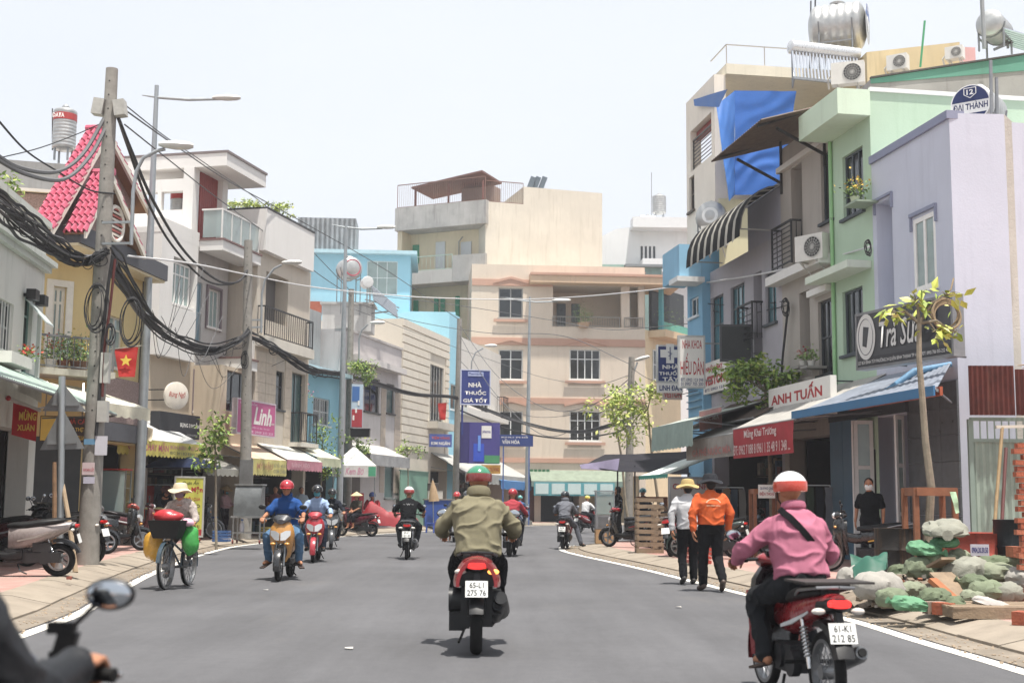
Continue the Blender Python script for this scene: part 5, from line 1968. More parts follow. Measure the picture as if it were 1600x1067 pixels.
 if head=='helmet':
  mb=MB()
  rings=[]
  n=26
  for j in range(9):
   th=math. pi*.60*j/8
   rr,zz=math. sin(max(th,.03)),math. cos(th)
   rings. append([P(.122*rr*math. cos(2*math. pi*i/n),-.012+.142*rr*math. sin(2*math. pi*i/n),.035+.118*zz)for i in range(n)])
  inner=[[P(.108*math. cos(2*math. pi*i/n),-.012+.128*math. sin(2*math. pi*i/n),-.002)for i in range(n)]]
  mb. loft(rings+inner,True)
  he=mb. build('helmet',paint(hcol,.22,.8),o)
  if hcol2:
   mb=MB()
   mb. loft([[P(.1235*rr*math. cos(2*math. pi*i/n),-.012+.1435*rr*math. sin(2*math. pi*i/n),z)for i in range(n)]for(rr,z)in((.955,-.004),(.985,.012),(1.0,.035),(.992,.058),(.97,.072))],False)
   mb. build('helmet_stripe',paint(hcol2,.25,.6),he)
  mb=MB()
  vis=[P(.118*math. sin(a),-.012+.14*math. cos(a),.02)for a in[-.9+1.8*i/12 for i in range(13)]]
  vo=[P(.13*math. sin(a),.022+.168*math. cos(a),.005)for a in[-.8+1.6*i/12 for i in range(13)]]
  k=len(vis)
  up_=[p+up*.006 for p in vis+vo]
  mb. add(vis+vo+up_,[(i,i+1,k+i+1,k+i)for i in range(k-1)]+[(2*k+i,3*k+i,3*k+i+1,2*k+i+1)for i in range(k-1)]+[(k+i,k+i+1,3*k+i+1,3*k+i)for i in range(k-1)])
  mb. build('visor',paint(hcol,.25,.6),he)
  mb=MB()
  for s in(-1,1):
   mb. tube([P(.09*s,.03,.0),P(.082*s,.035,-.06),P(.03*s,.04,-.118)],.006,6)
  mb. build('strap',DARK,he)
 elif head=='conical':
  mb=MB()
  mb. lathe([(.235,0),(.232,.012),(.02,.15),(.004,.155)],P(0,0,.045),up,28)
  mb. build('conical_hat',mat('#c9b184',.8,0,.2,20,.3,80),o)
 elif head=='bucket':
  mb=MB()
  n=26
  def brim(rx,ry,z,am):
   return[P(rx*math. cos(a),-.01+ry*math. sin(a),z+am*math. sin(3*a+.7))for a in[2*math. pi*i/n for i in range(n)]]
  mb. loft([brim(.19,.2,.0,.02),brim(.185,.195,.006,.02),brim(.115,.13,.045,.004),brim(.108,.122,.085,.002),brim(.09,.10,.125,0),brim(.03,.04,.138,0)])
  mb. build('hat',cloth(hcol),o)
 if hair and head in('none','bucket','conical')or head=='none':
  mb=MB()
  mb. ell(P(0,-.03,.042),(.086,.098,.094),M,18,12)
  mb. ell(P(0,-.065,-.03),(.07,.055,.075),M,14,10)
  link('hair',remesh(mb,.011,1,.004,40),HAIR,o)
 if mask:
  mb=MB()
  n=9
  rows=[]
  for(z,y,w)in((.0,.094,.066),(-.03,.118,.074),(-.06,.112,.07),(-.1,.088,.05)):
   rows. append([P(w*math. sin(a)*1.05,(y-.02)*math. cos(a)+.012,z)for a in[-1.25+2.5*i/(n-1)for i in range(n)]])
  for a,b2 in zip(rows,rows[1:]):
   mb. add(a+b2,[(i,i+1,n+i+1,n+i)for i in range(n-1)])
   mb. add([p+f. normalized()*.002 for p in a+b2],[(i,n+i,n+i+1,i+1)for i in range(n-1)])
  mb. build('face_mask',cloth(mask),o)
 for s in(-1,1):
  mb=MB()
  mb. ell(P(.031*s,.080,.004),(.013,.008,.008),M,8,6)
  mb. build('eye',mat('#1a1513',.25,0,0),o)
 if glasses:
  mb=MB()
  for s in(-1,1):
   mb. ell(P(.032*s,.093,.003),(.025,.006,.018),M,12,8)
  mb. bar(P(-.07,.088,.01),P(.07,.088,.01),.006)
  mb. build('sunglasses',mat('#0c0c0d',.1,0,0),o)
 return o,P
#  motorbikes
def sec(y,z,w,h,p=2.6,n=16,zb=None):
 return[V((w*math. copysign(abs(math. cos(a))**(2/p),math. cos(a)),y,z+h*math. copysign(abs(math. sin(a))**(2/p),math. sin(a))))for a in[2*math. pi*i/n for i in range(n)]]
def wheel(o,y,R,r,spokes,name,wide=None,mrim=None):
 mb=MB()
 mb. torus((0,y,R),(1,0,0),R-r,r,30,10,wide or r)
 w=mb. build(name,RUBBER,o)
 mb=MB()
 ri=R-2*r+.01
 mb. loft([[V((x,y+rr*math. cos(a),R+rr*math. sin(a)))for a in[2*math. pi*i/30 for i in range(30)]]for(x,rr)in((-.03,ri+.012),(-.03,ri-.018),(.03,ri-.018),(.03,ri+.012))],False,True)
 mb. cyl((-.05,y,R),(.05,y,R),.05,14)
 for k in range(spokes):
  a=2*math. pi*k/spokes
  e=V((0,math. cos(a),math. sin(a)))
  if spokes<8:
   mb. bar(V((0,y,R))+e*.03,V((0,y,R))+e*(ri-.01),.03,.035)
  else:
   mb. bar(V((.03*(1 if k%2 else-1),y,R))+e*.03,V((0,y,R))+e*(ri-.01),.005)
 mb. build('rim',mrim or metal('#8e9092',.35,.8),w)
 return w
def motorbike(label,base,rz,c1='#7a1d1d',c2='#17181a',kind='scooter',plate=None,lit=False,group=None,mirror=True,seatc='#141416',lean=0.0,rack=False,light_blink=False,c3=None,cat='motorbike',ctail=None,cshield=None,cfend=None):
 o=thing('motorbike',label,cat,base,group,world_coords=False,rz=rz)
 if lean:
  o. rotation_euler=(0,lean,rz)
 B1,B2=paint(c1),plain(c2,.4)
 B3=paint(c3)if c3 else B2
 sct=kind=='scooter'
 R=.25 if sct else .285
 r=.048 if sct else .038
 yr,yf=-.62,.63
 wheel(o,yr,R,r,5 if sct else 24,'rear_wheel',.055 if sct else .04)
 wheel(o,yf,R,r*.9,5 if sct else 24,'front_wheel')
 mb=MB()
 for s in(-1,1):
  mb. tube([(.075*s,yf,R),(.075*s,yf-.06,R+.2),(.06*s,.46,.78)],.02,8)
 mb. tube([(0,.46,.70),(0,.42,.98)],.03,8)
 mb. build('front_fork',metal('#7d8083',.35,.8),o)
 mb=MB()
 rg=[]
 for k in range(10):
  a=R_(-15+150*k/9)
  rr=R+.035
  cy,cz=yf+rr*math. cos(a),R+rr*math. sin(a)
  w=.062
  e=V((0,math. cos(a),math. sin(a)))
  c=V((0,cy,cz))
  rg. append([c+V((-w,0,0))-e*.05,c+V((-w*.8,0,0)),c+e*.012,c+V((w*.8,0,0)),c+V((w,0,0))-e*.05,c+V((w*.7,0,0))-e*.008,c-e*.004,c+V((-w*.7,0,0))-e*.008])
 mb. loft(rg)
 mb. build('front_fender',paint(cfend)if cfend else B1,o)
 mb=MB()
 rg=[]
 for(z,y,w,d)in((.30,.36,.10,.05),(.42,.40,.15,.09),(.58,.46,.19,.12),(.74,.50,.21,.12),(.86,.49,.19,.10),(.95,.46,.13,.07)):
  rg. append([V((w*math. sin(a),y-d+d*1.5*math. cos(a)**1 if abs(a)<1.6 else y-d,z))for a in[-1.5+3.0*i/12 for i in range(13)]]+[V((w*.9*math. sin(a),y-d-.03,z))for a in[1.5-3.0*i/6 for i in range(7)]])
 mb. loft(rg)
 mb. build('leg_shield',paint(cshield)if cshield else B1,o)
 mb=MB()
 mb. loft([sec(.30,.66,.13,.25),sec(.37,.66,.15,.26)])
 mb. build('inner_shield',B2,o)
 hz,hy=(.72,.585)if sct else(.99,.50)
 LENS=mat('#d5dadd',.08,.25,.05,10,spec=.8)
 mb=MB()
 if sct:
  for s in(-1,1):
   mb. loft([[V((s*(.012+.15*u),hy+.06-.085*u-.02*abs(v),hz+.035*u+.075*v))for(u,v)in((0,-.9),(.5,-1),(1,-.2),(1,.8),(.5,1),(0,.7))],[V((s*(.012+.14*u),hy-.0-.085*u,hz+.035*u+.05*v))for(u,v)in((0,-.9),(.5,-1),(1,-.2),(1,.8),(.5,1),(0,.7))]])
 else:
  mb. ell((0,.50,.985),(.105,.06,.06),None,16,10)
 mb. build('headlight',LENS,o)
 if sct:
  mb=MB();mb. ell((0,.50,.47),(.11,.075,.15),None,14,10);mb. build('lower_grille',BLACKP,o)
 mb=MB()
 mb. loft([sec(.30,1.00,.07,.035,2.2),sec(.38,1.015,.14,.05,2.4),sec(.46,1.0,.14,.065,2.4),sec(.52,.985,.10,.05,2.2)]if not sct else[sec(.28,1.00,.07,.035,2.2),sec(.36,1.02,.15,.055,2.3),sec(.46,1.0,.15,.07,2.3),sec(.55,.955,.07,.035,2.2)])
 mb. build('handlebar_cowl',B3 if sct else B1,o)
 mb=MB()
 mb. loft([[V((x*.09,.325,1.055+y*.02))for x,y in((-1,-1),(1,-1),(1,1),(-1,1))],[V((x*.09,.40,1.075+y*.012))for x,y in((-1,-1),(1,-1),(1,1),(-1,1))]])
 mb. build('dashboard',BLACKP,o)
 for s in(-1,1):
  mb=MB();mb. ell((.115*s,hy+(.01 if sct else-.0),(.60 if sct else .80)),(.045,.035,.025),None,10,8)
  mb. build('front_indicator',mat('#d8973c',.15,0,.05),o)
 mb=MB()
 mb. tube([(-.34,.36,1.0),(-.16,.40,1.01),(.16,.40,1.01),(.34,.36,1.0)],.013,8)
 mb. build('handlebar',BLACKP,o)
 for s in(-1,1):
  mb=MB();mb. cyl((.23*s,.384,1.005),(.37*s,.352,.998),.019,10);mb. build('grip',RUBBER,o)
  mb=MB();mb. tube([(.20*s,.41,1.01),(.24*s,.44,1.0),(.37*s,.41,.99)],.008,6);mb. build('brake_lever',CHROME,o)
  if mirror:
   mb=MB();mb. tube([(.20*s,.40,1.02),(.25*s,.40,1.12),(.30*s,.40,1.17)],.007,6);ms=mb. build('mirror_stalk',BLACKP,o)
   mb=MB();mb. ell((.335*s,.40,1.195),(.065,.018,.042),None,14,8);mb. build('mirror',BLACKP,ms)
   mb=MB();mb. ell((.335*s,.388,1.195),(.056,.008,.034),None,14,8);mb. build('mirror_glass',mat('#b7bdc3',.03,1,0),ms)
 mb=MB()
 if sct:
  mb. loft([sec(.36,.33,.14,.05,4),sec(.1,.31,.17,.06,4),sec(-.12,.34,.16,.09,4)])
  mb. build('footboard',B2,o)
 else:
  mb. loft([sec(.38,.62,.05,.08),sec(.15,.58,.055,.09),sec(-.1,.60,.07,.1)])
  mb. build('frame_cover',B1,o)
  mb=MB()
  mb. cyl((-.24,.12,.29),(.24,.12,.29),.017,8)
  mb. cyl((-.22,-.38,.33),(.22,-.38,.33),.015,8)
  mb. build('foot_peg',RUBBER,o)
  mb=MB()
  for s in(-1,1):
   mb. bar((.15*s,.36,.30),(.18*s,.38,.78),.02,.12)
  mb. build('leg_guard',B1,o)
 mb=MB()
 mb. box((0,-.02,.32),(.20,.34,.2))
 mb. cyl((-.13,.02,.33),(.13,.02,.33),.09,14)
 mb. cyl((-.12,-.2,.3),(-.06,-.2,.3),.1,14)
 if sct:
  mb. box((-.11,-.42,.30),(.1,.5,.15))
  mb. cyl((-.17,-.45,.3),(-.09,-.45,.3),.10,14)
  mb. box((-.10,-.40,.45),(.13,.26,.13))
 mb. build('engine',metal('#3b3c3e',.5,.5),o)
 mb=MB()
 mb. loft([sec(.13,.755,.06,.03),sec(.05,.765,.115,.045),sec(-.18,.77,.135,.055),sec(-.34,.80,.14,.055),sec(-.58,.83,.125,.05),sec(-.70,.835,.07,.03)])
 mb. build('seat',mat(seatc,.55,0,.1,20,.1,80),o)
 mb=MB()
 if sct:
  mb. loft([sec(.10,.56,.10,.18),sec(-.05,.58,.155,.18),sec(-.3,.62,.185,.16),sec(-.55,.69,.175,.115),sec(-.76,.755,.12,.07),sec(-.86,.79,.05,.03)])
 else:
  mb. loft([sec(.06,.62,.07,.12),sec(-.1,.62,.115,.13),sec(-.32,.66,.135,.11),sec(-.55,.72,.125,.085),sec(-.78,.78,.085,.05),sec(-.86,.80,.04,.025)])
 mb. build('body_fairing',B1,o)
 mb=MB()
 for s in(-1,1):
  w=.19 if sct else .14
  mb. loft([[V((s*(w-.012),y,z+h))for h in(-hh,hh)]+[V((s*(w+.006-abs(y+.35)*.1),y,z+h))for h in(hh*.8,-hh*.8)]for(y,z,hh)in((-.05,.55,.012),(-.3,.60,.018),(-.6,.69,.008))])
 mb. build('side_stripe',plain('#c9cccd' if not c3 else c3,.35),o)
 mb=MB()
 mb. loft([sec(-.70,.74,.11,.055),sec(-.84,.755,.09,.05),sec(-.89,.76,.06,.035)])
 mb. build('tail_panel',B2,o)
 if ctail:
  mb=MB()
  rg=[]
  for(y,k)in((-.60,1.0),(-.80,.95),(-.885,.86)):
   arc=[V((.205*k*math. sin(a),y,.665+.185*k*math. cos(a)-abs(math. sin(a))**3*.05))for a in[-1.75+3.5*i/16 for i in range(17)]]
   arc2=[V((.172*k*math. sin(a),y,.66+.145*k*math. cos(a)-abs(math. sin(a))**3*.05))for a in[1.75-3.5*i/16 for i in range(17)]]
   rg. append(arc+arc2)
  mb. loft(rg)
  mb. build('tail_cowl',paint(ctail),o)
  mb=MB()
  mb. box((0,-.80,.655),(.30,.06,.12));mb. box((0,-.70,.42),(.27,.16,.34));mb. box((.15,-.62,.45),(.12,.3,.2));mb. cyl((-.24,-.66,.47),(-.10,-.66,.47),.10,16);mb. box((-.17,-.55,.29),(.13,.3,.16));mb. tube([(.19,-.3,.33),(.205,-.5,.37),(.205,-.84,.50)],[.06,.085,.055],14)
  mb. build('rear_housing',BLACKP,o)
 mb=MB()
 mb. loft([sec(-.86,.765,.085,.032,3),sec(-.905,.765,.07,.026,3)])
 mb. build('tail_light',mat('#c01512',.15,0,.1,30,emit=1.1 if lit else 0.0),o)
 for s in(-1,1):
  mb=MB();mb. ell((.14*s,-.84,.715),(.05,.03,.024),None,12,8)
  mb. build('rear_indicator',mat('#e08a28',.2,0,0,emit=1.6)if(light_blink and s==1)else mat('#c9c4bb',.15,0,.05),o)
 mb=MB()
 for s in(-1,1):
  mb. tube([(.12*s,-.35,.79),(.17*s,-.55,.84),(.13*s,-.8,.87),(0,-.86,.875)],.012,7)
 mb. build('grab_rail',metal('#8f9092',.35,.8)if not sct else BLACKP,o)
 mb=MB()
 rg=[]
 for k in range(8):
  a=R_(75+85*k/7)
  rr=R+.06+.03*k/7
  c=V((0,yr+rr*math. cos(a),R+rr*math. sin(a)))
  e=V((0,math. cos(a),math. sin(a)))
  w=.075
  rg. append([c+V((-w,0,0))-e*.04,c+V((-w*.8,0,0)),c+e*.01,c+V((w*.8,0,0)),c+V((w,0,0))-e*.04,c-e*.008])
 mb. loft(rg)
 mb. build('rear_fender',B2,o)
 py,pz=-.915,.575
 rot=Matrix. Rotation(R_(-18),3,'X')
 mb=MB();mb. box((0,py+.06,pz+.06),(.05,.05,.22),rot);mb. box((0,py+.02,pz+.0),(.15,.02,.12),rot);mb. build('plate_holder',BLACKP,o)
 mb=MB();mb. box((0,py,pz),(.19,.004,.14),rot);pl=mb. build('number_plate',plain('#d9dad6',.4),o)
 if plate:
  ux,uy=V((1,0,0)),rot@V((0,0,1))
  nrm=rot@V((0,-1,0))
  c=V((0,py,pz))+nrm*.004
  lettering(plate[0],DARK,pl,c-ux*.06+uy*.008,ux,uy,.12,.048,.01)
  lettering(plate[1],DARK,pl,c-ux*.08-uy*.058,ux,uy,.16,.05,.01)
 mb=MB()
 for s in((-1,1)if not sct else(-1,)):
  a,b=V((.115*s,yr+.03,R+.02)),V((.115*s,yr+.16,.64))
  mb. cyl(a,b,.014,8)
  for k in range(9):
   mb. torus(a. lerp(b,.25+.07*k),b-a,.024,.006,12,5)
 mb. build('rear_shock',CHROME,o)
 mb=MB()
 ex=.165
 mb. tube([(.1,.1,.22),(.13,-.05,.2),(ex,-.2,.26)],.02,8)
 pp=[(ex,-.22,.26),(ex+.01,-.30,.29),(ex+.015,-.45,.33),(ex+.015,-.75,.42),(ex+.015,-.80,.435)]
 mb. tube(pp,[.03,.05,.062,.062,.045],14)
 e_=mb. build('exhaust',metal('#2b2c2e' if sct else '#77797b',.4,.7),o)
 mb=MB()
 mb. tube([(ex+.03,-.34,.32),(ex+.05,-.5,.36),(ex+.045,-.74,.425)],[.03,.05,.035],10)
 mb. build('heat_shield',BLACKP if sct else CHROME,e_)
 mb=MB();mb. cyl((ex+.015,-.80,.435),(ex+.015,-.815,.439),.03,12);mb. build('exhaust_tip',DARK,e_)
 mb=MB()
 mb. tube([(-.1,-.05,.2),(-.14,-.1,.1),(-.16,-.2,.06)],.012,6)
 mb. build('stand',BLACKP,o)
 if rack:
  mb=MB();mb. box((.04,-.58,.90),(.5,.42,.015));mb. box((0,-.55,.885),(.3,.3,.02))
  mb. build('rear_rack_board',mat('#3a3634',.7),o)
 return o
#  riders on the road
def gz(px,py):
 p=G(px,py)
 return V((p. x,p. y,0))
b=gz(742,1022)+V((0,.6,0))
motorbike('dark motor scooter with red tail under olive jacket rider, orange indicator lit',b,R_(1),'#1b1b1e','#161719','scooter',('65-L1','275 76'),True,light_blink=True,ctail='#8e1f24')
pz_=dict(RIDE);pz_. update(nek=(0,.02,1.36),hea=(0,.08,1.49),che=(0,-.04,1.2),lel=(-.34,.06,1.06),rel=(.34,.06,1.06))
person('rider in olive hooded jacket and green helmet seen from behind',b,R_(1),pz_,'#78725a','#141417',head='helmet',hcol='#1f7a55',hcol2='#7a2320',hood=True,fat=1.2,vox=.010,wr=.016,hem=.55)
b=gz(1278,1118)+V((0,.62,0))
motorbike('red step-through motorbike with tail board under pink shirt rider',b,R_(8),'#8f2027','#161618','underbone',('61-K1','212 85'),True,cshield='#1a1a1c',rack=True,mirror=True). scale=(.91,.91,.91)
pz_=dict(RIDE);pz_. update(hea=(-.01,.03,1.53),nek=(0,-.02,1.39),che=(0,-.08,1.22),lel=(-.36,.06,1.10),rel=(.30,.02,1.06),lan=(-.19,.10,.31),lto=(-.21,.27,.27),look=(-.25,1,-.05))
o,P=person('rider in pink shirt with black shoulder strap and white orange helmet',b,R_(8),pz_,'#ad667c','#26282b',head='helmet',hcol='#d9dad8',hcol2='#c03a22',fat=1.12,vox=.011,wr=.014,barefoot=True,shoe='#4a3a30',open_collar=True,skin=SKIN,sc=.91)
mb=MB()
pts=[]
for k in range(15):
 t=k/14
 x=-.15+.36*t
 z=1.40-.42*t
 y=-.06-.185*math. sin(math. pi*min(1,.18+.72*t))+(.03 if t<.1 else 0)
 pts. append(V((x,y,z)))
rg=[]
for i,p in enumerate(pts):
 d=(pts[min(i+1,14)]-pts[max(i-1,0)]). normalized()
 n_=V((0,-1,0));w=d. cross(n_). normalized()*.024
 rg. append([p-w-n_*.004,p+w-n_*.004,p+w+n_*.012,p-w+n_*.012])
mb. loft(rg);mb. build('shoulder_strap',cloth('#17171a'),o)
b=gz(634,874)+V((0,.6,0))
motorbike('grey step-through motorbike under black t-shirt rider',b,R_(2),'#3a3c40','#1a1b1d','underbone',('59-F1','123 45'),False,c3='#8c8f92')
o,P=person('rider in black t-shirt and white helmet seen from behind',b,R_(2),dict(RIDE,lkn=(-.24,.28,.72),rkn=(.24,.28,.72),lel=(-.36,.06,1.08),rel=(.36,.06,1.08)),'#17181b','#33363a','short',head='helmet',hcol='#d6d5d2',hcol2='#a84444',fat=1.05)
lettering('~ W ~',mat('#c9c9c9',.7,0,0),o,V((-.12,-.255,1.22)),V((1,0,0)),V((0,0,1)),.24,.04,.01,name='shirt_print')
b=gz(434,908)+V((0,.62,0))
motorbike('gold and white motor scooter coming towards the camera',b,R_(181),'#b57f33','#1a1a1c','scooter',None,c3='#303236',cfend='#1c1c1e')
person('oncoming rider in blue polo shirt and red helmet with mask on chin',b,R_(181),dict(RIDE,lkn=(-.27,.27,.70),rkn=(.27,.27,.70),lan=(-.25,.14,.32),ran=(.25,.14,.32),lto=(-.31,.26,.27),rto=(.31,.26,.27)),'#1f4a86','#4d6f8f','short',head='helmet',hcol='#a81d2c',mask=None,fat=1.08,barefoot=True,shoe='#3a2a24',glasses=True,open_collar=True)
o=bpy. data. objects[-1]if False else None
b=gz(486,879)+V((0,.62,0))
motorbike('red motor scooter behind the gold one, coming towards the camera',b,R_(184),'#a51f2e','#1b1b1d','scooter',None,c3='#a51f2e')
person('oncoming rider in pale blue shirt, black helmet and teal mask',b,R_(184),RIDE,'#8fa6c8','#3f4a5c',head='helmet',hcol='#1c1d20',mask='#4f9aa8')
b=gz(513,858)+V((0,.5,0))
motorbike('dark scooter half hidden behind red scooter',b,R_(188),'#3f4246','#1b1b1d','scooter')
person('rider in dark navy top and black helmet behind the red scooter',b,R_(188),RIDE,'#20242e','#23252b',head='helmet',hcol='#1d1f22',mask='#6b8a80',vox=.016)
b=gz(556,838)+V((0,.2,.0));b. z=.0
motorbike('maroon scooter parked at left kerb under conical hat woman',b,R_(70),'#571a2a','#1b1b1d','scooter',c3='#571a2a')
person('woman in conical hat sitting sideways on parked maroon scooter',b,R_(150),dict(RIDE,pel=(0,-.02,.86),wai=(0,-.02,1.0),che=(0,0,1.18),nek=(0,.02,1.34),hea=(0,.05,1.46),lsh=(-.17,0,1.27),rsh=(.17,0,1.27),lel=(-.2,.1,1.05),rel=(.2,.1,1.05),lwr=(-.06,.26,.95),rwr=(.06,.26,.95),lhi=(-.09,.0,.84),rhi=(.09,0,.84),lkn=(-.1,.38,.74),rkn=(.1,.36,.74),lan=(-.1,.36,.34),ran=(.12,.40,.34),lto=(-.1,.5,.29),rto=(.12,.54,.29),curl=.6),'#4a463c','#1d1d24','short','mid',head='conical',vox=.016)
b=gz(884,858)+V((0,.5,0))
motorbike('dark scooter with red tail stopped at right corner kerb',b,R_(-8),'#5c1620','#17181a','scooter',('59','4821'))
person('woman in checked shirt and dark helmet with foot down at corner',b,R_(-8),dict(RIDE,rkn=(.30,.16,.62),ran=(.46,.0,.16),rto=(.55,.1,.10),look=(.5,1,0)),'#6d7078','#4d5058',head='helmet',hcol='#2b3036',vox=.015,hood=True,topm=None)
def far_rider(label,blabel,x,y,rz,top,hel,bike,legs='#2b2d33',kind='scooter'):
 b=gz(x,y)
 motorbike(blabel,b,rz,bike,'#1a1b1d',kind)
 return person(label,b,rz,RIDE,top,legs,head='helmet',hcol=hel,vox=.02)
far_rider('rider in white shirt and yellow helmet far round the bend','red scooter under yellow helmet rider far round the bend',917,832,R_(-35),'#c9cacb','#c9b52c','#8f1f26')
far_rider('rider in red shirt and red helmet just beyond olive jacket rider','dark scooter just beyond olive jacket rider',800,868,R_(-6),'#a33a44','#a3202c','#1d1e20')
far_rider('oncoming rider in dark coat and red white helmet left of olive jacket','grey scooter oncoming left of olive jacket rider',713,846,R_(176),'#3a3f48','#b8383c','#6d7074')
far_rider('oncoming rider with grey helmet close left of olive jacket shoulder','white scooter oncoming close left of olive jacket rider',729,852,R_(178),'#5d6168','#50555a','#a9acae')
far_rider('rider in teal helmet far ahead right of red helmet rider','blue scooter far ahead under teal helmet rider',812,828,R_(-12),'#3f5f86','#3f9a94','#2c4a80')
#  walkers
walk=dict(STAND)
walk. update(lkn=(-.10,.10,.50),rkn=(.10,.05,.50),lan=(-.10,.13,.10),ran=(.11,-.25,.17),lto=(-.12,.30,.04),rto=(.12,-.13,.05),lwr=(-.28,-.06,.89),rwr=(.28,.1,.9),lel=(-.28,-.04,1.14),rel=(.28,-.03,1.14))
g_=gz(1112,924)
o,P=person('walker in orange work jacket and dark bucket hat, black trousers',g_,R_(4),walk,'#cf5a1f','#17181b',head='bucket',hcol='#2c2e33',fat=1.12,vox=.012,shoe='#4a3b33',sc=1.03,mask=None)
mb=MB()
wt=mat('#e6cfae',.7,0,0)
rg=[]
for k in range(13):
 a=R_(20+140*k/12)
 mb. ell(V((.105*math. cos(a)*1.0,-.163*1.0-.012,1.265+.075*math. sin(a))),(.011,.006,.008),None,6,5)
mb. build('back_print',wt,o)['kind']='stuff'
lettering('BẢO HÀNH CÔNG',wt,o,V((-.10,-.182,1.235)),V((1,0,0)),V((0,0,1)),.2,.024,.01,name='back_lettering')
walk2=dict(walk);walk2 . update(lkn=(-.10,.04,.49),rkn=(.10,.09,.50),lan=(-.10,-.12,.13),ran=(.10,.10,.09),lto=(-.11,.02,.045),rto=(.11,.27,.035),rel=(.24,-.03,1.13))
g_=gz(1076,913)
person('walker in white shirt and straw coloured floppy hat',g_,R_(3),walk2,'#b9babc','#141519',head='bucket',hcol='#b29a62',fat=1.08,vox=.013,shoe='#33312f',hem=.5,sc=1.0)
g_=AT(1358,760,24.0);g_=V((g_. x,g_. y,Z0))
person('man in black t-shirt with white mask standing before shop door',g_,R_(150),dict(STAND,look=(-.2,1,0)),'#131417','#1b1c20','short',head='none',mask='#d9dad8',sc=.98,vox=.016)
g_=AT(966,800,41.5);g_=V((g_. x,g_. y,Z0))
person('street vendor in black top behind glass food cart at corner',g_,R_(75),dict(STAND,lwr=(-.2,.36,1.1),rwr=(.16,.38,1.25),lel=(-.28,.12,1.12),rel=(.28,.14,1.14),lhd=(0,1,.2),rhd=(0,1,.4),lpn=(0,0,-1),rpn=(0,0,-1)),'#1c1a1c','#231f22','short',head='none',vox=.018)
g_=AT(351,800,42.5);g_=V((g_. x,g_. y,Z0))
person('woman in pink blouse and conical hat tending steel food cart',g_,R_(-110),dict(STAND,lwr=(-.1,.35,1.05),rwr=(.12,.35,1.05),lel=(-.24,.12,1.12),rel=(.24,.12,1.12),lhd=(0,1,0),rhd=(0,1,0),lpn=(0,0,-1),rpn=(0,0,-1),look=(0,1,-.2)),'#c9a2ab','#2a1c26',head='conical',mask='#5d8f9a',vox=.018,sc=.92)
g_=AT(205,800,34.5);g_=V((g_. x,g_. y,Z0))
SIT=dict(RIDE,pel=(0,0,.48),wai=(0,.0,.62),che=(0,.03,.82),nek=(0,.06,.98),hea=(0,.1,1.1),lsh=(-.18,.03,.92),rsh=(.18,.03,.92),lel=(-.24,.14,.7),rel=(.24,.14,.7),lwr=(-.12,.36,.68),rwr=(.12,.36,.68),lhi=(-.09,.02,.46),rhi=(.09,.02,.46),lkn=(-.13,.42,.48),rkn=(.13,.42,.48),lan=(-.13,.4,.09),ran=(.13,.4,.09),lto=(-.14,.56,.04),rto=(.14,.56,.04),curl=.5)
person('stallholder in teal mask and pale cap sitting in shade behind lamp post',g_,R_(200),SIT,'#2a3140','#1d1f24',head='helmet',hcol='#8fa0a8',mask='#4f9aa8',vox=.02,sc=1.1)
g_=AT(246,800,37.0);g_=V((g_. x,g_. y,Z0))
person('stallholder in dark clothes and brown hat bending over red buckets',g_,R_(230),dict(STAND,che=(0,.22,1.2),wai=(0,.08,1.06),nek=(0,.34,1.3),hea=(0,.42,1.4),lsh=(-.18,.27,1.27),rsh=(.18,.27,1.27),lel=(-.22,.38,1.02),rel=(.22,.38,1.02),lwr=(-.1,.5,.85),rwr=(.1,.5,.85),look=(0,1,-.5)),'#23262e','#1d1f24',head='bucket',hcol='#5c3a38',vox=.02)
g_=AT(582,790,55);g_=V((g_. x,g_. y,Z0))
person('person in red jacket and blue cap behind the red covered cart',g_,R_(180),SIT,'#96262e','#2a2226',head='helmet',hcol='#2c4f9a',vox=.02,sc=1.25)
#  near rider at the left edge of the view
b=V((-1.23,2.66,0))
o=motorbike('dark motorbike beside the camera, only its right handlebar mirror in view',b,0,'#27456e','#17181a','underbone')
o. scale=(.905,.905,.905)
mb=MB()
mb. box((.225,.40,1.06),(.05,.03,.09),Matrix. Rotation(.25,3,'Y'));mb. box((.215,.40,1.11),(.07,.028,.03));mb. box((.20,.41,1.03),(.03,.03,.04))
mb. build('mirror_clamp',BLACKP,o)
o,P=person('rider in black leather sleeve gripping handlebar beside the camera',b,0,dict(RIDE,rsh=(.15,-.03,1.19),lsh=(-.15,-.03,1.19),nek=(0,.0,1.31),hea=(0,.05,1.44),rel=(.25,.07,.98),rwr=(.30,.275,1.03),rhd=(.12,1,.12)),'#15171b','#1b1c20',head='helmet',hcol='#222428',vox=.009,wr=.008,topm=mat('#14161a',.5,0,.15,9,.15,60,spec=.4),fat=1.08)
o. scale=(.905,.905,.905)
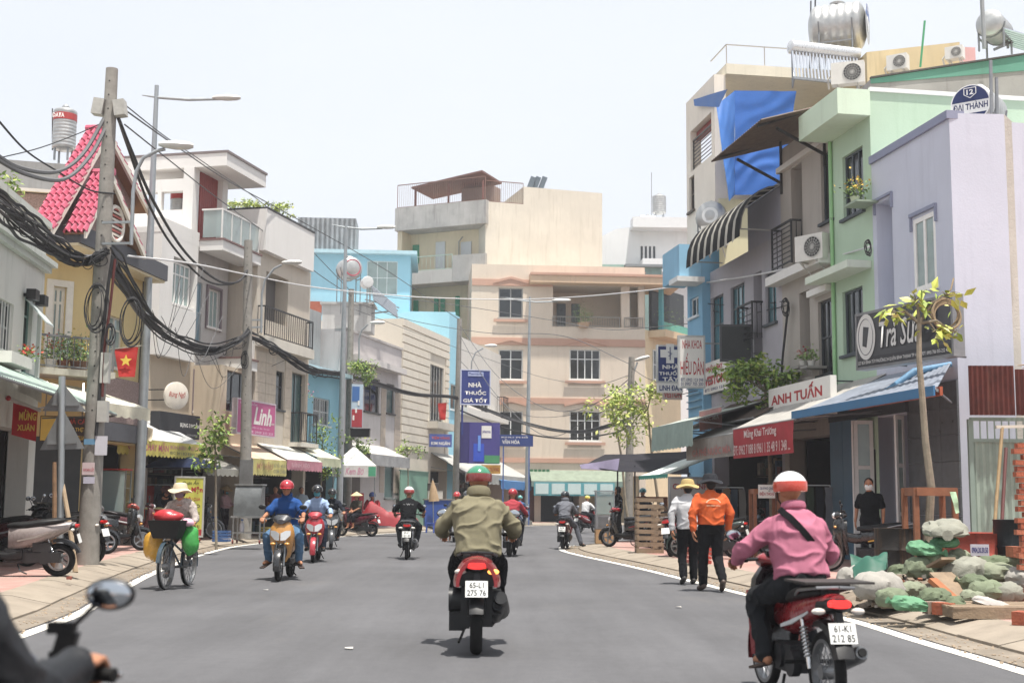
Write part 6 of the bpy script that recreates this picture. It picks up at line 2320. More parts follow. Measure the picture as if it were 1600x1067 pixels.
#  woman on the loaded bicycle
def bicycle(label,base,rz):
 o=thing('bicycle',label,'bicycle',base,None,False,rz)
 for y,nm in((-.52,'rear_wheel'),(.52,'front_wheel')):
  wheel(o,y,.335,.017,28,nm)
 mb=MB()
 T=lambda*p:mb. tube(p,.016,8)
 T((0,-.15,.30),(0,-.27,.78));T((0,-.15,.30),(0,.34,.62));T((0,-.2,.52),(0,.34,.70));T((0,.33,.58),(0,.29,.98))
 for s in(-1,1):
  mb. tube([(.05*s,-.52,.335),(.03*s,-.24,.66)],.009,6);mb. tube([(.05*s,-.52,.335),(.03*s,-.15,.30)],.009,6);mb. tube([(.04*s,.52,.335),(.035*s,.36,.6)],.012,6)
 mb. build('frame',paint('#3a4a55'),o)
 mb=MB();mb. tube([(-.27,.12,.98),(-.2,.26,1.0),(0,.30,1.0),(.2,.26,1.0),(.27,.12,.98)],.012,8);mb. build('handlebar',CHROME,o)
 mb=MB();mb. loft([sec(-.40,.83,.1,.03),sec(-.28,.835,.1,.035),sec(-.12,.83,.03,.02)]);mb. build('saddle',BLACKP,o)
 mb=MB();mb. cyl((-.1,-.15,.3),(.1,-.15,.3),.02,8);mb. bar((.09,-.15,.3),(.1,-.05,.16),.02);mb. bar((-.09,-.15,.3),(-.1,-.25,.44),.02);mb. box((.15,-.05,.16),(.1,.06,.02));mb. box((-.15,-.25,.44),(.1,.06,.02));mb. build('pedal_crank',metal(),o)
 for y,a0_,a1_ in((-.52,30,190),(.52,10,130)):
  mb=MB()
  mb. loft([[V((x*.03,y+(.37+.008*abs(x<0))*math. cos(R_(a)),.335+.37*math. sin(R_(a))+(.0 if x else .006)))for x in(-1,0,1)]+[V((x*.03,y+.362*math. cos(R_(a)),.335+.362*math. sin(R_(a))))for x in(1,0,-1)]for a in[a0_+(a1_-a0_)*i/10 for i in range(11)]])
  mb. build('mudguard',paint('#3a4a55'),o)
 return o
b=gz(262,921)+V((0,.5,0))
bicycle('old bicycle carrying bags towards the camera at left kerb',b,R_(176))
BIKE=dict(RIDE,pel=(0,-.27,.93),wai=(0,-.22,1.07),che=(0,-.12,1.24),nek=(0,-.04,1.38),hea=(0,.02,1.50),lsh=(-.165,-.08,1.28),rsh=(.165,-.08,1.28),lel=(-.26,.0,1.08),rel=(.26,.0,1.08),lwr=(-.28,.10,1.02),rwr=(.28,.10,1.02),lhi=(-.09,-.24,.90),rhi=(.09,-.24,.90),lkn=(-.14,.08,.80),rkn=(.14,.12,.62),lan=(-.14,-.18,.52),ran=(.15,-.02,.24),lto=(-.15,-.06,.47),rto=(.16,.12,.19))
o,P=person('woman on bicycle in sun hat and scarf mask with floral coat',b,R_(176),BIKE,'#a39c92','#4a4038',head='bucket',hcol='#c9bb9c',mask='#7d6a74',vox=.013,sc=.95,topm=mat('#a59a92',.9,0,.5,26,.2,90),shoe='#2b2422')
def sack(label,c,r,m,name='sack',cat='sack',seed=0,rot=None,tie=True,amp=.22,nu=20,nv=14,group=None,parent=None,flat=True,crease=.0):
 mb=MB()
 mb. ell((0,0,0),r,rot,nu,nv)
 rr=max(r)
 vs2=[]
 zmin=min(p[2]for p in mb. v)
 for p in mb. v:
  p=V(p)
  q=p*(1.6/rr)+V((seed*5.7,seed*1.3,0))
  k=1+amp*(noise. noise(q)*.8+.5*(abs(noise. noise(q*2.4))-.25))
  k+=crease*(1-3*abs(noise. noise(q*3.7+V((3,8,1)))))+crease*.7*noise. noise(q*8)
  p=p*k
  if flat and p. z<zmin*.7:
   p. z=zmin*.7+(p. z-zmin*.7)*.2
  vs2 . append(tuple(p+V(c)))
 mb. v=vs2
 if parent is not None:
  return mb. build(name,m,parent)
 t=thing(name,label,cat,V(c)+V((0,0,-r[2]*.7)),group)
 mb. build('body',m,t)
 if tie:
  d=(rot@V((1,0,0))if rot is not None else V((1,0,0)))
  e=V(c)+d*r[0]*.92
  mb=MB()
  mb. tube([e-d*.03,e+d*.03+V((0,0,.02)),e+d*.09+V((0,0,.05))],[.05,.022,.06],9)
  mb. build('tied_end',m,t)
 return t
def loc2w(b,rz,p):
 return V(b)+Matrix. Rotation(rz,3,'Z')@V(p)
A_=R_(176)
t=thing('basket','black wire basket on front of the bicycle','basket',loc2w(b,A_,(0,.55,.72)))
mb=MB()
mb. loft([[loc2w(b,A_,(x*w,.50+y*w*.8,z))for x,y in((-1,-1),(0,-1.1),(1,-1),(1.1,0),(1,1),(0,1.1),(-1,1),(-1.1,0))]for(w,z)in((.17,.74),(.21,.85),(.24,.99),(.25,1.0))])
mb. build('basket_body',mat('#1a1b1c',.7,0,.2,30,.4,60),t)
PB=lambda c:mat(c,.25,0,.15,8,.35,18,spec=.5)
sack('red plastic bag bulging out of bicycle basket',loc2w(b,A_,(.0,.50,1.05)),(.22,.17,.10),PB('#b5242c'),'plastic_bag','bag',2,amp=.3,tie=False)
sack('yellow plastic bag hanging from bicycle handlebar',loc2w(b,A_,(.28,.30,.62)),(.15,.12,.24),PB('#cf9a1c'),'plastic_bag','bag',3,amp=.25,tie=False,flat=False)
sack('green plastic bag hanging from bicycle handlebar',loc2w(b,A_,(-.27,.28,.70)),(.13,.1,.22),PB('#2f9a3a'),'plastic_bag','bag',4,amp=.25,tie=False,flat=False)
sack('pale pink plastic bag resting above the green bag',loc2w(b,A_,(-.24,.34,.97)),(.1,.08,.06),PB('#d9a8bb'),'plastic_bag','bag',5,amp=.3,tie=False,flat=False)
#  parked motorbikes
def parked(label,px,py,rz,**k):
 p=G(px,py,Z0)
 return motorbike(label,p,rz,group=None,lean=k. pop('lean',-.09),**k)
parked('silver and brown scooter parked on left pavement by sign post',24,900,R_(97),c1='#8d8380',c2='#1c1c1e',c3='#9c948c')
parked('dark scooter with bronze panel parked behind wooden stakes',100,880,R_(70),c1='#232427',kind='underbone')
parked('black motorbike parked at left beyond concrete pole',176,860,R_(-70),c1='#1a1b1d',c3='#a53a26')
parked('dark blue scooter parked behind the silver scooter',30,868,R_(100),c1='#23304a')
parked('black scooter parked close to white house shopfront',62,860,R_(80),c1='#1c1d20')
parked('grey scooter parked behind lamp post in shade of awning',240,838,R_(-60),c1='#5c5f63')
parked('black and red scooter parked beside glass cart at corner',985,855,R_(60),c1='#1b1c1f',c3='#8a2028')
parked('black motorbike parked behind the walkers under red banner',1160,868,R_(80),c1='#18191c',kind='underbone',c3='#9a9c9e')
parked('dark motorbike parked behind orange jacket walker',1128,858,R_(60),c1='#202226')
parked('black motorbike with yellow flank parked by dark drum',1352,893,R_(78),c1='#1a1a1c',kind='underbone',c3='#c79a2a')
parked('white scooter parked before blue shop doors',1395,868,R_(70),c1='#b9bcbe')
parked('dark red step-through parked under cream scalloped awning',205,852,R_(-75),c1='#5a1c22',kind='underbone')
parked('black scooter parked close behind the leading pole',118,866,R_(-60),c1='#202124',c3='#7a7c80')
parked('dark step-through parked behind yellow menu board',300,842,R_(-70),c1='#2a2c33',kind='underbone')
parked('blue grey scooter parked under the red banner shop',1215,868,R_(75),c1='#4a5866')
parked('black step-through parked deep under tin awning',1275,872,R_(80),c1='#1c1d20',kind='underbone',c3='#8d8f92')
parked('black scooter parked before white standing board',1085,862,R_(70),c1='#242528')
parked('maroon scooter parked nearest the left frame edge',-14,884,R_(88),c1='#4a2226',c3='#8d8f92')
parked('black step-through parked between road sign and pole',92,880,R_(75),c1='#1d1e21',kind='underbone',c3='#6d7074')
parked('white step-through parked behind the wooden stakes',84,868,R_(82),c1='#a9abac',kind='underbone')
parked('dark green scooter parked behind orange walker',1105,872,R_(65),c1='#26352f')
p=G(852,812,Z0)
motorbike('teal scooter parked before rusty shutter of corner building',p,R_(40),'#2c6f78','#1b1c1e')
parked('red and white motorbike nose beside wooden pallets',1058,868,R_(-20),c1='#a62c34',kind='underbone',c3='#c9cacb')
parked('grey scooter parked in row beyond pallet crates',1042,850,R_(80),c1='#55585c')
#  poles and street lamps
CONC=mat('#8f8b84',.9,0,.2,5,.3,30,.25,.2)
def pole(label,bpx,bpy_,tpx,tpy,r0,r1,z=Z0,holes=True,m=None,Y=None):
 p=G(bpx,bpy_,z)
 if Y:
  p=AT(bpx,bpy_,Y)
  p. z=z
 q=AT(tpx,tpy,p. y)
 t=thing('utility_pole',label,'pole',p)
 mb=MB()
 mb. tube([p. lerp(q,k/6)for k in range(7)],[r0+(r1-r0)*k/6 for k in range(7)],16)
 mb. build('shaft',m or CONC,t)
 if holes:
  mb=MB()
  for k in range(24):
   c=p. lerp(q,.3+.7*k/24)+V((0,-(r0+(r1-r0)*(.3+.7*k/24)),0))
   hm=MB();hm. cyl(c-V((0,.004,0)),c+V((0,.02,0)),.014,8);hm. build('bolt_hole',DARK,t)
 return t,p,q
def lamp_head(t,c,d,L=.62,w=.13):
 """cobra head luminaire centred at c pointing along d"""
 d=V(d). normalized()
 up=V((0,0,1));sd_=d. cross(up). normalized();up=sd_. cross(d)
 mb=MB()
 rg=[]
 for(k,ww,hh)in((-.5,.35,.35),(-.35,.7,.7),(0,1,1),(.35,.95,.8),(.5,.6,.4)):
  rg. append([V(c)+d*(k*L)+sd_*(w*ww*math. cos(a))+up*(.085*hh*math. sin(a))for a in[2*math. pi*i/12 for i in range(12)]])
 mb. loft(rg)
 h=mb. build('lamp_head',mat('#c9cac6',.5,.2,.1,6),t)
 mb=MB();mb. ell(V(c)+d*.05*L-up*.05,(w*.7,L*.28,.03),Matrix((sd_,d,up)). transposed(),12,8);mb. build('lens',mat('#d9d8cf',.15),h)
GALV=mat('#9aa0a3',.45,.5,.15,4,0,0,.2)
tA,pA,qA=pole('thick leaning concrete utility pole on left pavement carrying cable bundle',137,882,175,108,.20,.11)
tB,pB,qB=pole('concrete utility pole by steel food cart',384,800,388,376,.19,.13,Y=39.5)
tC,pC,qC=pole('concrete utility pole with shrub behind tall lamp post',543,800,549,452,.17,.12,Y=53)
tD,pD,qD=pole('grey utility pole beside pharmacy signs',711,800,718,498,.17,.12,Y=64)
tE,pE,qE=pole('concrete utility pole above yellow green tree at right corner',981,800,987,558,.17,.12,Y=50)
def arm_lamp(t,p,q,pts,head,d,Y):
 mb=MB()
 mb. tube([AT(x,y,Y)for x,y in pts],.035,8)
 mb. build('lamp_arm',GALV,t)
 lamp_head(t,AT(head[0],head[1],Y),d)
arm_lamp(tA,pA,qA,[(205,383),(208,300),(213,268),(224,247),(245,236),(258,233)],(275,227),(1,.25,.02),pA. y-.3)
for y in(348,381):
 mb=MB();mb. bar(AT(160,y,pA. y-.2),AT(207,y-1,pA. y-.3),.04);mb. build('lamp_bracket',GALV,tA)
arm_lamp(tB,pB,qB,[(408,520),(409,460),(414,438),(428,420),(440,414)],(456,410),(1,.1,.05),pB. y)
mb=MB();mb. bar(AT(383,500,pB. y),AT(410,500,pB. y),.05);mb. build('lamp_bracket',GALV,tB)
mb=MB();mb. bar(AT(383,512,pB. y),AT(410,511,pB. y),.05);mb. build('lamp_bracket',GALV,tB)
arm_lamp(tC,pC,qC,[(561,570),(561,530),(565,516),(575,507)],(590,504),(1,.1,.03),53)
mb=MB();mb. bar(AT(545,565,53),AT(563,565,53),.05);mb. build('lamp_bracket',GALV,tC)
arm_lamp(tD,pD,qD,[(736,590),(737,565),(743,551),(755,544)],(767,540),(1,.1,.03),64)
mb=MB();mb. bar(AT(714,585,64),AT(738,585,64),.06);mb. build('lamp_bracket',GALV,tD)
arm_lamp(tE,pE,qE,[(987,600),(991,580),(996,566)],(1003,560),(.9,-.2,.25),50)
BOX=plain('#a7a59c',.6)
for(x,y,w)in((155,168,.3),(188,170,.28)):
 c=AT(x,y,pA. y-.05);mb=MB();mb. box(c,(.2,.22,.3),Matrix. Rotation(.15 if x<170 else-.15,3,'Y'));mb. build('insulator_box',mat('#a8a69f',.6,0,.2,9),tA)
mb=MB();mb. bar(AT(150,178,pA. y),AT(196,180,pA. y),.06);mb. build('cross_bracket',metal('#6f7072',.6,.5),tA)
for(x,y,w,h)in((165,575,.15,.55),(161,643,.18,.38)):
 c=AT(x,y,pA. y-.17);mb=MB();mb. box(c,(w,.14,h));mb. build('meter_box',mat('#b3b1aa',.5,0,.1,8),tA)
for(x,y,w,h,c_)in((158,696,.22,.34,'#c9c7cf'),(140,690,.2,.1,'#5f8fb0'),(138,732,.22,.22,'#c9b3b4'),(139,750,.2,.12,'#b9b6c6')):
 c=AT(x,y,pA. y-.2);mb=MB();mb. box(c,(w,.006,h));mb. build('poster',plain(c_,.8),tA)
lettering('KHOAN CẮT',plain('#b0404a',.8),tA,AT(130,736,pA. y-.206),V((1,0,0)),V((0,0,1)),.19,.08,.02)
c=AT(384,762,pB. y-.17);mb=MB();mb. box(c+V((0,0,.35)),(.4,.08,1.0));mb. build('steel_sleeve',metal('#8b8c8d',.4,.7),tB)
mb=MB();mb. box(c-V((0,0,.4)),(.42,.1,.4));mb. build('red_box',plain('#8f2f2c',.6),tB)
def tall_lamp(label,bx,by,tx,ty,y_arm,x0,x1,Y=None):
 p=G(bx,by,Z0)if Y is None else V((AT(bx,by,Y). x,Y,Z0))
 q=AT(tx,ty,p. y)
 t=thing('street_lamp',label,'street lamp',p)
 mb=MB();mb. tube([p,p. lerp(q,.5),q],[.14,.11,.055],14);mb. build('post',GALV,t)
 mb=MB();mb. box(p+V((0,0,.08)),(.6,.6,.22));mb. build('plinth',CONC,t)
 mb=MB();mb. box(p+V((0,0,.21)),(.36,.36,.03));mb. build('base_plate',GALV,t)
 k=(x1-x0)
 mb=MB();mb. tube([AT(x0,y_arm-1,p. y),AT(x0+k*.2,y_arm+3,p. y),AT(x0+k*.5,y_arm+6,p. y),AT(x0+k*.85,y_arm+5,p. y)],[.015,.04,.045,.04],8);mb. build('lamp_arm',GALV,t)
 lamp_head(t,AT(x1-k*.09,y_arm+3,p. y),(1,.1,.03),.75*k/143*p. y/34,.12)
 return t
tall_lamp('tall galvanised street lamp on left with long level arm',214,851,245,134,150,222,367)
tall_lamp('tall galvanised street lamp in front of blue house pole',530,800,541,350,352,518,612,50)
tall_lamp('tall galvanised street lamp before cream corner building',823,800,828,464,466,790,886,70)
#  road sign seen from behind, with its stakes
p=G(93,892,Z0)
t=thing('road_sign','pair of grey triangular road signs seen from behind on post','road sign',p)
mb=MB();mb. cyl(p,AT(97,588,p. y),.055,12);mb. build('post',GALV,t)
ALU=mat('#7f8283',.5,.4,.15,5)
for(pts)in(((97,597),(135,643),(66,642)),((97,636),(132,701),(62,703))):
 mb=MB();mb. prism([AT(x,y,p. y-.06+.1)for x,y in pts],(0,.006,0));s_=mb. build('sign_plate',ALU,t)
 a,b_=AT(pts[1][0]-12,pts[1][1]-10,p. y+.03),AT(pts[2][0]+12,pts[2][1]-10,p. y+.03)
 mb=MB();mb. bar(a,b_,.03);mb. build('stiffener',ALU,s_)
WOOD=mat('#8a6a4c',.85,0,.3,6,.3,40)
WOODP=mat('#a08a6e',.85,0,.3,6,.3,40)
for i,(x0,y0,x1,y1,lab)in enumerate(((82,889,85,722,'upright brown'),(118,894,98,757,'slanting pale'),(70,880,96,765,'far leaning'))):
 a=G(x0,y0,Z0);b_=AT(x1,y1,a. y+(.1 if i==0 else .35 if i==1 else-.1))
 t=thing('wooden_stake',lab+' wooden stake propped by the grey road sign post','stake',a)
 mb=MB();mb. tube([a,a. lerp(b_,.5)+V((.02,0,0)),b_],[.045,.04,.035],8);mb. build('stick',WOOD if i==0 else WOODP,t)
#  trees
LEAVES=[mat(c,.55,0,.25,6,spec=.3)for c in('#6f8f34','#8aa63e','#55742c','#a3b04a')]
def leaf_quad(mb,c,L,w,d,n_):
 d=d. normalized()
 s=d. cross(n_)
 if s. length<1e-3:
  s=V((1,0,0))
 s. normalize()
 u=s. cross(d). normalized()
 mb. add([c,c+d*L*.45+s*w*.5-u*w*.12,c+d*L-u*L*.12,c+d*L*.45-s*w*.5-u*w*.12,c+d*L*.5+u*w*.06],[(0,1,4),(1,2,4),(2,3,4),(3,0,4)])
def tree(label,base,tips,trunk_r,crown,nleaf,leaf=.12,seed=1,name='tree',tint=None,trunk_mid=None,droop=.35,cat='tree'):
 """tips: trunk top point; crown: list of (centre, radius vector, count share)"""
 rnd=random. Random(seed)
 t=thing(name,label,cat,base)
 top=V(tips)
 mb=MB()
 pts=[V(base),V(base). lerp(top,.3)+V((rnd. uniform(-.05,.05),0,0)),V(base). lerp(top,.65)+V((rnd. uniform(-.06,.06),0,0)),top]
 if trunk_mid:
  pts=[V(base)]+[V(q)for q in trunk_mid]+[top]
 mb. tube(pts,[trunk_r*(1-.45*i/(len(pts)-1))for i in range(len(pts))],9)
 mb. build('trunk',mat('#8f8471',.9,0,.3,8,.4,40),t)
 bm_=MB()
 cm=MB()
 for(c,r,k)in crown:
  c=V(c);r=V(r)
  st=top if(c-top). length<3 else pts[-2]
  bm_. tube([st,st. lerp(c,.5)+V((0,0,.1)),c],[trunk_r*.42,trunk_r*.3,trunk_r*.12],6)
  for j in range(int(6+k*6)):
   e=c+V((rnd. gauss(0,.5)*r. x,rnd. gauss(0,.5)*r. y,rnd. gauss(0,.5)*r. z))
   bm_. tube([c,c. lerp(e,.5)+V((0,0,.04)),e],[trunk_r*.14,trunk_r*.1,trunk_r*.05],4)
   for q in range(int(nleaf*k/(6+k*6))):
    f=e+V((rnd. gauss(0,.28)*r. x,rnd. gauss(0,.28)*r. y,rnd. gauss(0,.3)*r. z))
    d=V((rnd. gauss(0,1),rnd. gauss(0,1),rnd. gauss(-droop,.6)))
    cm. cur=rnd. choice((0,0,1,1,2,3))
    L=leaf*rnd. uniform(.6,1.3)
    leaf_quad(cm,f,L,L*.5,d,V((rnd. gauss(0,.5),rnd. gauss(0,.5),1)))
 bm_. build('limbs',mat('#7d725f',.9,0,.3,8),t)
 me=cm. mesh('crown')
 for m in(tint or LEAVES):
  me. materials. append(m)
 link('crown',me,None,t)
 return t
bs=G(1448,900,Z0);bs=V((AT(1443,840,17.5). x,17.5,Z0))
Y=17.5
YL=[mat(c,.5,0,.2,6,spec=.3)for c in('#a9b83a','#c2cb4e','#8da338','#d3cf7a')]
tree('young tree with pale bare trunk and few yellow green leaves before dark sign',bs,AT(1436,505,Y),.06,[(AT(1432,470,Y),(.22,.2,.2),.5),(AT(1392,490,Y),(.16,.16,.12),.4),(AT(1478,462,Y),(.2,.16,.1),.4),(AT(1466,522,Y),(.18,.16,.14),.35),(AT(1492,520,Y),(.1,.1,.1),.25)],62,.2,3,tint=YL,trunk_mid=[AT(1455,760,Y),AT(1446,690,Y),AT(1441,620,Y),AT(1436,560,Y)])
Y=31
bs=V((AT(1208,800,Y). x,Y,Z0))
tree('leafy young tree with dark drooping leaves beside red banner',bs,AT(1196,612,Y),.07,[(AT(1190,588,Y),(.55,.5,.35),1.2),(AT(1150,592,Y),(.45,.4,.45),1.2),(AT(1225,590,Y),(.35,.35,.25),.7),(AT(1160,575,Y),(.4,.4,.2),.8),(AT(1205,620,Y),(.3,.3,.3),.6)],330,.17,5)
Y=44
YG=[mat(c,.5,0,.25,6,spec=.3)for c in('#9db33c','#b9c552','#7f9a38','#c8cc6a')]
bs=V((AT(1036,830,Y). x,Y,Z0))
tree('thin yellow green street tree at the right corner beside stall',bs,AT(1012,640,Y),.06,[(AT(1005,630,Y),(.6,.5,.6),1.1),(AT(965,640,Y),(.6,.5,.5),1.0),(AT(985,665,Y),(.7,.5,.5),.9),(AT(1022,608,Y),(.3,.3,.3),.5)],300,.17,7,tint=YG)
bs=V((AT(985,840,47). x,47,Z0))
tree('second thin yellow green street tree behind the stall canopy',bs,AT(962,660,47),.06,[(AT(955,650,47),(.6,.5,.5),.9),(AT(968,620,47),(.5,.5,.4),.7)],260,.17,8,tint=YG)
Y=38
bs=G(338,858,Z0)
tree('small sapling with airy leaves before dark noodle shop sign',bs,AT(336,690,bs. y),.035,[(AT(336,672,bs. y),(.35,.3,.45),1.0),(AT(325,715,bs. y),(.3,.3,.35),.8),(AT(350,680,bs. y),(.3,.3,.3),.6)],210,.14,11)
bs=V((AT(497,830,49). x,49,Z0))
tree('sapling with light leaves before pink valance awning',bs,AT(504,700,49),.045,[(AT(505,680,49),(.45,.4,.55),1.0),(AT(500,715,49),(.45,.4,.45),.9),(AT(515,735,49),(.3,.3,.3),.5)],240,.15,12)
bs=V((AT(637,830,58). x,58,Z0))
tree('tiny sapling before pale green gate',bs,AT(637,712,58),.04,[(AT(637,700,58),(.5,.4,.3),.8),(AT(625,705,58),(.3,.3,.25),.4),(AT(650,702,58),(.3,.3,.25),.4)],150,.16,13)
bs=AT(552,590,52.4)
tree('shrub growing on ledge beside concrete pole',bs,AT(560,575,52.4),.04,[(AT(566,578,52.4),(.5,.4,.35),1.0),(AT(575,588,52.4),(.35,.3,.3),.6),(AT(555,570,52.4),(.3,.3,.25),.5)],300,.14,14,'shrub',cat='shrub')
bs=AT(552,720,52.4)
tree('green climber leaves around pole below black box',bs,AT(558,705,52.4),.04,[(AT(565,705,52.4),(.35,.3,.4),1.0),(AT(558,690,52.4),(.3,.3,.3),.6)],230,.14,15,'shrub',cat='shrub')
bs=AT(8,320,24)
tree('leafy branch tips poking in at left edge above white house',bs-V((.6,0,.4)),bs,.03,[(AT(14,285,24),(.25,.3,.25),.8),(AT(5,300,24),(.2,.3,.2),.6)],140,.13,16,cat='branch',name='tree_branch')
for i,(x,y,n_,lab)in enumerate(((430,327,330,'yellow green shrub on white roof garden box'),(385,322,300,'low green shrubs along terrace edge behind glass'),(318,322,160,'green shrub behind red louvre on terrace'))):
 Yq=47+i*-.5
 bs=AT(x,y+8,Yq)
 tree(lab,bs,bs+V((0,0,.1)),.03,[(AT(x+dx,y-dy,Yq),(.35,.4,.18),.6)for dx,dy in((-14,0),(0,3),(14,0))],n_,.12,30+i,'shrub',tint=YG,cat='shrub')
#  pots and flowers
def potted(label,c,rp,hp,potc,leafc,n=120,flower=None,R=.22,seed=1):
 rnd=random. Random(seed)
 c=V(c)
 t=thing('potted_plant',label,'plant',c)
 mb=MB();mb. lathe([(rp*.7,0),(rp,hp*.9),(rp*1.08,hp*.92),(rp*1.08,hp),(rp*.9,hp)],c,(0,0,1),14);mb. build('pot',plain(potc,.7),t)
 cm=MB()
 for i in range(n):
  e=V((rnd. gauss(0,R*.45),rnd. gauss(0,R*.45),hp+abs(rnd. gauss(R*.6,R*.4))))
  cm. cur=rnd. choice((0,1))if flower is None else(2 if rnd. random()<.65 and e. z>hp+R*.55 else rnd. choice((0,1)))
  leaf_quad(cm,c+e,.09 if cm. cur<2 else .07,.05,V((rnd. gauss(0,1),rnd. gauss(0,1),rnd. gauss(.4,.6))),V((rnd. gauss(0,1),rnd. gauss(0,1),1)))
 me=cm. mesh('leaves')
 for q in(leafc,'#7d9a48',flower or '#8aa85a'):
  me. materials. append(mat(q,.55,0,.2,6))
 link('leaves',me,None,t)
 mb=MB();mb. tube([c+V((0,0,hp*.8)),c+V((0,0,hp+R*.8))],.012,5);mb. build('stem',plain('#6b6a3a'),t)
 return t
c=FR. P(*FR. sz(1336,318,.35),.35)
potted('pot of yellow chrysanthemums on green house window shelf',c,.1,.14,'#b9c2a4','#4f6b34',170,'#d9b422',.3,2)
t=thing('window_shelf','small bracket shelf below flower pot on green house','shelf',c-V((0,0,.03)))
fp(FR,'board',t,plain('#8fa08a',.6),FR. sz(1336,318,.35)[0]-.4,FR. sz(1336,318,.35)[0]+.25,c. z-.05,c. z-.003,.01,.5)
for i,(x,y,lc,fl)in enumerate(((78,583,'#6f8a6a','#b0503a'),(98,580,'#7d9a84',None),(118,580,'#86a08c',None),(128,582,'#6d8a6a','#c9b04a'))):
 q=FY2 . P(*FY2 . sz(x,y,.8),.8);q. z=zb_
 potted('potted plant %s on yellow house balcony'%('with red blooms in white pot','grey green and bushy','tall silvery','with yellow tips')[i],q,.14,.22,('#d8d4cc','#8a5a44','#7d5a48','#8a6a54')[i],lc,220,fl,.42,40+i)
q=FL1 . P(*FL1 . sz(42,572,.25),.25)
potted('red flowers on small white shelf at white house window',q,.08,.12,'#c8c4bc','#6f7a4a',90,'#c0442c',.2,50)
for i,(x,off)in enumerate(((458,.3),(472,.3))):
 q=FL2 . P(*FL2 . sz(x,634,.55),.55)
 potted('flower box plant over black balcony rail, %s'%('pink blooms' if i else 'pale blooms'),q,.2,.18,'#cfcac0','#6f8a4a',200,'#c96a8a' if i else '#d9c9a0',.38,60+i)
for i,(x,F_2,lab,o_)in enumerate(((912,FC,'trailing plant hanging from cream loggia rail',.15),(1035,FC,'thick green planter bush on cream building side balcony',-2.0))):
 q=F_2 . P(*F_2 . sz(x,512 if i==0 else 528,o_),o_)
 potted(lab,q,.4,.3,'#b99a7c','#55752f',420,None,.8 if i==0 else 1.3,70+i)
for i,x in enumerate((1255,1268)):
 q=FR. P(*FR. sz(x,572,.3),.3)
 potted('small plant on grey house ledge, %s one'%('reddish' if i==0 else 'tall green'),q,.09,.12,'#c9c7c0','#5f7a3a',60,'#a8423a' if i==0 else None,.22,80+i)
 fp(FR,'ledge_tray',bpy. data. objects['potted_plant' if False else[o_. name for o_ in bpy. data. objects if o_. name. startswith('potted_plant')and o_. parent is None][-1]],plain('#8d8a84'),FR. sz(x,572,.3)[0]-.2,FR. sz(x,572,.3)[0]+.2,q. z-.06,q. z-.003,.004,.5)
#  signs, banners and awnings: right side
RED=plain('#b0272c',.5);WHT_=plain('#dedbd4',.5,.04);NVY=plain('#22356f',.5,.04);BLK=plain('#17181a',.5)
def fabric(c):
 return mat(c,.8,0,.2,3,.2,60,.2,.15)
FS_=Fac(AT(1488,520,21.6)[:2],(-.36,.93))
r=FS_. rect(1338,1489,476,566)
t=board(FS_,'dark grey milk tea box sign with round logo and script',r,0,.22,mat('#4a4b4e',.5,0,.12,3),'shop_sign',posts=.5,edge=metal('#8b8d8f',.4,.6))
LG=plain('#cfcdc8',.5,.03)
c=FS_. P(r[1]-(r[1]-r[0])*.115,r[2]+(r[3]-r[2])*.56,.013)
mb=MB();mb. prism([c+FS_. u*(.28*math. cos(a))+V((0,0,.43*math. sin(a)))for a in[2*math. pi*i/28 for i in range(28)]],FS_. n*.006);mb. build('logo_disc',LG,t)
c2=c+FS_. n*.008
mb=MB();mb. prism([c2+FS_. u*x+V((0,0,y))for x,y in((-.10,.17),(.06,.2),(.10,-.16),(-.02,-.2))],FS_. n*.004);mb. build('logo_cup',plain('#46474a',.5),t)
mb=MB();mb. torus(c2,FS_. n,.34,.008,30,5);
for i,v in enumerate(mb. v):
 q=V(v)-c2;k=q. dot(FS_. u);mb. v[i]=tuple(V(v)-FS_. u*k*.36)
mb. build('logo_ring',plain('#6a6b6e',.5),t)
write(FS_,t,'Trà Sữa',r,plain('#2a2b2e',.5),.016,.26,.69,.30,.80,.05,.25)
write(FS_,t,'Trà Sữa',r,LG,.020,.265,.695,.315,.815,.012,.25)
write(FS_,t,'D',r,plain('#26272a',.5),.016,.70,.86,.30,.98,.03,.3)
fp(FS_,'lower_strip',t,plain('#3a3b3e',.5),r[0]+.03,r[1]-.03,r[2]+.035,r[2]+.2,.001,.008)
write(FS_,t,'327 BÙI ĐÌNH TÚY PHƯỜNG 24 QUẬN BÌNH THẠNH TP HCM - ĐT: 0905 706 055-252 450',r,LG,.014,.02,.97,.055,.15,.01)
t=thing('rope_coil','coil of brown vine rope hung at end of dark tea sign','rope',AT(1478,490,21.2))
for k in range(4):
 mb=MB();c=AT(1476+k*1.5,491+(k%2)*3,20.9-.03*k)
 mb. torus(c,(0.3*math. sin(k),-1,.1*k-.1),.22+.02*(k%3),.018,26,6);mb. build('loop',mat('#8d7a5c',.9,0,.3,12),t)
mb=MB();mb. tube([AT(1474,465,20.9),AT(1486,452,20.9),AT(1490,435,21)],.014,6);mb. build('tail_end',mat('#8d7a5c',.9,0,.3,12),t)
s0_,s1_=sF(FR,1490,575,.0),sF(FR,1240,662,2.0)
so_=sF(FR,1462,592,2.0)
zw_,zo_=zF(FR,1400,585,.0),zF(FR,1350,628,2.0)
t=awning(FR,'long grey corrugated tin awning with blue front edge',s0_,s1_,zw_,zo_,.04,2.0,mat('#8b93a0',.5,.3,.2,4,0,0,.3),0,None,corrug=True,arm=True,skew=so_-s0_)
mb=MB();mb. bar(FR. P(so_,zo_-.02,2.03),FR. P(s1_,zo_-.02,2.03),.03,.16);mb. build('blue_edge',mat('#2f6f9c',.5,0,.15,4),t)
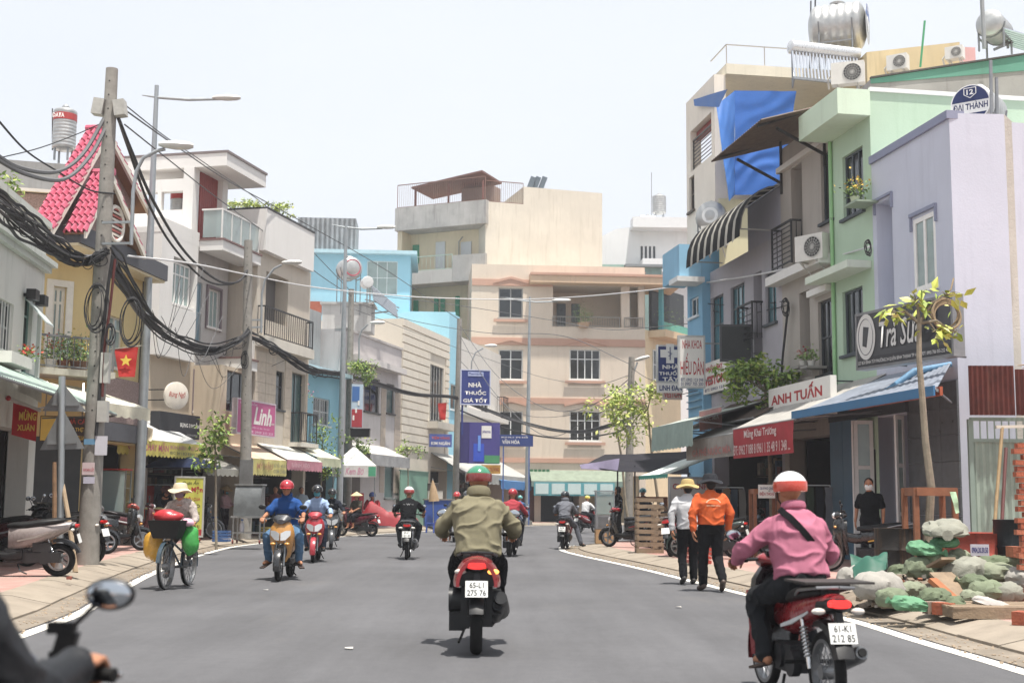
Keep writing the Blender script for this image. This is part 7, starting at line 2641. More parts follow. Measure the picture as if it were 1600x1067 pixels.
mb=MB();mb. bar(FR. P(so_+.02,zo_-.02,1.9),FR. P(so_+3.5,zo_-.02,1.9),.05,.14);mb. build('orange_beam',mat('#a8512c',.6,0,.25,5),t)
t=thing('blue_tarp_roll','rolled blue striped tarp bundled at near end of tin awning','tarp',FR. P(s0_,zw_-.2,.6))
mb=MB();mb. tube([FR. P(s0_-.1,zw_-.05,.1),FR. P(s0_-.05,zw_-.2,.8),FR. P(s0_+.1,zo_+.25,1.3)],[.05,.07,.05],10);mb. build('roll',mat('#5d8db0',.6,0,.3,14),t)
def bannerF(F,label,x0,x1,yt,yb,off,m,lines,name='banner',amp=.03,seed=1,cat='banner',border=None,scal=0.0):
 r=F. rect(x0,x1,yt,yb,off)
 t=thing(name,label,cat,F. P((r[0]+r[1])/2,r[2],off))
 fl=F. u. x<0
 a,b_=(r[1],r[0])if fl else(r[0],r[1])
 gridsheet(F. P(a,r[3],off),F. P(b_,r[3],off),F. P(b_,r[2],off),F. P(a,r[2],off),40,8,amp,2.5,seed,.005,scal,14). build('cloth',m,t)
 mb=MB();mb. cyl(F. P(r[0]-.05,r[3]+.02,off-.02),F. P(r[1]+.05,r[3]+.02,off-.02),.022,8);mb. build('pole',metal('#a8a9a8',.5,.5),t)
 for(txt,mm,a0,a1,b0,b1,bd)in lines:
  write(F,t,txt,r,mm,off+amp+.012,a0,a1,b0,b1,bd)
 return t
bannerF(FR,'red grand opening banner with white lettering on awning edge',1146,1240,664,712,2.05,fabric('#a83a40'),[('Mừng Khai Trương',plain('#d9cfcb',.7),.22,.76,.58,.94,.012),('ĐT: 0962 7 088 8 0961 1 35 48 9 1 348 ...',plain('#cdb3b0',.7),.02,.97,.10,.45,.015)],amp=.02)
bannerF(FR,'grey awning valance with faded red lettering beside red banner',1073,1146,684,716,2.05,fabric('#97938c'),[('CÀ PHÊ NƯỚC MÍA',plain('#b0706c',.8),.16,.97,.15,.62,.02)],amp=.02,seed=3)
s2,s3=sF(FR,1146,690,2.05),sF(FR,1073,700,2.05)
zo_=FR. rect(1073,1146,684,716,2.05)[3]
awning(FR,'grey cloth awning sloping to the faded valance',s2,s3,zo_+.9,zo_+.03,.02,2.02,fabric('#8d8a83'),0)
s2,s3=sF(FR,1240,660,2.05),sF(FR,1146,675,2.05)
zo_=FR. rect(1146,1240,664,712,2.05)[3]
awning(FR,'pale cloth awning sloping to the red banner',s2+.01,s3-.01,zo_+1.0,zo_+.03,.02,2.02,fabric('#a5a29b'),0,seed=4)
r=FR. rect(1019,1083,662,688,2.4)
t=awning(FR,'pale green scalloped awning beyond grey banner',r[0],r[1],r[3]+.55,r[3],.4,2.4,fabric('#a9b3a8'),.62,fabric('#92a8a0'),nsc=12,seed=5)
bannerF(FR,'small red and white scalloped banner hung above grey valance',1093,1128,640,668,1.5,fabric('#b5837e'),[('NƯỚC MÍA',plain('#d9c9c6',.7),.08,.92,.4,.7,.02)],amp=.015,seed=7,scal=.06)
r=FR. rect(1060,1100,724,742,1.2)
awning(FR,'small teal edged white awning low over stall',r[0],r[1]+.6,r[3]+.3,r[2],.5,2.2,fabric('#cfd8d2'),.08,fabric('#3f9a8c'),arm=False,seed=9)
mb=MB()
awning(FR,'brown timber awning over the middle shopfronts',sF(FR,1215,640,.8),sF(FR,1100,640,.8),zF(FR,1170,625,.1),zF(FR,1160,655,1.4),.02,1.4,mat('#5a4a3e',.8,0,.3,5),0,seed=11)
r=FR. rect(1201,1298,597,656,.9)
t=board(FR,'white shop sign with large red lettering beside young tree',r,.9,.14,WHT_,'shop_sign',posts=.7)
write(FR,t,'ANH TUẤN',r,RED,.904,.05,.88,.52,.94,.03)
write(FR,t,'XƯỞNG MAY MÀN GIÓ, IN TỜ, IN ÉP GỖ, LAMINATE',r,BLK,.904,.06,.93,.28,.46,.02)
write(FR,t,'MÁY ẢNH THẺ LẤY LIỀN - NHẬN ẢNH GIA CÔNG',r,RED,.904,.04,.9,.07,.22,.02)
def face_cam(label,x0,x1,yt,yb,Y,m,th=.14,name='shop_sign',tilt=(1,.05),edge=None):
 F=Fac(AT((x0+x1)/2,(yt+yb)/2,Y)[:2],tilt)
 r=F. rect(x0,x1,yt,yb)
 t=board(F,label,r,0,th,m,name,edge=edge)
 return F,r,t
F,r,t=face_cam('white dental clinic sign with red lettering projecting over road',1061,1101,525,605,36.0,WHT_,edge=metal('#b9bab8',.5,.3))
write(F,t,'NHA KHOA',r,RED,.004,.14,.90,.75,.92,.012);write(F,t,'HIẾU DÂN',r,RED,.004,.06,.96,.24,.66,.012)
write(F,t,'ĐT: 0903 123 098',r,NVY,.004,.06,.94,.11,.18,.01);write(F,t,'01 0907 705 200',r,NVY,.004,.06,.94,.03,.10,.01)
mb=MB();mb. bar(F. P(r[1],r[3]-.2,-.05),F. P(r[1]+.9,r[3]-.2,-.05),.04);mb. bar(F. P(r[1],r[2]+.2,-.05),F. P(r[1]+.9,r[2]+.2,-.05),.04);mb. build('bracket',metal(),t)
F,r,t=face_cam('blue pharmacy sign with white cross and lettering on right',1027,1067,540,597,39.0,NVY,edge=metal('#b9bab8',.5,.3))
c=F. P(r[0]+(r[1]-r[0])*.5,r[2]+(r[3]-r[2])*.78,.004)
mb=MB();w=.12;L=.30
mb. prism([c+F. u*x+V((0,0,y))for x,y in((-w,-L),(w,-L),(w,-w),(L,-w),(L,w),(w,w),(w,L),(-w,L),(-w,w),(-L,w),(-L,-w),(-w,-w))],F. n*.01);mb. build('cross',WHT_,t)
mb=MB();mb. tube([c+F. n*.014+V((0,0,-.2)),c+F. n*.014+V((0,0,.2))],.014,6);mb. tube([c+F. n*.016+V((-.07,0,.05)),c+F. n*.016+V((.06,0,0)),c+F. n*.016+V((-.05,0,-.08))],.012,6);mb. build('staff',NVY,t)
for i,w_ in enumerate(('NHÀ','THUỐC','TÂY')):
 write(F,t,w_,r,WHT_,.006,.2 if i!=1 else .06,.85 if i!=1 else .95,.36-i*.17,.50-i*.17,.03)
r2=(r[0],r[1],r[2]-.5*(r[3]-r[2])/1.9,r[2]-.022)
fp(F,'name_strip',t,WHT_,r2[0],r2[1],r[2]-.32,r[2]-.024,-.14,0)
write(F,t,'LINH ĐAN',(r[0],r[1],r[2]-.32,r[2]-.03),NVY,.004,.08,.95,.2,.8,.03)
mb=MB();mb. bar(F. P(r[1],r[3]-.2,-.05),F. P(r[1]+1.6,r[3]-.2,-.05),.04);mb. bar(F. P(r[1],r[2]+.2,-.05),F. P(r[1]+1.6,r[2]+.2,-.05),.04);mb. build('bracket',metal(),t)
F,r,t=face_cam('small sign with red capitals below blue pharmacy sign',1036,1066,610,624,40.5,plain('#b9a9a0',.6))
write(F,t,'VESTON',r,RED,.004,.05,.95,.2,.85,.02)
r=FR. rect(1099,1135,563,612,.5)
t=board(FR,'white sign with slanting red lettering under black panel',r,.5,.1,WHT_,'shop_sign',posts=.35)
write(FR,t,'NHẬN MAY',r,RED,.504,.12,.85,.66,.90,.05);write(FR,t,'VESTON',r,RED,.504,.05,.95,.24,.55,.06);write(FR,t,'ĐT: 0903 123',r,NVY,.504,.06,.9,.06,.16,.02)
F,r,t=face_cam('black unlit panel sign on grey house above tree',1126,1175,508,563,33.8,mat('#141918',.35,0,.15,3),.18,tilt=(1,-.1),edge=metal('#4a4c4e',.5,.5))
mb=MB();mb. bar(F. P(r[1],r[3]-.2,-.1),F. P(r[1]+.8,r[3]-.2,-.4),.04);mb. bar(F. P(r[1],r[2]+.2,-.1),F. P(r[1]+.8,r[2]+.2,-.4),.04);mb. build('bracket',metal(),t)
F,r,t=face_cam('white standing board with dark red lettering behind walkers',1046,1112,746,850,33.0,mat('#a8a5a0',.7,0,.1,4),.08,'standing_board',edge=metal('#8b8d8f',.5,.5))
write(F,t,'CHỤP HÌNH',r,plain('#8f2f30',.6),.004,.08,.92,.80,.93,.03);write(F,t,'THẺ - IN',r,plain('#8f2f30',.6),.004,.3,.9,.62,.74,.03)
for sgn in(r[0]+.05,r[1]-.05):
 mb=MB();mb. bar(F. P(sgn,Z0,-.04),F. P(sgn,r[2]+.01,-.04),.04);mb. build('leg',metal(),t)
c=AT(1111,338,37.2)
ax=V((-.35,-.93,0)). normalized()
t=tank('round ended steel water tank above slim blue house',c-ax*.4,ax,.46,.9,None,.5)
disc_label(t,c-ax*.4+ax*.56,ax,.24,mat('#d9d9d6',.3,.4,.1),'end_cap')
ac_unit('white air conditioner under steel tank beside striped awning',AT(1117,368,36.6),(-.4,-.92,0),w=.75,h=.55)
ac_unit('white air conditioner bracketed between grey and green houses',FR. P(g1+.35,zF(FR,1288,377,.4),.35),FR. n+V((0,-.6,0)),w=.8,h=.6)
#  plot right of the lavender house: gate, rusty band, bricks
FG=Fac(AT(1507,700,22.6)[:2],(1,-.06))
w_g=6.0
zb0,zb1=zF(FG,1550,690),zF(FG,1550,655)
t=thing('sheet_gate','pale green corrugated metal gate with lattice top at right edge','gate',FG. P(1,Z0))
GM=mat('#8fa396',.55,.15,.2,3,0,0,.35,.3,dirt='#6d6a5c')
npn=5
for i in range(npn):
 mb=MB()
 s0_,s1_=.12+w_g/npn*i,.12+w_g/npn*(i+1)-.015
 k=10
 A=[FG. P(s0_+(s1_-s0_)*j/(2*k),Z0+.02,.03*(j%2))for j in range(2*k+1)]
 B=[V((p. x,p. y,zb0))for p in A]
 n_=len(A)
 mb. add(A+B,[(j,j+1,n_+j+1,n_+j)for j in range(n_-1)])
 mb. add([p-FG. n*.01 for p in A+B],[(j,n_+j,n_+j+1,j+1)for j in range(n_-1)])
 mb. build('sheet',GM,t)
mb=MB();mb. bar(FG. P(.1,zb0+.02,.02),FG. P(w_g,zb0+.02,.02),.06);mb. bar(FG. P(.1,zb1,.02),FG. P(w_g,zb1,.02),.06);mb. bar(FG. P(.1,Z0,.02),FG. P(.1,zb1,.02),.08);mb. build('gate_frame',plain('#7f958a',.6),t)
for i in range(46):
 s=.15+i*.125
 mb=MB();mb. bar(FG. P(s,zb0+.05,.02),FG. P(s,zb1-.03,.02),.02);mb. build('lattice_bar',plain('#8fa89a',.6),t)
t=thing('rusty_sheet_band','dark red rusty corrugated sheets above the green gate','sheet metal',FG. P(2,zb1))
zt0,zt1=zF(FG,1550,650),zF(FG,1550,578)
RUST=mat('#5e2f28',.75,.1,.35,4,0,0,.5,.3,dirt='#8a6a58')
for i in range(4):
 mb=MB()
 s0_,s1_=.05+i*.8,.05+(i+1)*.8-.02
 k=9;dz=random. uniform(-.05,.08)
 A=[FG. P(s0_+(s1_-s0_)*j/(2*k),zt0,.22+.03*(j%2))for j in range(2*k+1)]
 B=[V((p. x,p. y,zt1+dz))for p in A]
 n_=len(A)
 mb. add(A+B,[(j,j+1,n_+j+1,n_+j)for j in range(n_-1)]);mb. add([p-FG. n*.01 for p in A+B],[(j,n_+j,n_+j+1,j+1)for j in range(n_-1)])
 mb. build('sheet',RUST,t)
t=thing('broken_beam','broken timber end poking out above rusty sheets','timber',FG. P(2.2,zt1))
mb=MB();a=FG. P(1.2,zt1+.02,.4);mb. tube([a,a+FG. u*.7+V((0,0,.1)),a+FG. u*1.8+V((0,0,.12))],[.08,.12,.14],7);mb. build('timber',mat('#9a8670',.9,0,.3,9,.5,30),t)
for k in range(3):
 mb=MB();mb. tube([a+V((0,0,.03*k-.02)),a-FG. u*(.2+.08*k)+V((0,0,.05*k-.08))],[.03,.008],5);mb. build('splinter',mat('#a8957c',.9,0,.3,9),t)
t=thing('brick_pier','crooked orange brick pier at right edge of view','brick pier',AT(1592,860,15.5))
BM=[mat(c,.9,0,.3,12,.4,40)for c in('#a85a3c','#9a4f36','#b3694a')]
brick_me=[]
for m_ in BM:
 mb=MB();mb. box((0,0,0),(.2,.095,.06));me=mb. mesh('brick');me. materials. append(m_);brick_me. append(me)
def brick(p,rz,parent,rx=0):
 o=bpy. data. objects. new('brick',random. choice(brick_me));col. objects. link(o)
 o. parent=parent;o. matrix_parent_inverse=Matrix. Translation(-parent. location)
 o. location=p;o. rotation_euler=(rx,random. gauss(0,.02),rz)
 return o
bp_=AT(1603,800,15.5)
z=Z0+.035
row=0
while z<zF(Fac(bp_[:2],(1,0)),1592,690):
 for k in range(3):
  brick(V((bp_. x-.02+k*.21+(.035 if row%2 else 0)+random. gauss(0,.008)+(.05 if(row*7)%5==0 else 0),bp_. y+random. gauss(0,.008),z)),random. gauss(0,.03),t)
 z+=.069;row+=1
for i,(x,y,x1,y1,lab)in enumerate(((1545,838,1566,668,'bamboo coloured pole leaning on green gate'),(1558,838,1572,700,'dark red pole leaning on green gate'))):
 a=V((AT(x,y,21.2). x,21.2,Z0));b_=AT(x1,y1,22.3)
 t=thing('leaning_pole',lab,'pole',a);mb=MB();mb. tube([a,a. lerp(b_,.5),b_],.03,8);mb. build('stick',mat('#8f7750' if i==0 else '#5a2f2c',.7,0,.3,8),t)
t=thing('door_bar','pale horizontal bar across green gate lattice','bar',AT(1570,667,22));mb=MB();mb. bar(AT(1556,667,22.3),AT(1602,666,22.3),.05);mb. build('rod',plain('#c9c4b4'),t)
#  rubble: drums, sacks, boards
def drum(label,c,r,h,c1,c2):
 t=thing('oil_drum',label,'drum',c)
 mb=MB()
 prof=[(r*.96,0),(r,.01),(r,h*.3),(r*1.03,h*.33),(r,h*.36),(r,h*.63),(r*1.03,h*.66),(r,h*.69),(r,h-.015),(r*1.02,h),(r*.97,h),(r*.95,h-.03),(.02,h-.03)]
 mb. lathe(prof,c,(0,0,1),30);mb. build('body',mat(c1,.6,.1,.25,3,.2,30,.9,.3,dirt=c2),t)
 return t
Y=17.0
c=V((AT(1534,850,Y). x,Y,Z0))
td=drum('big red rusty drum with white phone number label',c,.45,zF(Fac((c. x,c. y),(1,0)),1534,832)-Z0,'#a84a3c','#4a3a34')
cF=Fac((c. x,c. y-.46),(1,0))
rr=cF. rect(1516,1545,850,868)
fp(cF,'phone_label',td,plain('#c9c6d2',.6),rr[0],rr[1],rr[2],rr[3],.0,.012)
write(cF,td,'0904.30.30.50',rr,plain('#3a3a80',.5),.014,.06,.94,.25,.75,.03,flip=False)
c=V((AT(1408,850,18.0). x,18.0,Z0));drum('dark rust stained drum beside motorbike with yellow flank',c,.36,zF(Fac((c. x,c. y),(1,0)),1408,825)-Z0,'#2f2c2a','#7a5a40')
c=V((AT(1612,850,16.6). x,16.6,Z0));drum('black drum at right edge beside red drum',c,.46,1.0,'#22272b','#4a4f50')
SG=[mat(c,.9,0,.25,5,.35,50)for c in('#707a60','#7d836c','#5f6a50','#87877a')]
SGR=mat('#558a64',.7,0,.2,5,.35,40)
SW=mat('#96928a',.85,0,.2,5,.35,40)
def big_sack(label,c,k,a,m,seed):
 rnd=random. Random(seed)
 t=thing('sack',label,'sack',c-V((0,0,k*a)))
 rot=Matrix. Rotation(rnd. uniform(0,6.28),3,'Z')@Matrix. Rotation(rnd. uniform(-.3,.3),3,'Y')
 mb=MB()
 n,m_=30,22
 rings=[]
 for i in range(m_+1):
  x=-1+2.0*i/m_
  rr=(1-abs(x)**3.2)**.45 if abs(x)<1 else 0
  if x>.72:
   rr=max(.16,rr*(1-(x-.72)*2.6))
  rr=max(rr,.05)
  rg=[]
  for j in range(n):
   th=2*math. pi*j/n
   d=V((0,math. cos(th),math. sin(th)*a))
   q=V((x*1.3+seed,math. cos(th)*1.1,math. sin(th)*1.1))
   f=1+.22*noise. noise(q*.9)+.22*(.4-2.2*abs(noise. noise(V((x*1.5,math. cos(th)*1.5,math. sin(th)*1.5+seed)))))+.07*noise. noise(q*4)+.10*math. sin(9*th+4*x+seed)*max(0,abs(x)-.35)
   p=V((x*1.05,0,0))+d*(rr*f*.85)
   p=rot@(p*k)
   p. z=max(p. z,-k*a*.62)
   rg. append(c+p)
  rings. append(rg)
 mb. loft(rings)
 mb. build('body',m,t)
 e=c+rot@V((k*1.03,0,0));d=rot@V((1,0,.3))
 mb=MB();mb. tube([e-d*.02,e+d*k*.1,e+d*k*.28],[k*.12,k*.1,k*.22],9);mb. build('tied_end',m,t)
SACKS=[(1398,915,20,.7,SGR,'faded green sack wedged behind lowest grey green one'),(1428,925,20,.8,SG[1],'pale olive sack between two bright green ones'),(1492,945,18,.7,SG[2],'small dark sack under the broad board'),(1455,872,20,.7,SG[2],'dark olive sack under top left green bag'),(1550,880,22,.6,SG[2],'dark sack hidden against red drum foot'),(1582,880,20,.7,SG[1],'olive sack before black drum'),(1518,935,20,.7,SG[1],'olive sack at pallet end'),(1372,918,34,.75,SW,'large white sack at kerb end of the heap'),(1338,905,26,.8,SW,'white sack beside motorbike rear'),(1395,935,22,.8,SG[0],'grey green sack lowest at left foot of heap'),(1420,944,24,.55,SGR,'flat bright green sack at foot of heap'),(1445,918,22,.6,SGR,'bright green sack halfway up the heap'),(1460,935,22,.8,SG[2],'dark olive sack at middle foot of heap'),(1412,900,22,.9,SG[2],'dark grey green sack left shoulder of heap'),(1440,888,24,.8,SG[0],'crumpled olive sack below bright green bag'),(1445,858,24,.55,SGR,'bright green bag lying on top left of heap'),(1475,848,20,.5,SGR,'small green bag against red drum'),(1478,828,34,.42,SG[3],'pale grey sack topmost behind red drum'),(1478,880,22,.7,SG[1],'olive sack touching red drum base'),(1470,905,26,.55,SG[1],'pale olive sack in middle of heap'),(1512,895,32,.8,SG[3],'round pale green sack before red drum'),(1555,895,34,.5,SG[1],'long grey green sack lying before black drum'),(1540,925,26,.7,SG[0],'grey sack low in right heap'),(1572,925,24,.7,SG[3],'pale sack low at right heap'),(1592,905,22,.8,SW,'whitish sack at right edge'),(1525,915,22,.8,SG[2],'dark sack between round and grey ones'),(1560,948,34,.3,mat('#a59e98',.8,0,.25,5),'flat white and red cement bag on boards'),(1500,868,14,.8,SG[1],'small olive bundle at red drum edge')]
for i,(x,y,h,a,m_,lab)in enumerate(SACKS):
 g0p=G(x,y+h*a,Z0)
 Yd=min(g0p. y,17.2)-(.25 if y>900 else 0)
 if y<900:
  Yd=16.2-(900-y)*.0
 if x>1500 and y<930:
  Yd=15.9-(y-890)*.02
 cc=AT(x,y,Yd)
 k=h*1.12/2000*Yd
 big_sack(lab,cc,k,a,m_,100+i*3)
mb=MB()
n=30
base=AT(1470,920,16.4);
for j in range(n+1):
 for i in range(n+1):
  u,v=i/n,j/n
  x=base. x-1.3+3.2*u;y=15.3+2.0*v
  e=max(0,1-abs(u*2-1)**2.2)*max(0,1-abs(v*2-1)**2)
  mb. v. append((x,y,Z0-.02+e*.34*(1+.5*noise. noise(V((x*2.2,y*2.2,1))))+.05*noise. noise(V((x*7,y*7,0)))))
for j in range(n):
 for i in range(n):
  a=j*(n+1)+i
  mb. f. append((a,a+1,a+n+2,a+n+1));mb. mi. append(0)
rnd=random. Random(4)
for k in range(260):
 x=base. x-1.2+3.0*rnd. random();y=15.1+1.3*rnd. random()**1.5
 e=max(0,1-abs(((x-base. x+1.3)/3.2)*2-1)**2.2)*max(0,1-abs(((y-15.3)/2)*2-1)**2)
 w=rnd. uniform(.02,.075)
 mb. cur=rnd. randrange(3)
 mb. box((x,y,Z0+e*.36+w*.2),(w*1.6,w,w*.8),Matrix. Rotation(rnd. uniform(0,3),3,'Z')@Matrix. Rotation(rnd. uniform(-.6,.6),3,'X'))
o=mb. build('rubble',[mat('#7d7060',.95,0,.35,9,.8,25),mat('#935a42',.95,0,.3,12,.5,30),mat('#8f8a80',.95,0,.3,12,.5,30)])
o['kind']='stuff';o['label']='mound of sandy rubble under the sacks on right pavement'
def plank(label,a,b_,w,h,m,name='board'):
 t=thing(name,label,'board',a);mb=MB();mb. bar(a,b_,w,h);mb. build('timber',m,t);return t
WB=mat('#8f7a62',.85,0,.3,6,.3,40)
gq=lambda x,y,z=.16:G(x,y,z)
t=thing('pallet','weathered timber pallet lying at right kerb edge','pallet',gq(1540,965))
p0=gq(1485,962);ux=V((1,.02,0));
for k in range(4):
 mb=MB();a=p0+V((0,.0+.22*k,.09));mb. box(a+ux*.95,(1.9,.17,.022),Matrix. Rotation(random. gauss(0,.02),3,'Z'));mb. build('plank',WB,t)
for k in(0.05,.9,1.85):
 mb=MB();mb. box(p0+V((k,.33,.03)),(.09,.8,.09));mb. build('bearer',mat('#7d6a55',.85,0,.3,6),t)
mb=MB();mb. box(p0+V((.55,-.07,.03)),(1.1,.03,.1));mb. build('front_board',WB,t)
plank('broad brown board sliding down the sack heap',AT(1470,895,15.6),AT(1520,945,15.1),.35,.03,WB)
plank('short orange board under the sack heap',AT(1456,905,15.3),AT(1490,935,15.1),.16,.05,mat('#a0633c',.85,0,.3,6))
plank('narrow board sticking out left of red drum',AT(1458,885,15.9),AT(1482,872,15.6),.2,.03,WB)
for i,(x,y)in enumerate(((1460,948),(1596,965),(1585,868),(1475,950))):
 t=thing('loose_brick','loose %s brick %s'%(('dusty grey','red','orange','cracked')[i],('at foot of sack heap','at right frame edge by pallet','lying beside black drum','beside the dusty grey one')[i]),'brick',AT(x,y,15.2))
 mb=MB();q=gq(x,y+8)if i!=2 else AT(x,y,16);mb. box(q+V((0,0,.05)),(.22,.12,.13),Matrix. Rotation(i*.7+.2,3,'Z'));mb. build('block',BM[i%3]if i else mat('#8d7a6c',.9,0,.3,9),t)
t=thing('green_tarp','crumpled dark green tarp behind the white sacks','tarp',AT(1355,880,17))
gridsheet(AT(1328,872,17.3),AT(1388,868,17.3),AT(1385,892,16.6),AT(1335,896,16.6),24,12,.22,3.5,4,.008). build('cloth',mat('#1f5a48',.6,0,.25,4),t)
def guard(label,x0,x1,yt,yb,Y,m,cross=True):
 a,b_=AT(x0,yb,Y),AT(x1,yb,Y);zt_=AT((x0+x1)/2,yt,Y). z
 t=thing('tree_guard',label,'tree guard',V(((a. x+b_. x)/2,Y,Z0)))
 for p in(a,b_,a+V((0,.5,0)),b_+V((0,.5,0))):
  mb=MB();mb. bar(V((p. x,p. y,Z0)),V((p. x,p. y,zt_)),.07);mb. build('post',m,t)
 for p,q in((a,b_),(a+V((0,.5,0)),b_+V((0,.5,0))),(a,a+V((0,.5,0))),(b_,b_+V((0,.5,0)))):
  mb=MB();mb. bar(V((p. x,p. y-.05,zt_-.05)),V((q. x,q. y-.05,zt_-.05)),.03,.11);mb. build('rail',m,t)
 return t
WG=mat('#8f5a3c',.8,0,.25,6,.2,40)
guard('brown wooden tree guard around near sapling by drums',1433,1494,762,850,17.2,WG)
t=thing('ribbon','pale green plastic ribbon tied to near tree guard','ribbon',AT(1490,770,17))
gridsheet(AT(1484,768,17.05),AT(1494,768,17.05),AT(1500,800,17.0),AT(1494,802,17.0),4,10,.05,6,2,.003). build('tail',PB('#a8c8a0'),t)
guard('brown wooden tree guard with small white notice on right pavement',1181,1218,764,885,28.0,WG)
F,r,t=face_cam('small white notice with red letters on wooden tree guard',1185,1211,757,778,27.85,WHT_,.02,'notice')
write(F,t,'QUẢNG CÁO',r,NVY,.003,.1,.9,.62,.88,.02);write(F,t,'ĐIỆN THOẠI',r,RED,.003,.06,.94,.15,.5,.03)
guard('wooden tree guard at corner behind pallet crates',998,1042,776,860,41.0,WG)
#  corner stall: glass cart, canopy, pallets
Y=40.0
t=thing('stall_canopy','dark fabric stall canopy with mauve front edge at corner','canopy',AT(985,800,Y))
CAN=fabric('#26252c')
gridsheet(AT(905,729,Y-1.2),AT(1090,742,Y-1.0),AT(1095,700,Y+1.8),AT(945,712,Y+1.8),20,10,.1,.9,2,.012,0,1,.05). build('canopy',CAN,t)
gridsheet(AT(905,727,Y-1.3),AT(968,716,Y-.9),AT(965,735,Y-1.0),AT(908,733,Y-1.35),14,4,.05,2,4,.01). build('front_flap',fabric('#8d85a0'),t)
for x in(965,992,1075):
 mb=MB();a=AT(x,800,Y-.3);mb. cyl(V((a. x,a. y,Z0)),AT(x,728,Y-.3),.025,8);mb. build('pole',BLACKP,t)
p=G(946,850,Z0)
t=thing('food_cart','steel and glass food cart with wooden base at corner kerb','food cart',p)
mb=MB();mb. box(p+V((0,.3,.22)),(.55,.6,.4));mb. build('wooden_base',mat('#a8855a',.7,0,.2,5),t)
mb=MB();mb. box(p+V((0,.3,.63)),(.54,.58,.4));mb. build('steel_body',metal('#9a9c9e',.4,.7),t)
mb=MB();mb. box(p+V((0,.005,.63)),(.42,.01,.3));mb. build('panel',metal('#7b7d7f',.4,.6),t)
for sx in(-1,1):
 for sy in(0,1):
  mb=MB();mb. bar(p+V((.26*sx,.03+.54*sy,.83)),p+V((.26*sx,.03+.54*sy,1.5)),.025);mb. build('corner_post',STEEL,t)
for(c_,d_2)in(((0,.025,1.17),(.5,.006,.64)),((-.262,.3,1.17),(.006,.5,.64)),((.262,.3,1.17),(.006,.5,.64))):
 mb=MB();mb. box(p+V(c_),d_2);mb. build('glass_pane',GR,t)
mb=MB();mb. box(p+V((0,.3,1.52)),(.58,.62,.03));mb. build('top',STEEL,t)
mb=MB();mb. box(p+V((0,.3,1.1)),(.5,.5,.02));mb. build('shelf',STEEL,t)
for k in range(4):
 q=thing('food_tray','small tray of food inside corner glass cart, '+('red','green','yellow','white')[k]+' one','tray',p+V((-.18+.12*k,.3,1.115)))
 mb=MB();mb. lathe([(.03,0),(.05,.05),(.052,.055)],p+V((-.18+.12*k,.3,1.115)),(0,0,1),12);mb. build('bowl',plain(('#b0402c','#5f8a3a','#c9a24a','#d6d2c8')[k]),q)
def pallet_stack(label,px,py,w,h,d,n):
 p=G(px,py,Z0)
 t=thing('pallet_crate',label,'crate',p)
 for k in range(n):
  z=.05+(h-.1)*k/(n-1)
  mb=MB();mb. box(p+V((0,0,z)),(w,.025,h/n*.62),Matrix. Rotation(random. gauss(0,.015),3,'Y'));mb. build('slat',WB,t)
  mb=MB();mb. box(p+V((0,d,z)),(w,.025,h/n*.62));mb. build('slat',WB,t)
  mb=MB();mb. box(p+V((w/2,d/2,z)),(.025,d,h/n*.62));mb. build('slat',WB,t)
  mb=MB();mb. box(p+V((-w/2,d/2,z)),(.025,d,h/n*.62));mb. build('slat',WB,t)
 for sx in(-1,1):
  for sy in(0,1):
   mb=MB();mb. bar(p+V((sx*w/2.1,d*sy+.02,0)),p+V((sx*w/2.25,d*sy+.02,h)),.05);mb. build('post',WB,t)
 return t
pallet_stack('tall slatted timber crate on right pavement',1016,864,.62,1.3,.5,9)
pallet_stack('second slatted timber crate behind the tall one',1036,858,.5,1.1,.4,7)
#  left side signs and awnings
r=FL1 . rect(-30,118,585,610,1.7)
t=awning(FL1,'pale green corrugated awning on white house at left edge',-6.0,h1+.3,zF(FL1,45,588,.0),zF(FL1,75,612,1.5),.03,1.5,mat('#9fb3a8',.55,.1,.2,4,0,0,.3),0,None,corrug=True)
c0=AT(20,603,24.0)
t=thing('rolled_blind','white canvas blind hanging under left awning','blind',AT(45,610,24.5))
gridsheet(AT(28,585,24.2),AT(64,596,24.8),AT(65,630,24.8),AT(33,612,24.2),12,8,.04,3,2,.006). build('cloth',fabric('#c4c1b8'),t)
t=thing('banner','red festival banner with yellow letters at left edge','banner',AT(38,690,23.6))
FBn=Fac(AT(38,655,23.6)[:2],(1,.5));r=FBn. rect(19,58,630,684)
gridsheet(FBn. P(r[0],r[3],0),FBn. P(r[1],r[3]-.12,0),FBn. P(r[1],r[2]-.06,0),FBn. P(r[0],r[2]+.05,0),14,12,.035,4,3,.005). build('cloth',fabric('#b5282a'),t)
write(FBn,t,'MỪNG',r,plain('#d9b22a',.6),.05,.25,.95,.5,.82,.04,flip=False);write(FBn,t,'XUÂN',r,plain('#d9b22a',.6),.05,.2,.9,.2,.42,.03,flip=False)
mb=MB();mb. cyl(AT(14,622,23.55),AT(64,642,23.7),.03,8);mb. build('rod',plain('#c9c9c5'),t)
mb=MB();mb. ell(AT(13,622,23.5),.05,None,8,6);mb. build('rod_end',plain('#b0242c'),t)
FQ=Fac(AT(100,670,28.5)[:2],(1,.35));r=FQ. rect(62,135,650,690)
t=board(FQ,'dark shop board with yellow corner and red lettering behind road sign',r,0,.1,plain('#3a2a24',.6),'shop_sign')
write(FQ,t,'CHẢ CÁ',r,plain('#b0382c'),.004,.5,.98,.7,.95,.02,flip=False);write(FQ,t,'BÁN THỊT',r,plain('#c9a42a'),.004,.55,.98,.38,.6,.02,flip=False);write(FQ,t,'CHẢ CUA',r,plain('#c9a42a'),.004,.6,.98,.08,.3,.02,flip=False)
fp(FQ,'yellow_corner',t,plain('#c9a22c',.6),r[0]+.02,r[0]+(r[1]-r[0])*.35,r[2]+.02,r[3]-.02,.001,.01)
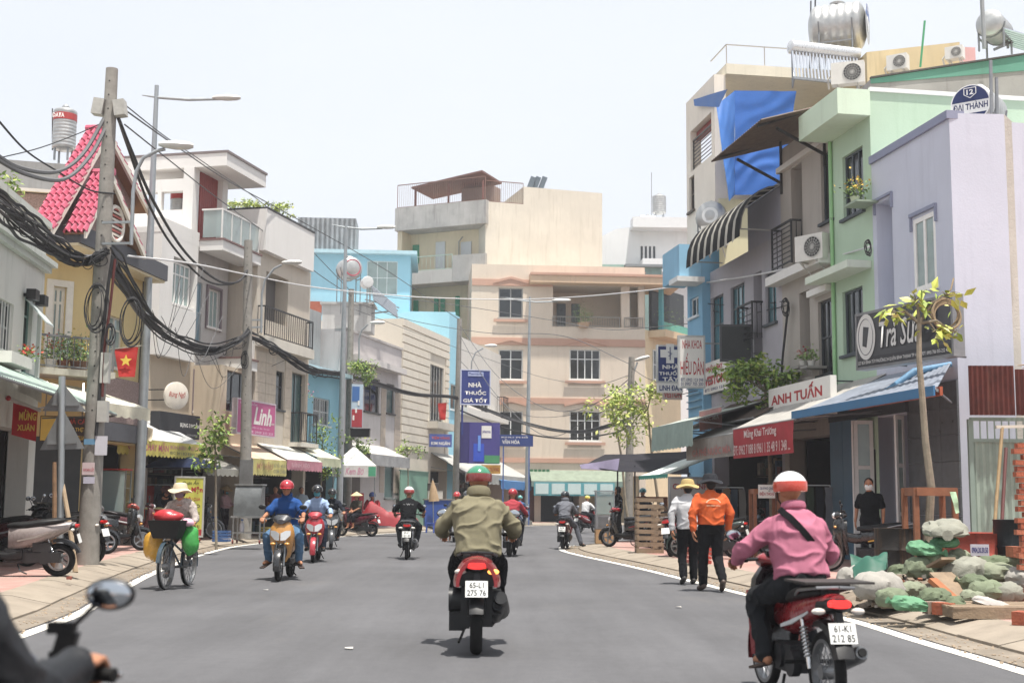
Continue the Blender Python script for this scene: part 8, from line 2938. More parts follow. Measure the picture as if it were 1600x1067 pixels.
mb=MB();mb. bar(FQ. P(r[0]+.1,r[3],-.05),FQ. P(r[0]+.1,r[3]+.8,-.6),.03);mb. bar(FQ. P(r[1]-.1,r[3],-.05),FQ. P(r[1]-.1,r[3]+.8,-.6),.03);mb. build('bracket',metal(),t)
FQ2=Fac((-8.6,31.0),(.22,.97))
r=FQ2 . rect(128,234,632,646)
t=awning(FQ2,'cream scalloped awning behind concrete pole',r[0],r[1],r[3]+.5,r[3],-1.6,0,fabric('#c9c6b4'),.25,fabric('#cfc9b4'),nsc=9,seed=3)
FQ3=Fac((-9.1,38.2),(.24,.97))
r=FQ3 . rect(182,318,689,711)
t=awning(FQ3,'grey awning with yellow vegetarian shop valance',r[0],r[1],r[3]+1.05,r[3],-2.2,0,fabric('#b5b6b4'),r[3]-r[2],fabric('#cbbf5a'),nsc=24,scallop=.06,seed=6)
r_=(r[0],r[1],r[2],r[3])
write(FQ3,t,'QUÁN CHAY MẶN',r_,plain('#b0566a',.6),.05,.10,.55,.12,.9,.02,flip=False);write(FQ3,t,'BÚN RIÊU - HỦ TIẾU',r_,plain('#b0767a',.6),.05,.57,.97,.5,.9,.02,flip=False);write(FQ3,t,'Đ/C: 24/1 BÙI ĐÌNH TÚY',r_,plain('#6a6a4a',.6),.05,.57,.95,.12,.38,.015,flip=False)
t=thing('cloth_drape','pale cloth draped over front of grey awning near lamp post','cloth',AT(215,670,35.5))
gridsheet(AT(190,656,35.2),AT(239,670,35.2),AT(237,690,35.0),AT(193,684,35.0),16,8,.08,3,5,.008). build('cloth',fabric('#c4b59a'),t)
t=thing('dark_umbrella','navy blue market umbrella under vegetarian awning','umbrella',AT(290,740,37.5))
c=AT(285,716,37.5);mb=MB();mb. lathe([(1.15,-.28),(.9,-.12),(.5,.02),(.03,.1)],c,(0,0,1),8);mb. build('canopy',fabric('#1d2742'),t)
mb=MB();mb. cyl(V((c. x,c. y,Z0)),c+V((0,0,.1)),.02,8);mb. build('pole',STEEL,t)
r=FL2 . rect(249,312,646,684,.7)
t=board(FL2,'dark square shop sign with white lettering on beige wall',r,.7,.3,mat('#2c2e33',.5,0,.1,3),'shop_sign',posts=.35)
write(FL2,t,'BỤNG 3 NGẮN',r,WHT_,.704,.5,.99,.42,.72,.03,flip=False);write(FL2,t,'FOOD & DRINK',r,plain('#9a9a98'),.704,.68,.95,.12,.2,.02,flip=False)
c=FL2 . P(*FL2 . sz(275,618,1.0),1.0)
t=thing('round_sign','round cream sign with red script on black bracket','sign',c-V((0,0,.4)))
fn=(V((.75,-.66,0))). normalized()
mb=MB();mb. lathe([(.38,-.06),(.40,-.05),(.40,.05),(.38,.06)],c,fn,30);mb. build('disc',plain('#d8d0c2',.5),t)
fx=V((0,0,1)). cross(fn). normalized()
lettering('Bụng Ngộ',plain('#b5443c',.5),t,c+fn*.064-fx*.28-V((0,0,.08)),fx,V((0,0,1)),.56,.2,.01,.3)
mb=MB();mb. bar(c-fx*.4+V((0,0,.15)),c-fx*.4-FL2 . n*.7+V((0,0,.15)),.03);mb. bar(c-fx*.4-V((0,0,.15)),c-fx*.4-FL2 . n*.7-V((0,0,.15)),.03);mb. build('bracket',BLACKP,t)
r=FL4 . rect(370,430,627,680,.6)
t=board(FL4,'pink shop sign with white script lettering',r,.6,.16,plain('#bd4f86',.5,.05),'shop_sign',posts=.7,edge=metal('#c9b9c0',.4,.4))
write(FL4,t,'Linh',r,WHT_,.605,.42,.9,.32,.84,.03,.3,False);write(FL4,t,'TRANG ĐIỂM',r,plain('#d9a8c4'),.605,.06,.5,.86,.95,.02,flip=False);write(FL4,t,'Chuyên trang điểm cô dâu - làm tóc',r,plain('#d9b4cc'),.605,.1,.85,.18,.26,.015,flip=False);write(FL4,t,'ĐT: 0909 333 333',r,plain('#d9b4cc'),.605,.3,.95,.05,.13,.02,flip=False);write(FL4,t,'Cosmetic',r,WHT_,.605,.78,.98,.36,.44,.01,flip=False)
def lawn(label,x0,x1,yt,yb,off,rise,m,vm,lines=(),nsc=12,seed=1,back=2.2,sc_=.05):
 r=FL2 . rect(x0,x1,yt,yb,off)
 t=awning(FL2,label,r[0],r[1],r[3]+rise,r[3],off-back,off,m,r[3]-r[2],vm,nsc=nsc,seed=seed,scallop=sc_)
 for(txt,mm,a0,a1,b0,b1)in lines:
  write(FL2,t,txt,r,mm,off+.05,a0,a1,b0,b1,.02,flip=False)
 return t
lawn('peach awning with yellow noodle shop valance',394,447,718,741,2.1,1.0,fabric('#c9b098'),fabric('#c9be72'),[('MỲ HẬU',plain('#b07a5a'),.1,.55,.2,.85),('HỦ TIẾU - MÌ XÀO',plain('#8d8a6a'),.58,.97,.5,.85),('CƠM CHIÊN',plain('#8d8a6a'),.58,.97,.1,.4)],14,2)
lawn('pale awning with dusty pink scalloped valance',448,503,720,734,2.1,1.1,fabric('#bdbdb4'),fabric('#bd7f8c'),[('BÁNH XÈO',plain('#c9a0a8'),.1,.6,.2,.8)],12,3)
lawn('cream awning over low blue house front',495,532,716,728,1.8,1.0,fabric('#c4c2ae'),fabric('#b9bd9c'),(),9,5)
lawn('grey ragged awning above pink blouse woman',322,392,733,742,1.9,.7,fabric('#8f8d86'),fabric('#9a988f'),(),10,7)
lawn('white scalloped awning on grey plain house',578,640,712,728,1.2,.5,fabric('#bdbab4'),fabric('#9a9a9a'),(),16,8,1.2)
lawn('grey cloth awning before pharmacy house',726,826,742,756,1.8,1.0,fabric('#a9a9a4'),fabric('#9c9c98'),(),16,9,1.8)
lawn('blue market awning right of pharmacy',782,830,752,764,1.9,.7,fabric('#4a86c0'),fabric('#3f78b0'),(),8,10,1.6)
F,r,t=face_cam('white tent front with pink script and green tag',519,588,727,745,50.5,fabric('#cfcdc8'),.02,'tent',tilt=(1,.15))
t['category']='tent'
write(F,t,'Kem Bơ',r,plain('#c98aa0'),.004,.3,.72,.2,.8,.02,.3);fp(F,'green_tag',t,plain('#3f9a72',.5),r[0]+(r[1]-r[0])*.82,r[1]-.02,r[2]+.04,r[3]-.04,.001,.008)
mb=MB();mb. loft([[F. P(r[0],r[3],0),F. P(r[1],r[3],0),F. P(r[1],r[3],-1.8),F. P(r[0],r[3],-1.8)],[F. P((r[0]+r[1])/2-.05,r[3]+.75,-.85),F. P((r[0]+r[1])/2+.05,r[3]+.75,-.85),F. P((r[0]+r[1])/2+.05,r[3]+.75,-.95),F. P((r[0]+r[1])/2-.05,r[3]+.75,-.95)]]);mb. build('tent_roof',fabric('#c9c8c4'),t)
for s in(r[0]+.05,r[1]-.05):
 mb=MB();mb. cyl(F. P(s,Z0,-.05),F. P(s,r[3],-.05),.025,6);mb. build('tent_pole',STEEL,t)
F,r,t=face_cam('yellow standing menu board with red lettering beside bicycle woman',272,318,745,838,36.0,plain('#c3c23a',.5,.05),.06,'menu_board',tilt=(1,.2),edge=metal('#b9b9b4',.5,.3))
write(F,t,'Quán Ăn',r,plain('#3a3a2a'),.004,.25,.8,.86,.95,.01,.3);write(F,t,'Chay Mặn',r,RED,.004,.05,.95,.72,.84,.04)
for i,w_ in enumerate(('BÚN RIÊU CUA','CHẢ GIÒ','HỦ TIẾU XƯƠNG','BÁNH CANH GIÒ','BÒ KHO CÀ RI')):
 write(F,t,w_,r,RED if i==0 else plain('#4a4a2a'),.004,.14,.88,.60-i*.115,.67-i*.115,.02)
fp(F,'red_strip',t,plain('#b02c30',.5),r[0]+.02,r[1]-.02,r[2]+.02,r[2]+.2,.001,.01)
for sgn in(r[0]+.1,r[1]-.1):
 mb=MB();mb. bar(F. P(sgn,Z0,-.03),F. P(sgn,r[2],-.03),.03);mb. build('leg',STEEL,t)
 mb=MB();mb. ell(F. P(sgn,Z0+.06,-.03),.06,None,10,8);mb. build('caster',plain('#8a3a34'),t)
F,r,t=face_cam('square blue pharmacy sign with white lettering on post',720,766,578,632,63.0,plain('#26367c',.5,.05),.15,tilt=(1,.2),edge=plain('#b9bfd6',.5))
for i,w_ in enumerate(('NHÀ','THUỐC','GIÁ TỐT')):
 write(F,t,w_,r,WHT_,.006,(.26,.14,.08)[i],(.7,.86,.9)[i],.5-i*.22,.66-i*.22,.03)
fp(F,'pale_pill',t,plain('#a9b4d9',.5),r[0]+.35,r[1]-.35,r[2]+(r[3]-r[2])*.82,r[2]+(r[3]-r[2])*.94,.001,.02)
write(F,t,'Pharmacity',r,plain('#26367c'),.024,.26,.74,.84,.92,.02)
mb=MB();mb. cyl(F. P(r[0]+.1,r[2]-1.5,-.1),F. P(r[0]+.1,r[3]-.1,-.1),.05,8);mb. build('post',plain('#26367c'),t)
F,r,t=face_cam('purple pharmacy box sign with white logo above shop',733,781,660,724,64.5,plain('#453f86',.5,.06),.5,tilt=(1,.25))
fp(F,'logo_plate',t,WHT_,r[0]+(r[1]-r[0])*.4,r[0]+(r[1]-r[0])*.72,r[2]+(r[3]-r[2])*.62,r[2]+(r[3]-r[2])*.92,.001,.02)
write(F,t,'pharma',r,plain('#453f86'),.024,.43,.69,.72,.82,.02)
fp(F,'blue_card',t,plain('#2a4fc0',.5),r[0]+(r[1]-r[0])*.14,r[0]+(r[1]-r[0])*.48,r[2]+.1,r[2]+(r[3]-r[2])*.48,.001,.02)
fp(F,'blue_cross',t,plain('#5f8fe0',.5),r[0]+(r[1]-r[0])*.28,r[0]+(r[1]-r[0])*.37,r[2]+(r[3]-r[2])*.3,r[2]+(r[3]-r[2])*.68,.021,.04)
fp(F,'green_strip',t,plain('#3f8a5a',.5),r[0]+(r[1]-r[0])*.5,r[1]-.01,r[2]+.02,r[2]+(r[3]-r[2])*.2,.001,.015)
fp(F,'side_panel',t,plain('#342f6c',.5),r[0]-.45,r[0]-.003,r[2]+.02,r[3],-.5,-.02)
F,r,t=face_cam('low blue board with white capitals across two posts',778,833,679,697,68.0,plain('#2a3f7c',.5,.05),.1,tilt=(1,.1))
write(F,t,'VĂN HÓA',r,WHT_,.004,.12,.62,.2,.62,.03);write(F,t,'KHU PHỐ',r,WHT_,.004,.1,.85,.72,.88,.02)
mb=MB();mb. bar(F. P(r[0]+.3,r[2],-.05),F. P(r[0]+.3,Z0,-.05),.07);mb. bar(F. P(r[1]-.2,r[2],-.05),F. P(r[1]-.2,Z0,-.05),.07);mb. build('post',plain('#3f5f9c'),t)
F,r,t=face_cam('small blue and red shop sign over siding house door',671,706,678,698,61.5,plain('#4a5a9c',.5),.1,tilt=(1,.25))
write(F,t,'TIỆM VÀNG',r,plain('#b04a4a'),.004,.1,.9,.55,.85,.04);write(F,t,'KIM NGÂN',r,WHT_,.004,.08,.92,.15,.45,.03)
F,r,t=face_cam('orange yellow cloth sign above green helmet',752,782,726,740,62.5,fabric('#b98a3a'),.03,'cloth_sign')
write(F,t,'KHAI TRƯƠNG',r,plain('#8f4a2a'),.004,.08,.92,.25,.8,.03)
F,r,t=face_cam('tall blue red white poster panel on concrete pole',549,567,600,668,52.0,plain('#a9bccb',.5),.08,'poster_panel',tilt=(1,.3))
fp(F,'red_field',t,plain('#a8303a',.5),r[0]+.02,r[1]-.02,r[2]+.02,r[2]+(r[3]-r[2])*.42,.001,.01);fp(F,'blue_field',t,plain('#3a6aa8',.5),r[0]+.02,r[1]-.15,r[2]+(r[3]-r[2])*.6,r[3]-.1,.001,.01)
for k in range(3):
 fp(F,'white_mark',t,WHT_,r[0]+.06+.1*k,r[0]+.13+.1*k,r[2]+.3+.3*k,r[2]+.5+.3*k,.011,.016)
t=thing('meter_box','black cable box on concrete pole below posters','box',AT(563,677,51.8));mb=MB();mb. box(AT(563,677,51.8),(.75,.4,.3));mb. build('case',BLACKP,t)
mb=MB();mb. box(AT(563,677,51.8)+V((0,0,.17)),(.8,.44,.04));mb. build('cover',BLACKP,t)
F,r,t=face_cam('red standing shop board beside conical hat woman',549,568,770,822,51.0,plain('#b02c3a',.5),.06,'standing_board',tilt=(1,.3))
write(F,t,'TRÀ',r,WHT_,.004,.1,.6,.62,.82,.04)
c=F. P((r[0]+r[1])/2+.08,r[2]+.4,.006);mb=MB();mb. lathe([(.17,0),(.17,.01)],c,F. n,20);mb. build('white_disc',plain('#d9a8ac'),t)
for sgn in(r[0]+.05,r[1]-.05):
 mb=MB();mb. bar(F. P(sgn,Z0,-.03),F. P(sgn,r[2],-.03),.03);mb. build('leg',STEEL,t)
def flag(label,x,y,w,h,Y,pole_pts,star=True,seed=2):
 t=thing('flag',label,'flag',AT(x,y+h,Y))
 a,b_,c,d=AT(x,y,Y),AT(x+w,y-h*.04,Y),AT(x+w*.86,y+h,Y),AT(x+w*.22,y+h,Y)
 gridsheet(a,b_,c,d,14,12,.06,3,seed,.005). build('cloth',fabric('#b5302c'),t)
 if star:
  ct=(a+b_+c+d)/4+V((0,-.07,.03));R=h*.22/2000*Y
  mb=MB();mb. prism([ct+V((math. sin(2*math. pi*k/10)*(R if k%2==0 else R*.42),0,math. cos(2*math. pi*k/10)*(R if k%2==0 else R*.42)))for k in range(10)],(0,.01,0));mb. build('star',plain('#d9b82a',.6),t)
 mb=MB();mb. tube([AT(px,py,Y+.02)for px,py in pole_pts],.014,6);mb. build('staff',plain('#8d8a80'),t)
flag('red flag with yellow star hanging beside concrete pole',178,544,38,45,30.5,[(172,546),(222,540)])
flag('small red flag on siding house balcony',684,630,14,26,61.0,[(698,625),(684,660)],False)
#  left pavement: carts, stools, barrier, red covered cart
p=G(384,850,Z0)
t=thing('food_cart','steel food cart with sloping glass front on left pavement','food cart',p)
mb=MB();mb. prism([p+V((-.36,0,.75)),p+V((-.36,.6,.75)),p+V((-.36,.6,1.55)),p+V((-.36,.2,1.55)),p+V((-.36,0,1.2))],(.72,0,0));mb. build('cabinet',mat('#6d7172',.4,.4,.25,4),t)
mb=MB();mb. box(p+V((0,.3,.72)),(.85,.75,.05));mb. build('counter',STEEL,t)
mb=MB();mb. box(p+V((0,.4,1.58)),(.78,.5,.04));mb. build('roof',STEEL,t)
for sx in(-1,1):
 for sy in(0,1):
  mb=MB();mb. bar(p+V((.36*sx,.02+.56*sy,.08)),p+V((.36*sx,.02+.56*sy,.7)),.035);mb. build('leg',STEEL,t)
  mb=MB();mb. torus(p+V((.36*sx,.02+.56*sy,.06)),(1,0,0),.04,.02,14,6);mb. build('caster',plain('#7a2f2c'),t)
mb=MB();mb. box(p+V((0,.3,.3)),(.7,.6,.03));mb. build('shelf',STEEL,t)
t=thing('bottle','white bottle on lower shelf of steel food cart','bottle',p+V((-.15,.15,.32)));mb=MB();mb. lathe([(.06,0),(.065,.02),(.065,.2),(.03,.26),(.03,.3)],p+V((-.15,.15,.32)),(0,0,1),14);mb. build('body',plain('#c9c6cc',.3),t);mb=MB();mb. lathe([(.035,.3),(.035,.34)],p+V((-.15,.15,.32)),(0,0,1),12);mb. build('cap',plain('#4a6aa8'),t)
def stool(label,p,c,s=.3,h=.36):
 t=thing('plastic_stool',label,'stool',p)
 mb=MB();mb. box(p+V((0,0,h)),(s,s,.03));mb. build('seat',plain(c,.4),t)
 for sx in(-1,1):
  for sy in(-1,1):
   mb=MB();mb. bar(p+V((sx*s*.48,sy*s*.48,0)),p+V((sx*s*.4,sy*s*.4,h-.015)),.035);mb. build('leg',plain(c,.4),t)
stool('blue plastic table beside yellow menu board',G(325,838,Z0),'#2f5fa8',.5,.62)
stool('blue plastic stool by siding house, nearer one',G(672,832,Z0),'#3a5ab0')
stool('blue plastic stool by siding house, farther one',G(684,829,Z0),'#4a4ab0')
for i,(x,y)in enumerate(((233,800),(249,800))):
 q=AT(x,y,36.6);q=V((q. x,q. y,Z0+.62))
 t=thing('red_bucket','red plastic bucket on stall table, %s'%('left one' if i==0 else 'right one'),'bucket',q)
 mb=MB();mb. lathe([(.14,0),(.18,.26),(.19,.27),(.17,.27),(.13,.02)],q,(0,0,1),18);mb. build('pail',plain('#b8321f',.4),t)
 mb=MB();mb. ell(q+V((0,0,.27)),(.15,.15,.06),None,12,6);mb. build('contents',mat('#c9c48a',.8,0,.4,30),t)
q=AT(241,800,36.6)
t=thing('stall_table','dark stall table carrying red buckets','table',V((q. x,q. y,Z0)))
mb=MB();mb. box(V((q. x,q. y,Z0+.6)),(1.0,.6,.035));mb. build('top',plain('#3a3c40'),t)
for sx in(-1,1):
 for sy in(-1,1):
  mb=MB();mb. bar(V((q. x+.45*sx,q. y+.26*sy,Z0)),V((q. x+.45*sx,q. y+.26*sy,Z0+.585)),.03);mb. build('leg',STEEL,t)
q=AT(172,800,33.2)
t=thing('glass_cabinet','glass food cabinet behind concrete pole in shade','cabinet',V((q. x,q. y,Z0)))
for z0_,z1_ in((0,.8),):
 mb=MB();mb. box(V((q. x,q. y,Z0+.4)),(.9,.5,.8));mb. build('base',metal('#8a8c8c',.4,.6),t)
for sx in(-1,1):
 for sy in(-1,1):
  mb=MB();mb. bar(V((q. x+.43*sx,q. y+.23*sy,Z0+.8)),V((q. x+.43*sx,q. y+.23*sy,Z0+1.9)),.03);mb. build('post',STEEL,t)
for k in range(3):
 mb=MB();mb. box(V((q. x,q. y,Z0+1.1+.35*k)),(.84,.44,.015));mb. build('shelf',GR,t)
mb=MB();mb. box(V((q. x,q. y,Z0+1.92)),(.92,.52,.04));mb. build('roof',plain('#a3352c'),t)
mb=MB();mb. box(V((q. x,q. y-.235,Z0+1.35)),(.82,.006,1.05));mb. build('pane',GR,t)
p=G(607,832,Z0)
t=thing('covered_cart','handcart under crumpled red tarpaulin at left kerb','cart',p)
rg=[]
mb=MB()
for j in range(15):
 for i in range(31):
  u,v=i/30,j/14
  x=-1.15+2.3*u;y=-.5+1.0*v
  top=.85+.35*max(0,1-abs(u-.18)*3.5)-.18*u
  e=min(1,6*min(u,1-u))**.5*min(1,5*min(v,1-v))**.5
  mb. v. append(tuple(p+V((x,y+.5,.25+(top-.25)*e+.05*noise. noise(V((x*5,y*5,3)))+.03*noise. noise(V((x*12,y*12,3)))))))
for j in range(14):
 for i in range(30):
  a=j*31+i;mb. f. append((a,a+1,a+32,a+31));mb. mi. append(0)
mb. build('cover',mat('#9c2830',.55,0,.25,4,.3,20),t)
mb=MB();mb. box(p+V((0,.5,.3)),(2.1,.85,.12));mb. build('bed',metal('#5c5a58',.6,.4),t)
for sx in(-.7,.7):
 for sy in(.15,.85):
  mb=MB();mb. torus(p+V((sx,sy,.14)),(0,1,0),.11,.03,18,6);mb. build('wheel',RUBBER,t)
  mb=MB();mb. bar(p+V((sx,sy,.14)),p+V((sx,sy,.26)),.03);mb. build('fork',metal(),t)
Fq=Fac(AT(688,800,61.0)[:2],(1,.2));r=Fq. rect(664,711,781,818)
t=thing('barrier','blue market stall front panel by siding house','stall',Fq. P(r[0],Z0,0));fp(Fq,'panel',t,mat('#2c4f9c',.5,0,.15,4),r[0],r[1],Z0+.02,r[3],-.5,0)
fp(Fq,'top_board',t,plain('#8d8478'),r[0]-.05,r[1]+.05,r[3]+.003,r[3]+.05,-.55,.05)
for k in range(2):
 tt=thing('storage_box','pale box on blue stall front, %s'%('lower' if k==0 else 'upper'),'box',Fq. P(r[0]+.3,r[3]+.05,-.3));fp(Fq,'case',tt,plain('#b9b4aa' if k==0 else '#4a4440'),r[0]+.15,r[0]+.85-.2*k,r[3]+.06+.38*k,r[3]+.42+.36*k,-.45,-.1);fp(Fq,'lid',tt,plain('#a59f94'),r[0]+.13,r[0]+.87-.2*k,r[3]+.422+.36*k,r[3]+.437+.36*k,-.46,-.09)
c=AT(678,790,60.5)
t=thing('folded_parasol','folded tan parasol standing by blue stall','parasol',V((c. x,c. y,Z0)));mb=MB();mb. tube([AT(678,783,60.5),AT(677,765,60.5),AT(676,750,60.5)],[.26,.17,.03],10);mb. build('cover',fabric('#a58a68'),t);mb=MB();mb. cyl(V((c. x,c. y,Z0)),AT(676,747,60.5),.025,8);mb. build('pole',STEEL,t)
c=AT(549,419,56.5)
ax=V((.45,-.89,0)). normalized()
t=tank('round steel tank with red markings on stand above grey house',c-ax*.3,ax,.5,.8,None,1.6)
q=c-ax*.3+ax*(.4+.06);disc_label(t,q,ax,.34,mat('#cfcfcd',.3,.6,.1),'end_cap')
mb=MB();mb. torus(q+ax*.01,ax,.36,.03,28,5);mb. build('red_ring',plain('#b5485a',.5),t)
t=thing('solar_panel_rack','sloping solar rack beside the red marked tank','solar rack',AT(600,480,57))
for k in range(7):
 mb=MB();mb. cyl(AT(580+k*.6,447+k*3.4,57-k*.05),AT(618+k*.6,478+k*3.0,57-k*.05),.045,6);mb. build('glass_tube',mat('#9fa6ae',.2,.5,.1,8),t)
mb=MB();mb. bar(AT(578,448,57),AT(578,490,57),.06);mb. bar(AT(578,490,57),AT(622,485,57),.06);mb. bar(AT(570,468,57.3),AT(624,481,57.3),.05);mb. build('frame',metal(),t)
c=AT(574,441,56);t=thing('heater_tank','small white round header tank at top of solar rack','water tank',c);mb=MB();mb. lathe([(.02,-.5),(.24,-.45),(.26,.1),(.24,.14),(.02,.16)],c,(.3,-.95,0),20);mb. build('body',plain('#c9cac9',.4),t)
mb=MB();mb. bar(c,c-V((0,0,1.2)),.05);mb. build('stand',metal(),t)
c=AT(576,530,55)
t=thing('roof_pipe_stack','pale boxed rooftop structure under the red marked tank','roof box',AT(520,500,55))
mb=MB();mb. box(AT(545,500,57.5),(2.2,1.5,1.2));mb. build('walls',wallm('#b5b5b2',.4),t);mb=MB();mb. box(AT(545,500,57.5)+V((0,0,.65)),(2.4,1.7,.1));mb. build('slab',wallm('#a9a9a6',.4),t)
#  more street life
def rack(label,x,y,Y,w,n,cols,rz=0.0):
 p=AT(x,y,Y);p=V((p. x,p. y,Z0))
 t=thing('clothes_rack',label,'clothes rack',p)
 u=V((math. cos(rz),math. sin(rz),0))
 for s in(-1,1):
  mb=MB();mb. bar(p+u*(s*w/2),p+u*(s*w/2)+V((0,0,1.6)),.03);mb. build('upright',STEEL,t)
 mb=MB();mb. cyl(p-u*w/2+V((0,0,1.6)),p+u*w/2+V((0,0,1.6)),.015,6);mb. build('rail',STEEL,t)
 for i in range(n):
  a=p+u*(-w/2+w*(i+.3)/n)+V((0,-.1,1.56));q=V((0,-1,0))
  gridsheet(a,a+u*(w/n*.9)+V((0,.1,0)),a+u*(w/n*.95)+V((0,.08,-.8-.2*(i%3))),a+V((0,-.05,-.8-.2*(i%3))),4,8,.05,5,i,.006). build('garment',cloth(cols[i%len(cols)]),t)
 return t
rack('rack of clothes hanging in shade left of red banner',1120,830,33.5,1.4,7,('#5c6a7a','#a8a49c','#7a3a3a','#2f3a48','#b59a7a'),-.3)
rack('rack of dark and pale garments under tin awning',1255,830,28.5,1.2,6,('#3a3c44','#8a8f96','#b5aeb0','#4a5a4a'),-.2)
rack('rack of goods behind yellow menu board',232,800,38.5,1.5,7,('#8a5a3a','#c9b89a','#5a6a4a','#a03a34','#4a4a52'),.2)
def crate(label,p,w,h,c):
 t=thing('plastic_crate',label,'crate',p)
 for k in range(4):
  z=h*(k+.5)/4
  for(ox,oy,sx,sy)in((0,-w/2,w,.02),(0,w/2,w,.02),(-w/2,0,.02,w),(w/2,0,.02,w)):
   mb=MB();mb. box(p+V((ox,oy,z)),(sx,sy,h/4*.7));mb. build('slat',plain(c,.5),t)
 mb=MB();mb. box(p+V((0,0,.01)),(w,w,.02));mb. build('base',plain(c,.5),t)
for i,(x,y,c,lab)in enumerate(((208,850,'#a8442f','red plastic crate by tall left lamp plinth'),(346,846,'#3a5f94','blue plastic crate by small sapling'),(420,838,'#9a8a3a','yellow plastic crate before noodle awning'),(458,836,'#4a7a52','green plastic crate before pink valance'),(1092,880,'#b0402f','red plastic crate behind the walkers'),(728,826,'#7a5a3a','brown crate before pharmacy'))):
 crate(lab,G(x,y,Z0),.42,.32,c)
for(x,Y,rz,top,leg,hd,hc,lab)in((430,44.5,170,'#7a4a4a','#26282e','none','#000000','person in dull red top standing under peach awning'),(470,46.5,200,'#8f9aa4','#33363c','none','#000000','person in grey top standing under pink valance awning'),(112,31.5,150,'#55606c','#22242a','none','#000000','person in slate top standing in shade behind road sign'),(745,66,190,'#b8b4ac','#3a3c44','none','#000000','person in pale shirt standing before pharmacy shop'),(1005,42.0,20,'#2f3a4c','#22242a','helmet','#3f9aa6','person in teal helmet behind the slatted crates'),(1140,34.0,120,'#8f8a84','#2a2c30','none','#000000','shopkeeper in beige shirt under grey valance')):
 g_=AT(x,800,Y);g_=V((g_. x,g_. y,Z0))
 person(lab,g_,R_(rz),None,top,leg,'short',head=hd,hcol=hc,vox=.022,sc=.97)
for i,(x,y,c,lab)in enumerate(((545,1012,'#b9b6b0','pale scrap of paper on road near olive rider'),(415,921,'#a8a6a0','scrap of paper on road below gold scooter'),(1060,948,'#b0aca4','scrap of paper on road below the walkers'),(108,905,'#8a4a3a','broken brick piece on left pavement'))):
 p=G(x,y,.012 if i<3 else Z0+.02)
 t=thing('litter',lab,'litter',p)
 gridsheet(p+V((-.04,.03,0)),p+V((.035,.03,.01)),p+V((.04,-.03,0)),p+V((-.03,-.03,.005)),4,4,.01,9,i,.002 if i<3 else .04). build('scrap',plain(c,.8),t)
#  wires and cable bundles
WIRE=mat('#2b2b2d',.7,0,0)
WIREG=mat('#5c5d5f',.7,0,0)
WIREW=mat('#c9c9c9',.6,0,0)
def spline(pts,n=10):
 P=[pts[0]*2-pts[1]]+pts+[pts[-1]*2-pts[-2]]
 out=[]
 for i in range(1,len(P)-2):
  a,b,c,d=P[i-1],P[i],P[i+1],P[i+2]
  for k in range(n):
   t=k/n
   out. append(.5*((2*b)+(c-a)*t+(2*a-5*b+4*c-d)*t*t+(3*b-a-3*c+d)*t**3))
 return out+[pts[-1]]
def wire(label,pts,r=.012,m=None,name='cable',n=10):
 """pts: picture x, y and distance"""
 ps=spline([AT(x,y,Y)for x,y,Y in pts],n)
 mb=MB();mb. tube(ps,r,6)
 o=mb. build(name,m or WIRE)
 return tag(o,label,'cable')
def bundle(label,pts,R,n,r,seed=1,twist=3.0,loops=8):
 rnd=random. Random(seed)
 base=spline([AT(x,y,Y)for x,y,Y in pts],14)
 t=thing('cable_bundle',label,'cable bundle',base[0])
 L=len(base)
 for k in range(n):
  a0=rnd. uniform(0,6.28);rr=R*math. sqrt(rnd. uniform(.05,1));ph=rnd. uniform(0,9)
  ps=[]
  for i,p in enumerate(base):
   u=i/(L-1)
   a=a0+twist*u*rnd. choice((1,1))
   q=rr*(1+.5*noise. noise(V((u*9,k,ph))))
   sag=noise. noise(V((u*3.5,k*1.7,4)))*R*.9
   ps. append(p+V((math. cos(a)*q*.7,math. sin(a)*q*.7,math. sin(a+1)*q+sag)))
  mb=MB();mb. tube(ps,r*rnd. uniform(.7,1.4),5)
  mb. build('strand',WIRE if rnd. random()<.7 else WIREG,t)
 for k in range(loops):
  i=rnd. randint(2,L-3)
  c=base[i]+V((0,0,-R*rnd. uniform(.2,1.0)))
  d=(base[min(i+1,L-1)]-base[i-1]). normalized()
  mb=MB();mb. torus(c,d+V((rnd. gauss(0,.3),rnd. gauss(0,.3),rnd. gauss(0,.3))),R*rnd. uniform(.85,1.35),r*.45,18,5)
  mb. build('tie_loop',WIRE,t)
 return t
YA,YB,YC,YD,YE=pA. y,pB. y,53,64,50
bundle('thick sagging black cable bundle from left edge to concrete pole',[(-60,280,15.5),(0,318,17),(40,350,18.8),(90,388,21),(130,407,22.8),(160,398,YA-.2)],.125,18,.018,3,loops=9)
bundle('sagging black cable bundle between the two left concrete poles',[(165,395,YA-.2),(190,430,YA+2),(230,492,YA+6),(280,532,YA+11),(330,546,YA+15),(370,533,YB-1.5),(385,520,YB-.2)],.14,18,.02,5,loops=9)
bundle('black cable bundle from food cart pole to shrub pole',[(385,522,YB-.2),(420,540,YB+2),(455,563,YB+4),(490,580,YB+6),(540,585,YC-.3)],.11,11,.022,7,loops=8)
bundle('black cable bundle from shrub pole past pharmacy to bend',[(545,587,YC-.3),(600,603,57),(650,617,60),(712,622,YD-.3),(760,640,66),(820,660,66),(900,674,58),(984,655,50)],.09,7,.026,9,loops=5)
wire('black cable dropping from pole head across to food cart pole, upper',[(183,180,YA),(205,235,YA+2),(240,315,YA+5),(290,395,YA+10),(340,438,YA+14),(372,440,YB-1),(388,420,YB)],.035)
wire('black cable dropping from pole head across to food cart pole, lower',[(185,185,YA),(200,230,YA+2),(232,318,YA+5),(270,385,YA+9),(320,437,YA+13),(360,444,YB-1),(388,428,YB)],.03)
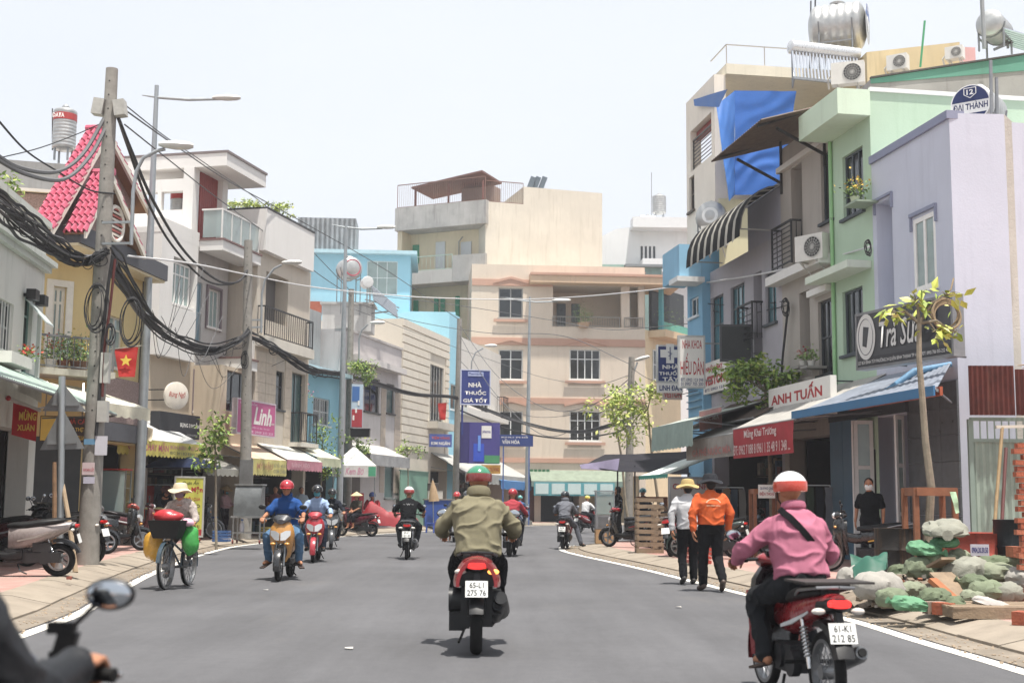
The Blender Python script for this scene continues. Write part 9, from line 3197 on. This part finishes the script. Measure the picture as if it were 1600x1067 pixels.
wire('grey twisted cable from left edge up to pole head',[(-20,232,17),(30,262,18.5),(90,268,21),(130,240,22.5),(166,180,YA)],.035,WIREG)
wire('second grey twisted cable from left edge up to pole head',[(-20,240,17),(40,272,18.5),(100,280,21),(140,245,22.5),(168,195,YA)],.035,WIREG)
wire('thin black cable from left edge to mid pole',[(-10,180,17),(40,235,19),(90,268,21),(140,297,YA-.5),(180,303,YA)],.016)
wire('thin cable over pink gable from pole head leftwards',[(-5,248,20),(60,232,21.5),(120,210,23),(165,190,YA)],.01)
wire('thin cable from pole head over white house terrace',[(190,160,YA),(260,215,29),(330,262,36),(430,335,45),(549,456,53)],.014,WIREG)
wire('second thin cable from pole head over terrace towards bend',[(195,172,YA),(280,232,30),(360,285,38),(460,340,45),(600,420,56),(718,500,64)],.018,WIREG)
wire('third thin cable from pole head to blue house',[(195,195,YA),(270,255,30),(340,310,37),(430,375,44),(500,430,49),(549,462,53)],.016,WIREG)
wire('white service cable strung from grey facade across street',[(200,400,26),(300,412,31),(400,432,40),(500,450,46),(650,464,52),(800,468,54),(900,464,50),(1000,455,44),(1100,442,38),(1200,426,32),(1300,402,29),(1362,385,26.2)],.022,WIREW)
for i,(x,y)in enumerate(((445,545),(470,540),(510,556))):
 pass
wire('thin cable from shrub pole to far corner pole',[(549,470,YC),(640,500,56),(760,520,58),(880,525,55),(987,570,YE)],.014,WIREG)
wire('thin cable from pharmacy pole to far corner pole',[(716,505,YD),(780,590,62),(860,640,58),(930,630,54),(986,590,YE)],.016,WIREG)
wire('lower thin cable from pharmacy pole to far corner pole',[(716,520,YD),(770,610,62),(850,680,58),(920,655,54),(986,610,YE)],.016,WIREG)
wire('drooping thin cable across cream building second floor',[(715,560,YD),(800,640,64),(880,650,60),(950,620,55),(986,596,YE)],.012,WIREG)
wire('thin cable from corner pole to blue pharmacy sign',[(987,575,YE),(1010,590,47),(1040,600,42),(1075,590,38)],.012)
wire('thin cable from corner pole low to right houses',[(987,598,YE),(1015,612,46),(1050,618,41),(1090,610,37)],.012)
wire('thin cable along right facade under white ledge',[(1085,470,39),(1120,476,37),(1180,476,34.5),(1230,470,31.5)],.012)
wire('second thin cable along right facade',[(1085,478,39),(1150,492,36),(1210,482,32.5),(1232,476,31.4)],.012)
wire('thin cable falling along grey house corner to awning',[(1232,472,31.3),(1227,520,31.4),(1222,570,31.5),(1221,620,31.5)],.03)
wire('thin cable from far lamp over cream building to left pole',[(540,478,53),(650,520,60),(760,560,66),(850,590,66),(930,600,58),(987,585,YE)],.012,WIREG)
wire('thin cable crossing cream building top floor',[(549,458,53),(700,475,60),(860,500,62),(950,515,55),(1085,505,39.4)],.014,WIREG)
wire('heavy black cable crossing before cream building first floor',[(716,640,YD),(800,672,66),(880,685,66),(960,676,58),(985,660,YE)],.04)
for i,(x,y,Y,r,lab)in enumerate(((148,478,YA-.25,.30,'hanging left of pole'),(203,500,YA-.25,.30,'hanging right of pole below bundle'),(170,520,YA-.25,.12,'small on pole front'),(380,560,YB-.2,.16,'on food cart pole'),(1355,385,26.0,.10,'at corner of green and lavender houses'),(1226,478,31.2,.14,'dark on grey house corner'))):
 t=thing('cable_coil','coil of black cable '+lab,'cable coil',AT(x,y,Y))
 for k in range(4):
  mb=MB();c=AT(x+k,y+(k%2)*4,Y-.02*k)
  mb. torus(c,(.25*(k-1.5),-1,.1),r*(1+.06*k),.014,24,5)
  vs3=[]
  for v in mb. v:
   v=V(v);vs3 . append((c. x+(v. x-c. x)*.55,v. y,c. z+(v. z-c. z)*1.25))
  mb. v=vs3
  mb. build('loop',WIRE,t)
wire('black drop cables running down the leading concrete pole',[(176,400,YA-.22),(166,470,YA-.2),(160,540,YA-.2),(156,610,YA-.2),(150,680,YA-.2)],.03)
wire('red and black drop cable beside the meter boxes',[(180,405,YA-.24),(172,480,YA-.22),(163,550,YA-.22),(160,620,YA-.22)],.025,mat('#5a2420',.6,0,0))
for i in range(12):
 rnd=random. Random(i)
 x0=rnd. uniform(200,360);y0=440+(x0-200)*.6
 wire('thin stray wire trailing below the sagging left bundle',[(x0,y0+rnd. uniform(20,40),YA+5+(x0-200)*.08),(x0+rnd. uniform(10,40),y0+rnd. uniform(60,110),YA+7+(x0-200)*.08),(x0+rnd. uniform(40,110),y0+rnd. uniform(-60,60),YA+9+(x0-200)*.08)],.008,WIREG if i%2 else WIRE)['group']='stray wires below the left bundle'
#  bright midday haze
mb=MB()
mb. box((0,60,13.5),(320,260,29))
o=mb. build('haze',None)
o['kind']='stuff'
hm=bpy. data. materials. new('haze')
hm. use_nodes=True
hn=hm. node_tree. nodes
hn. remove(hn['Principled BSDF'])
pv=hn. new('ShaderNodeVolumePrincipled')
pv. inputs['Color']. default_value=(.93,.95,1,1)
pv. inputs['Density']. default_value=.0009
pv. inputs['Anisotropy']. default_value=.3
hm. node_tree. links. new(pv. outputs[0],hn['Material Output']. inputs['Volume'])
o. data. materials. append(hm)
bpy. data. scenes. remove(BENCH)
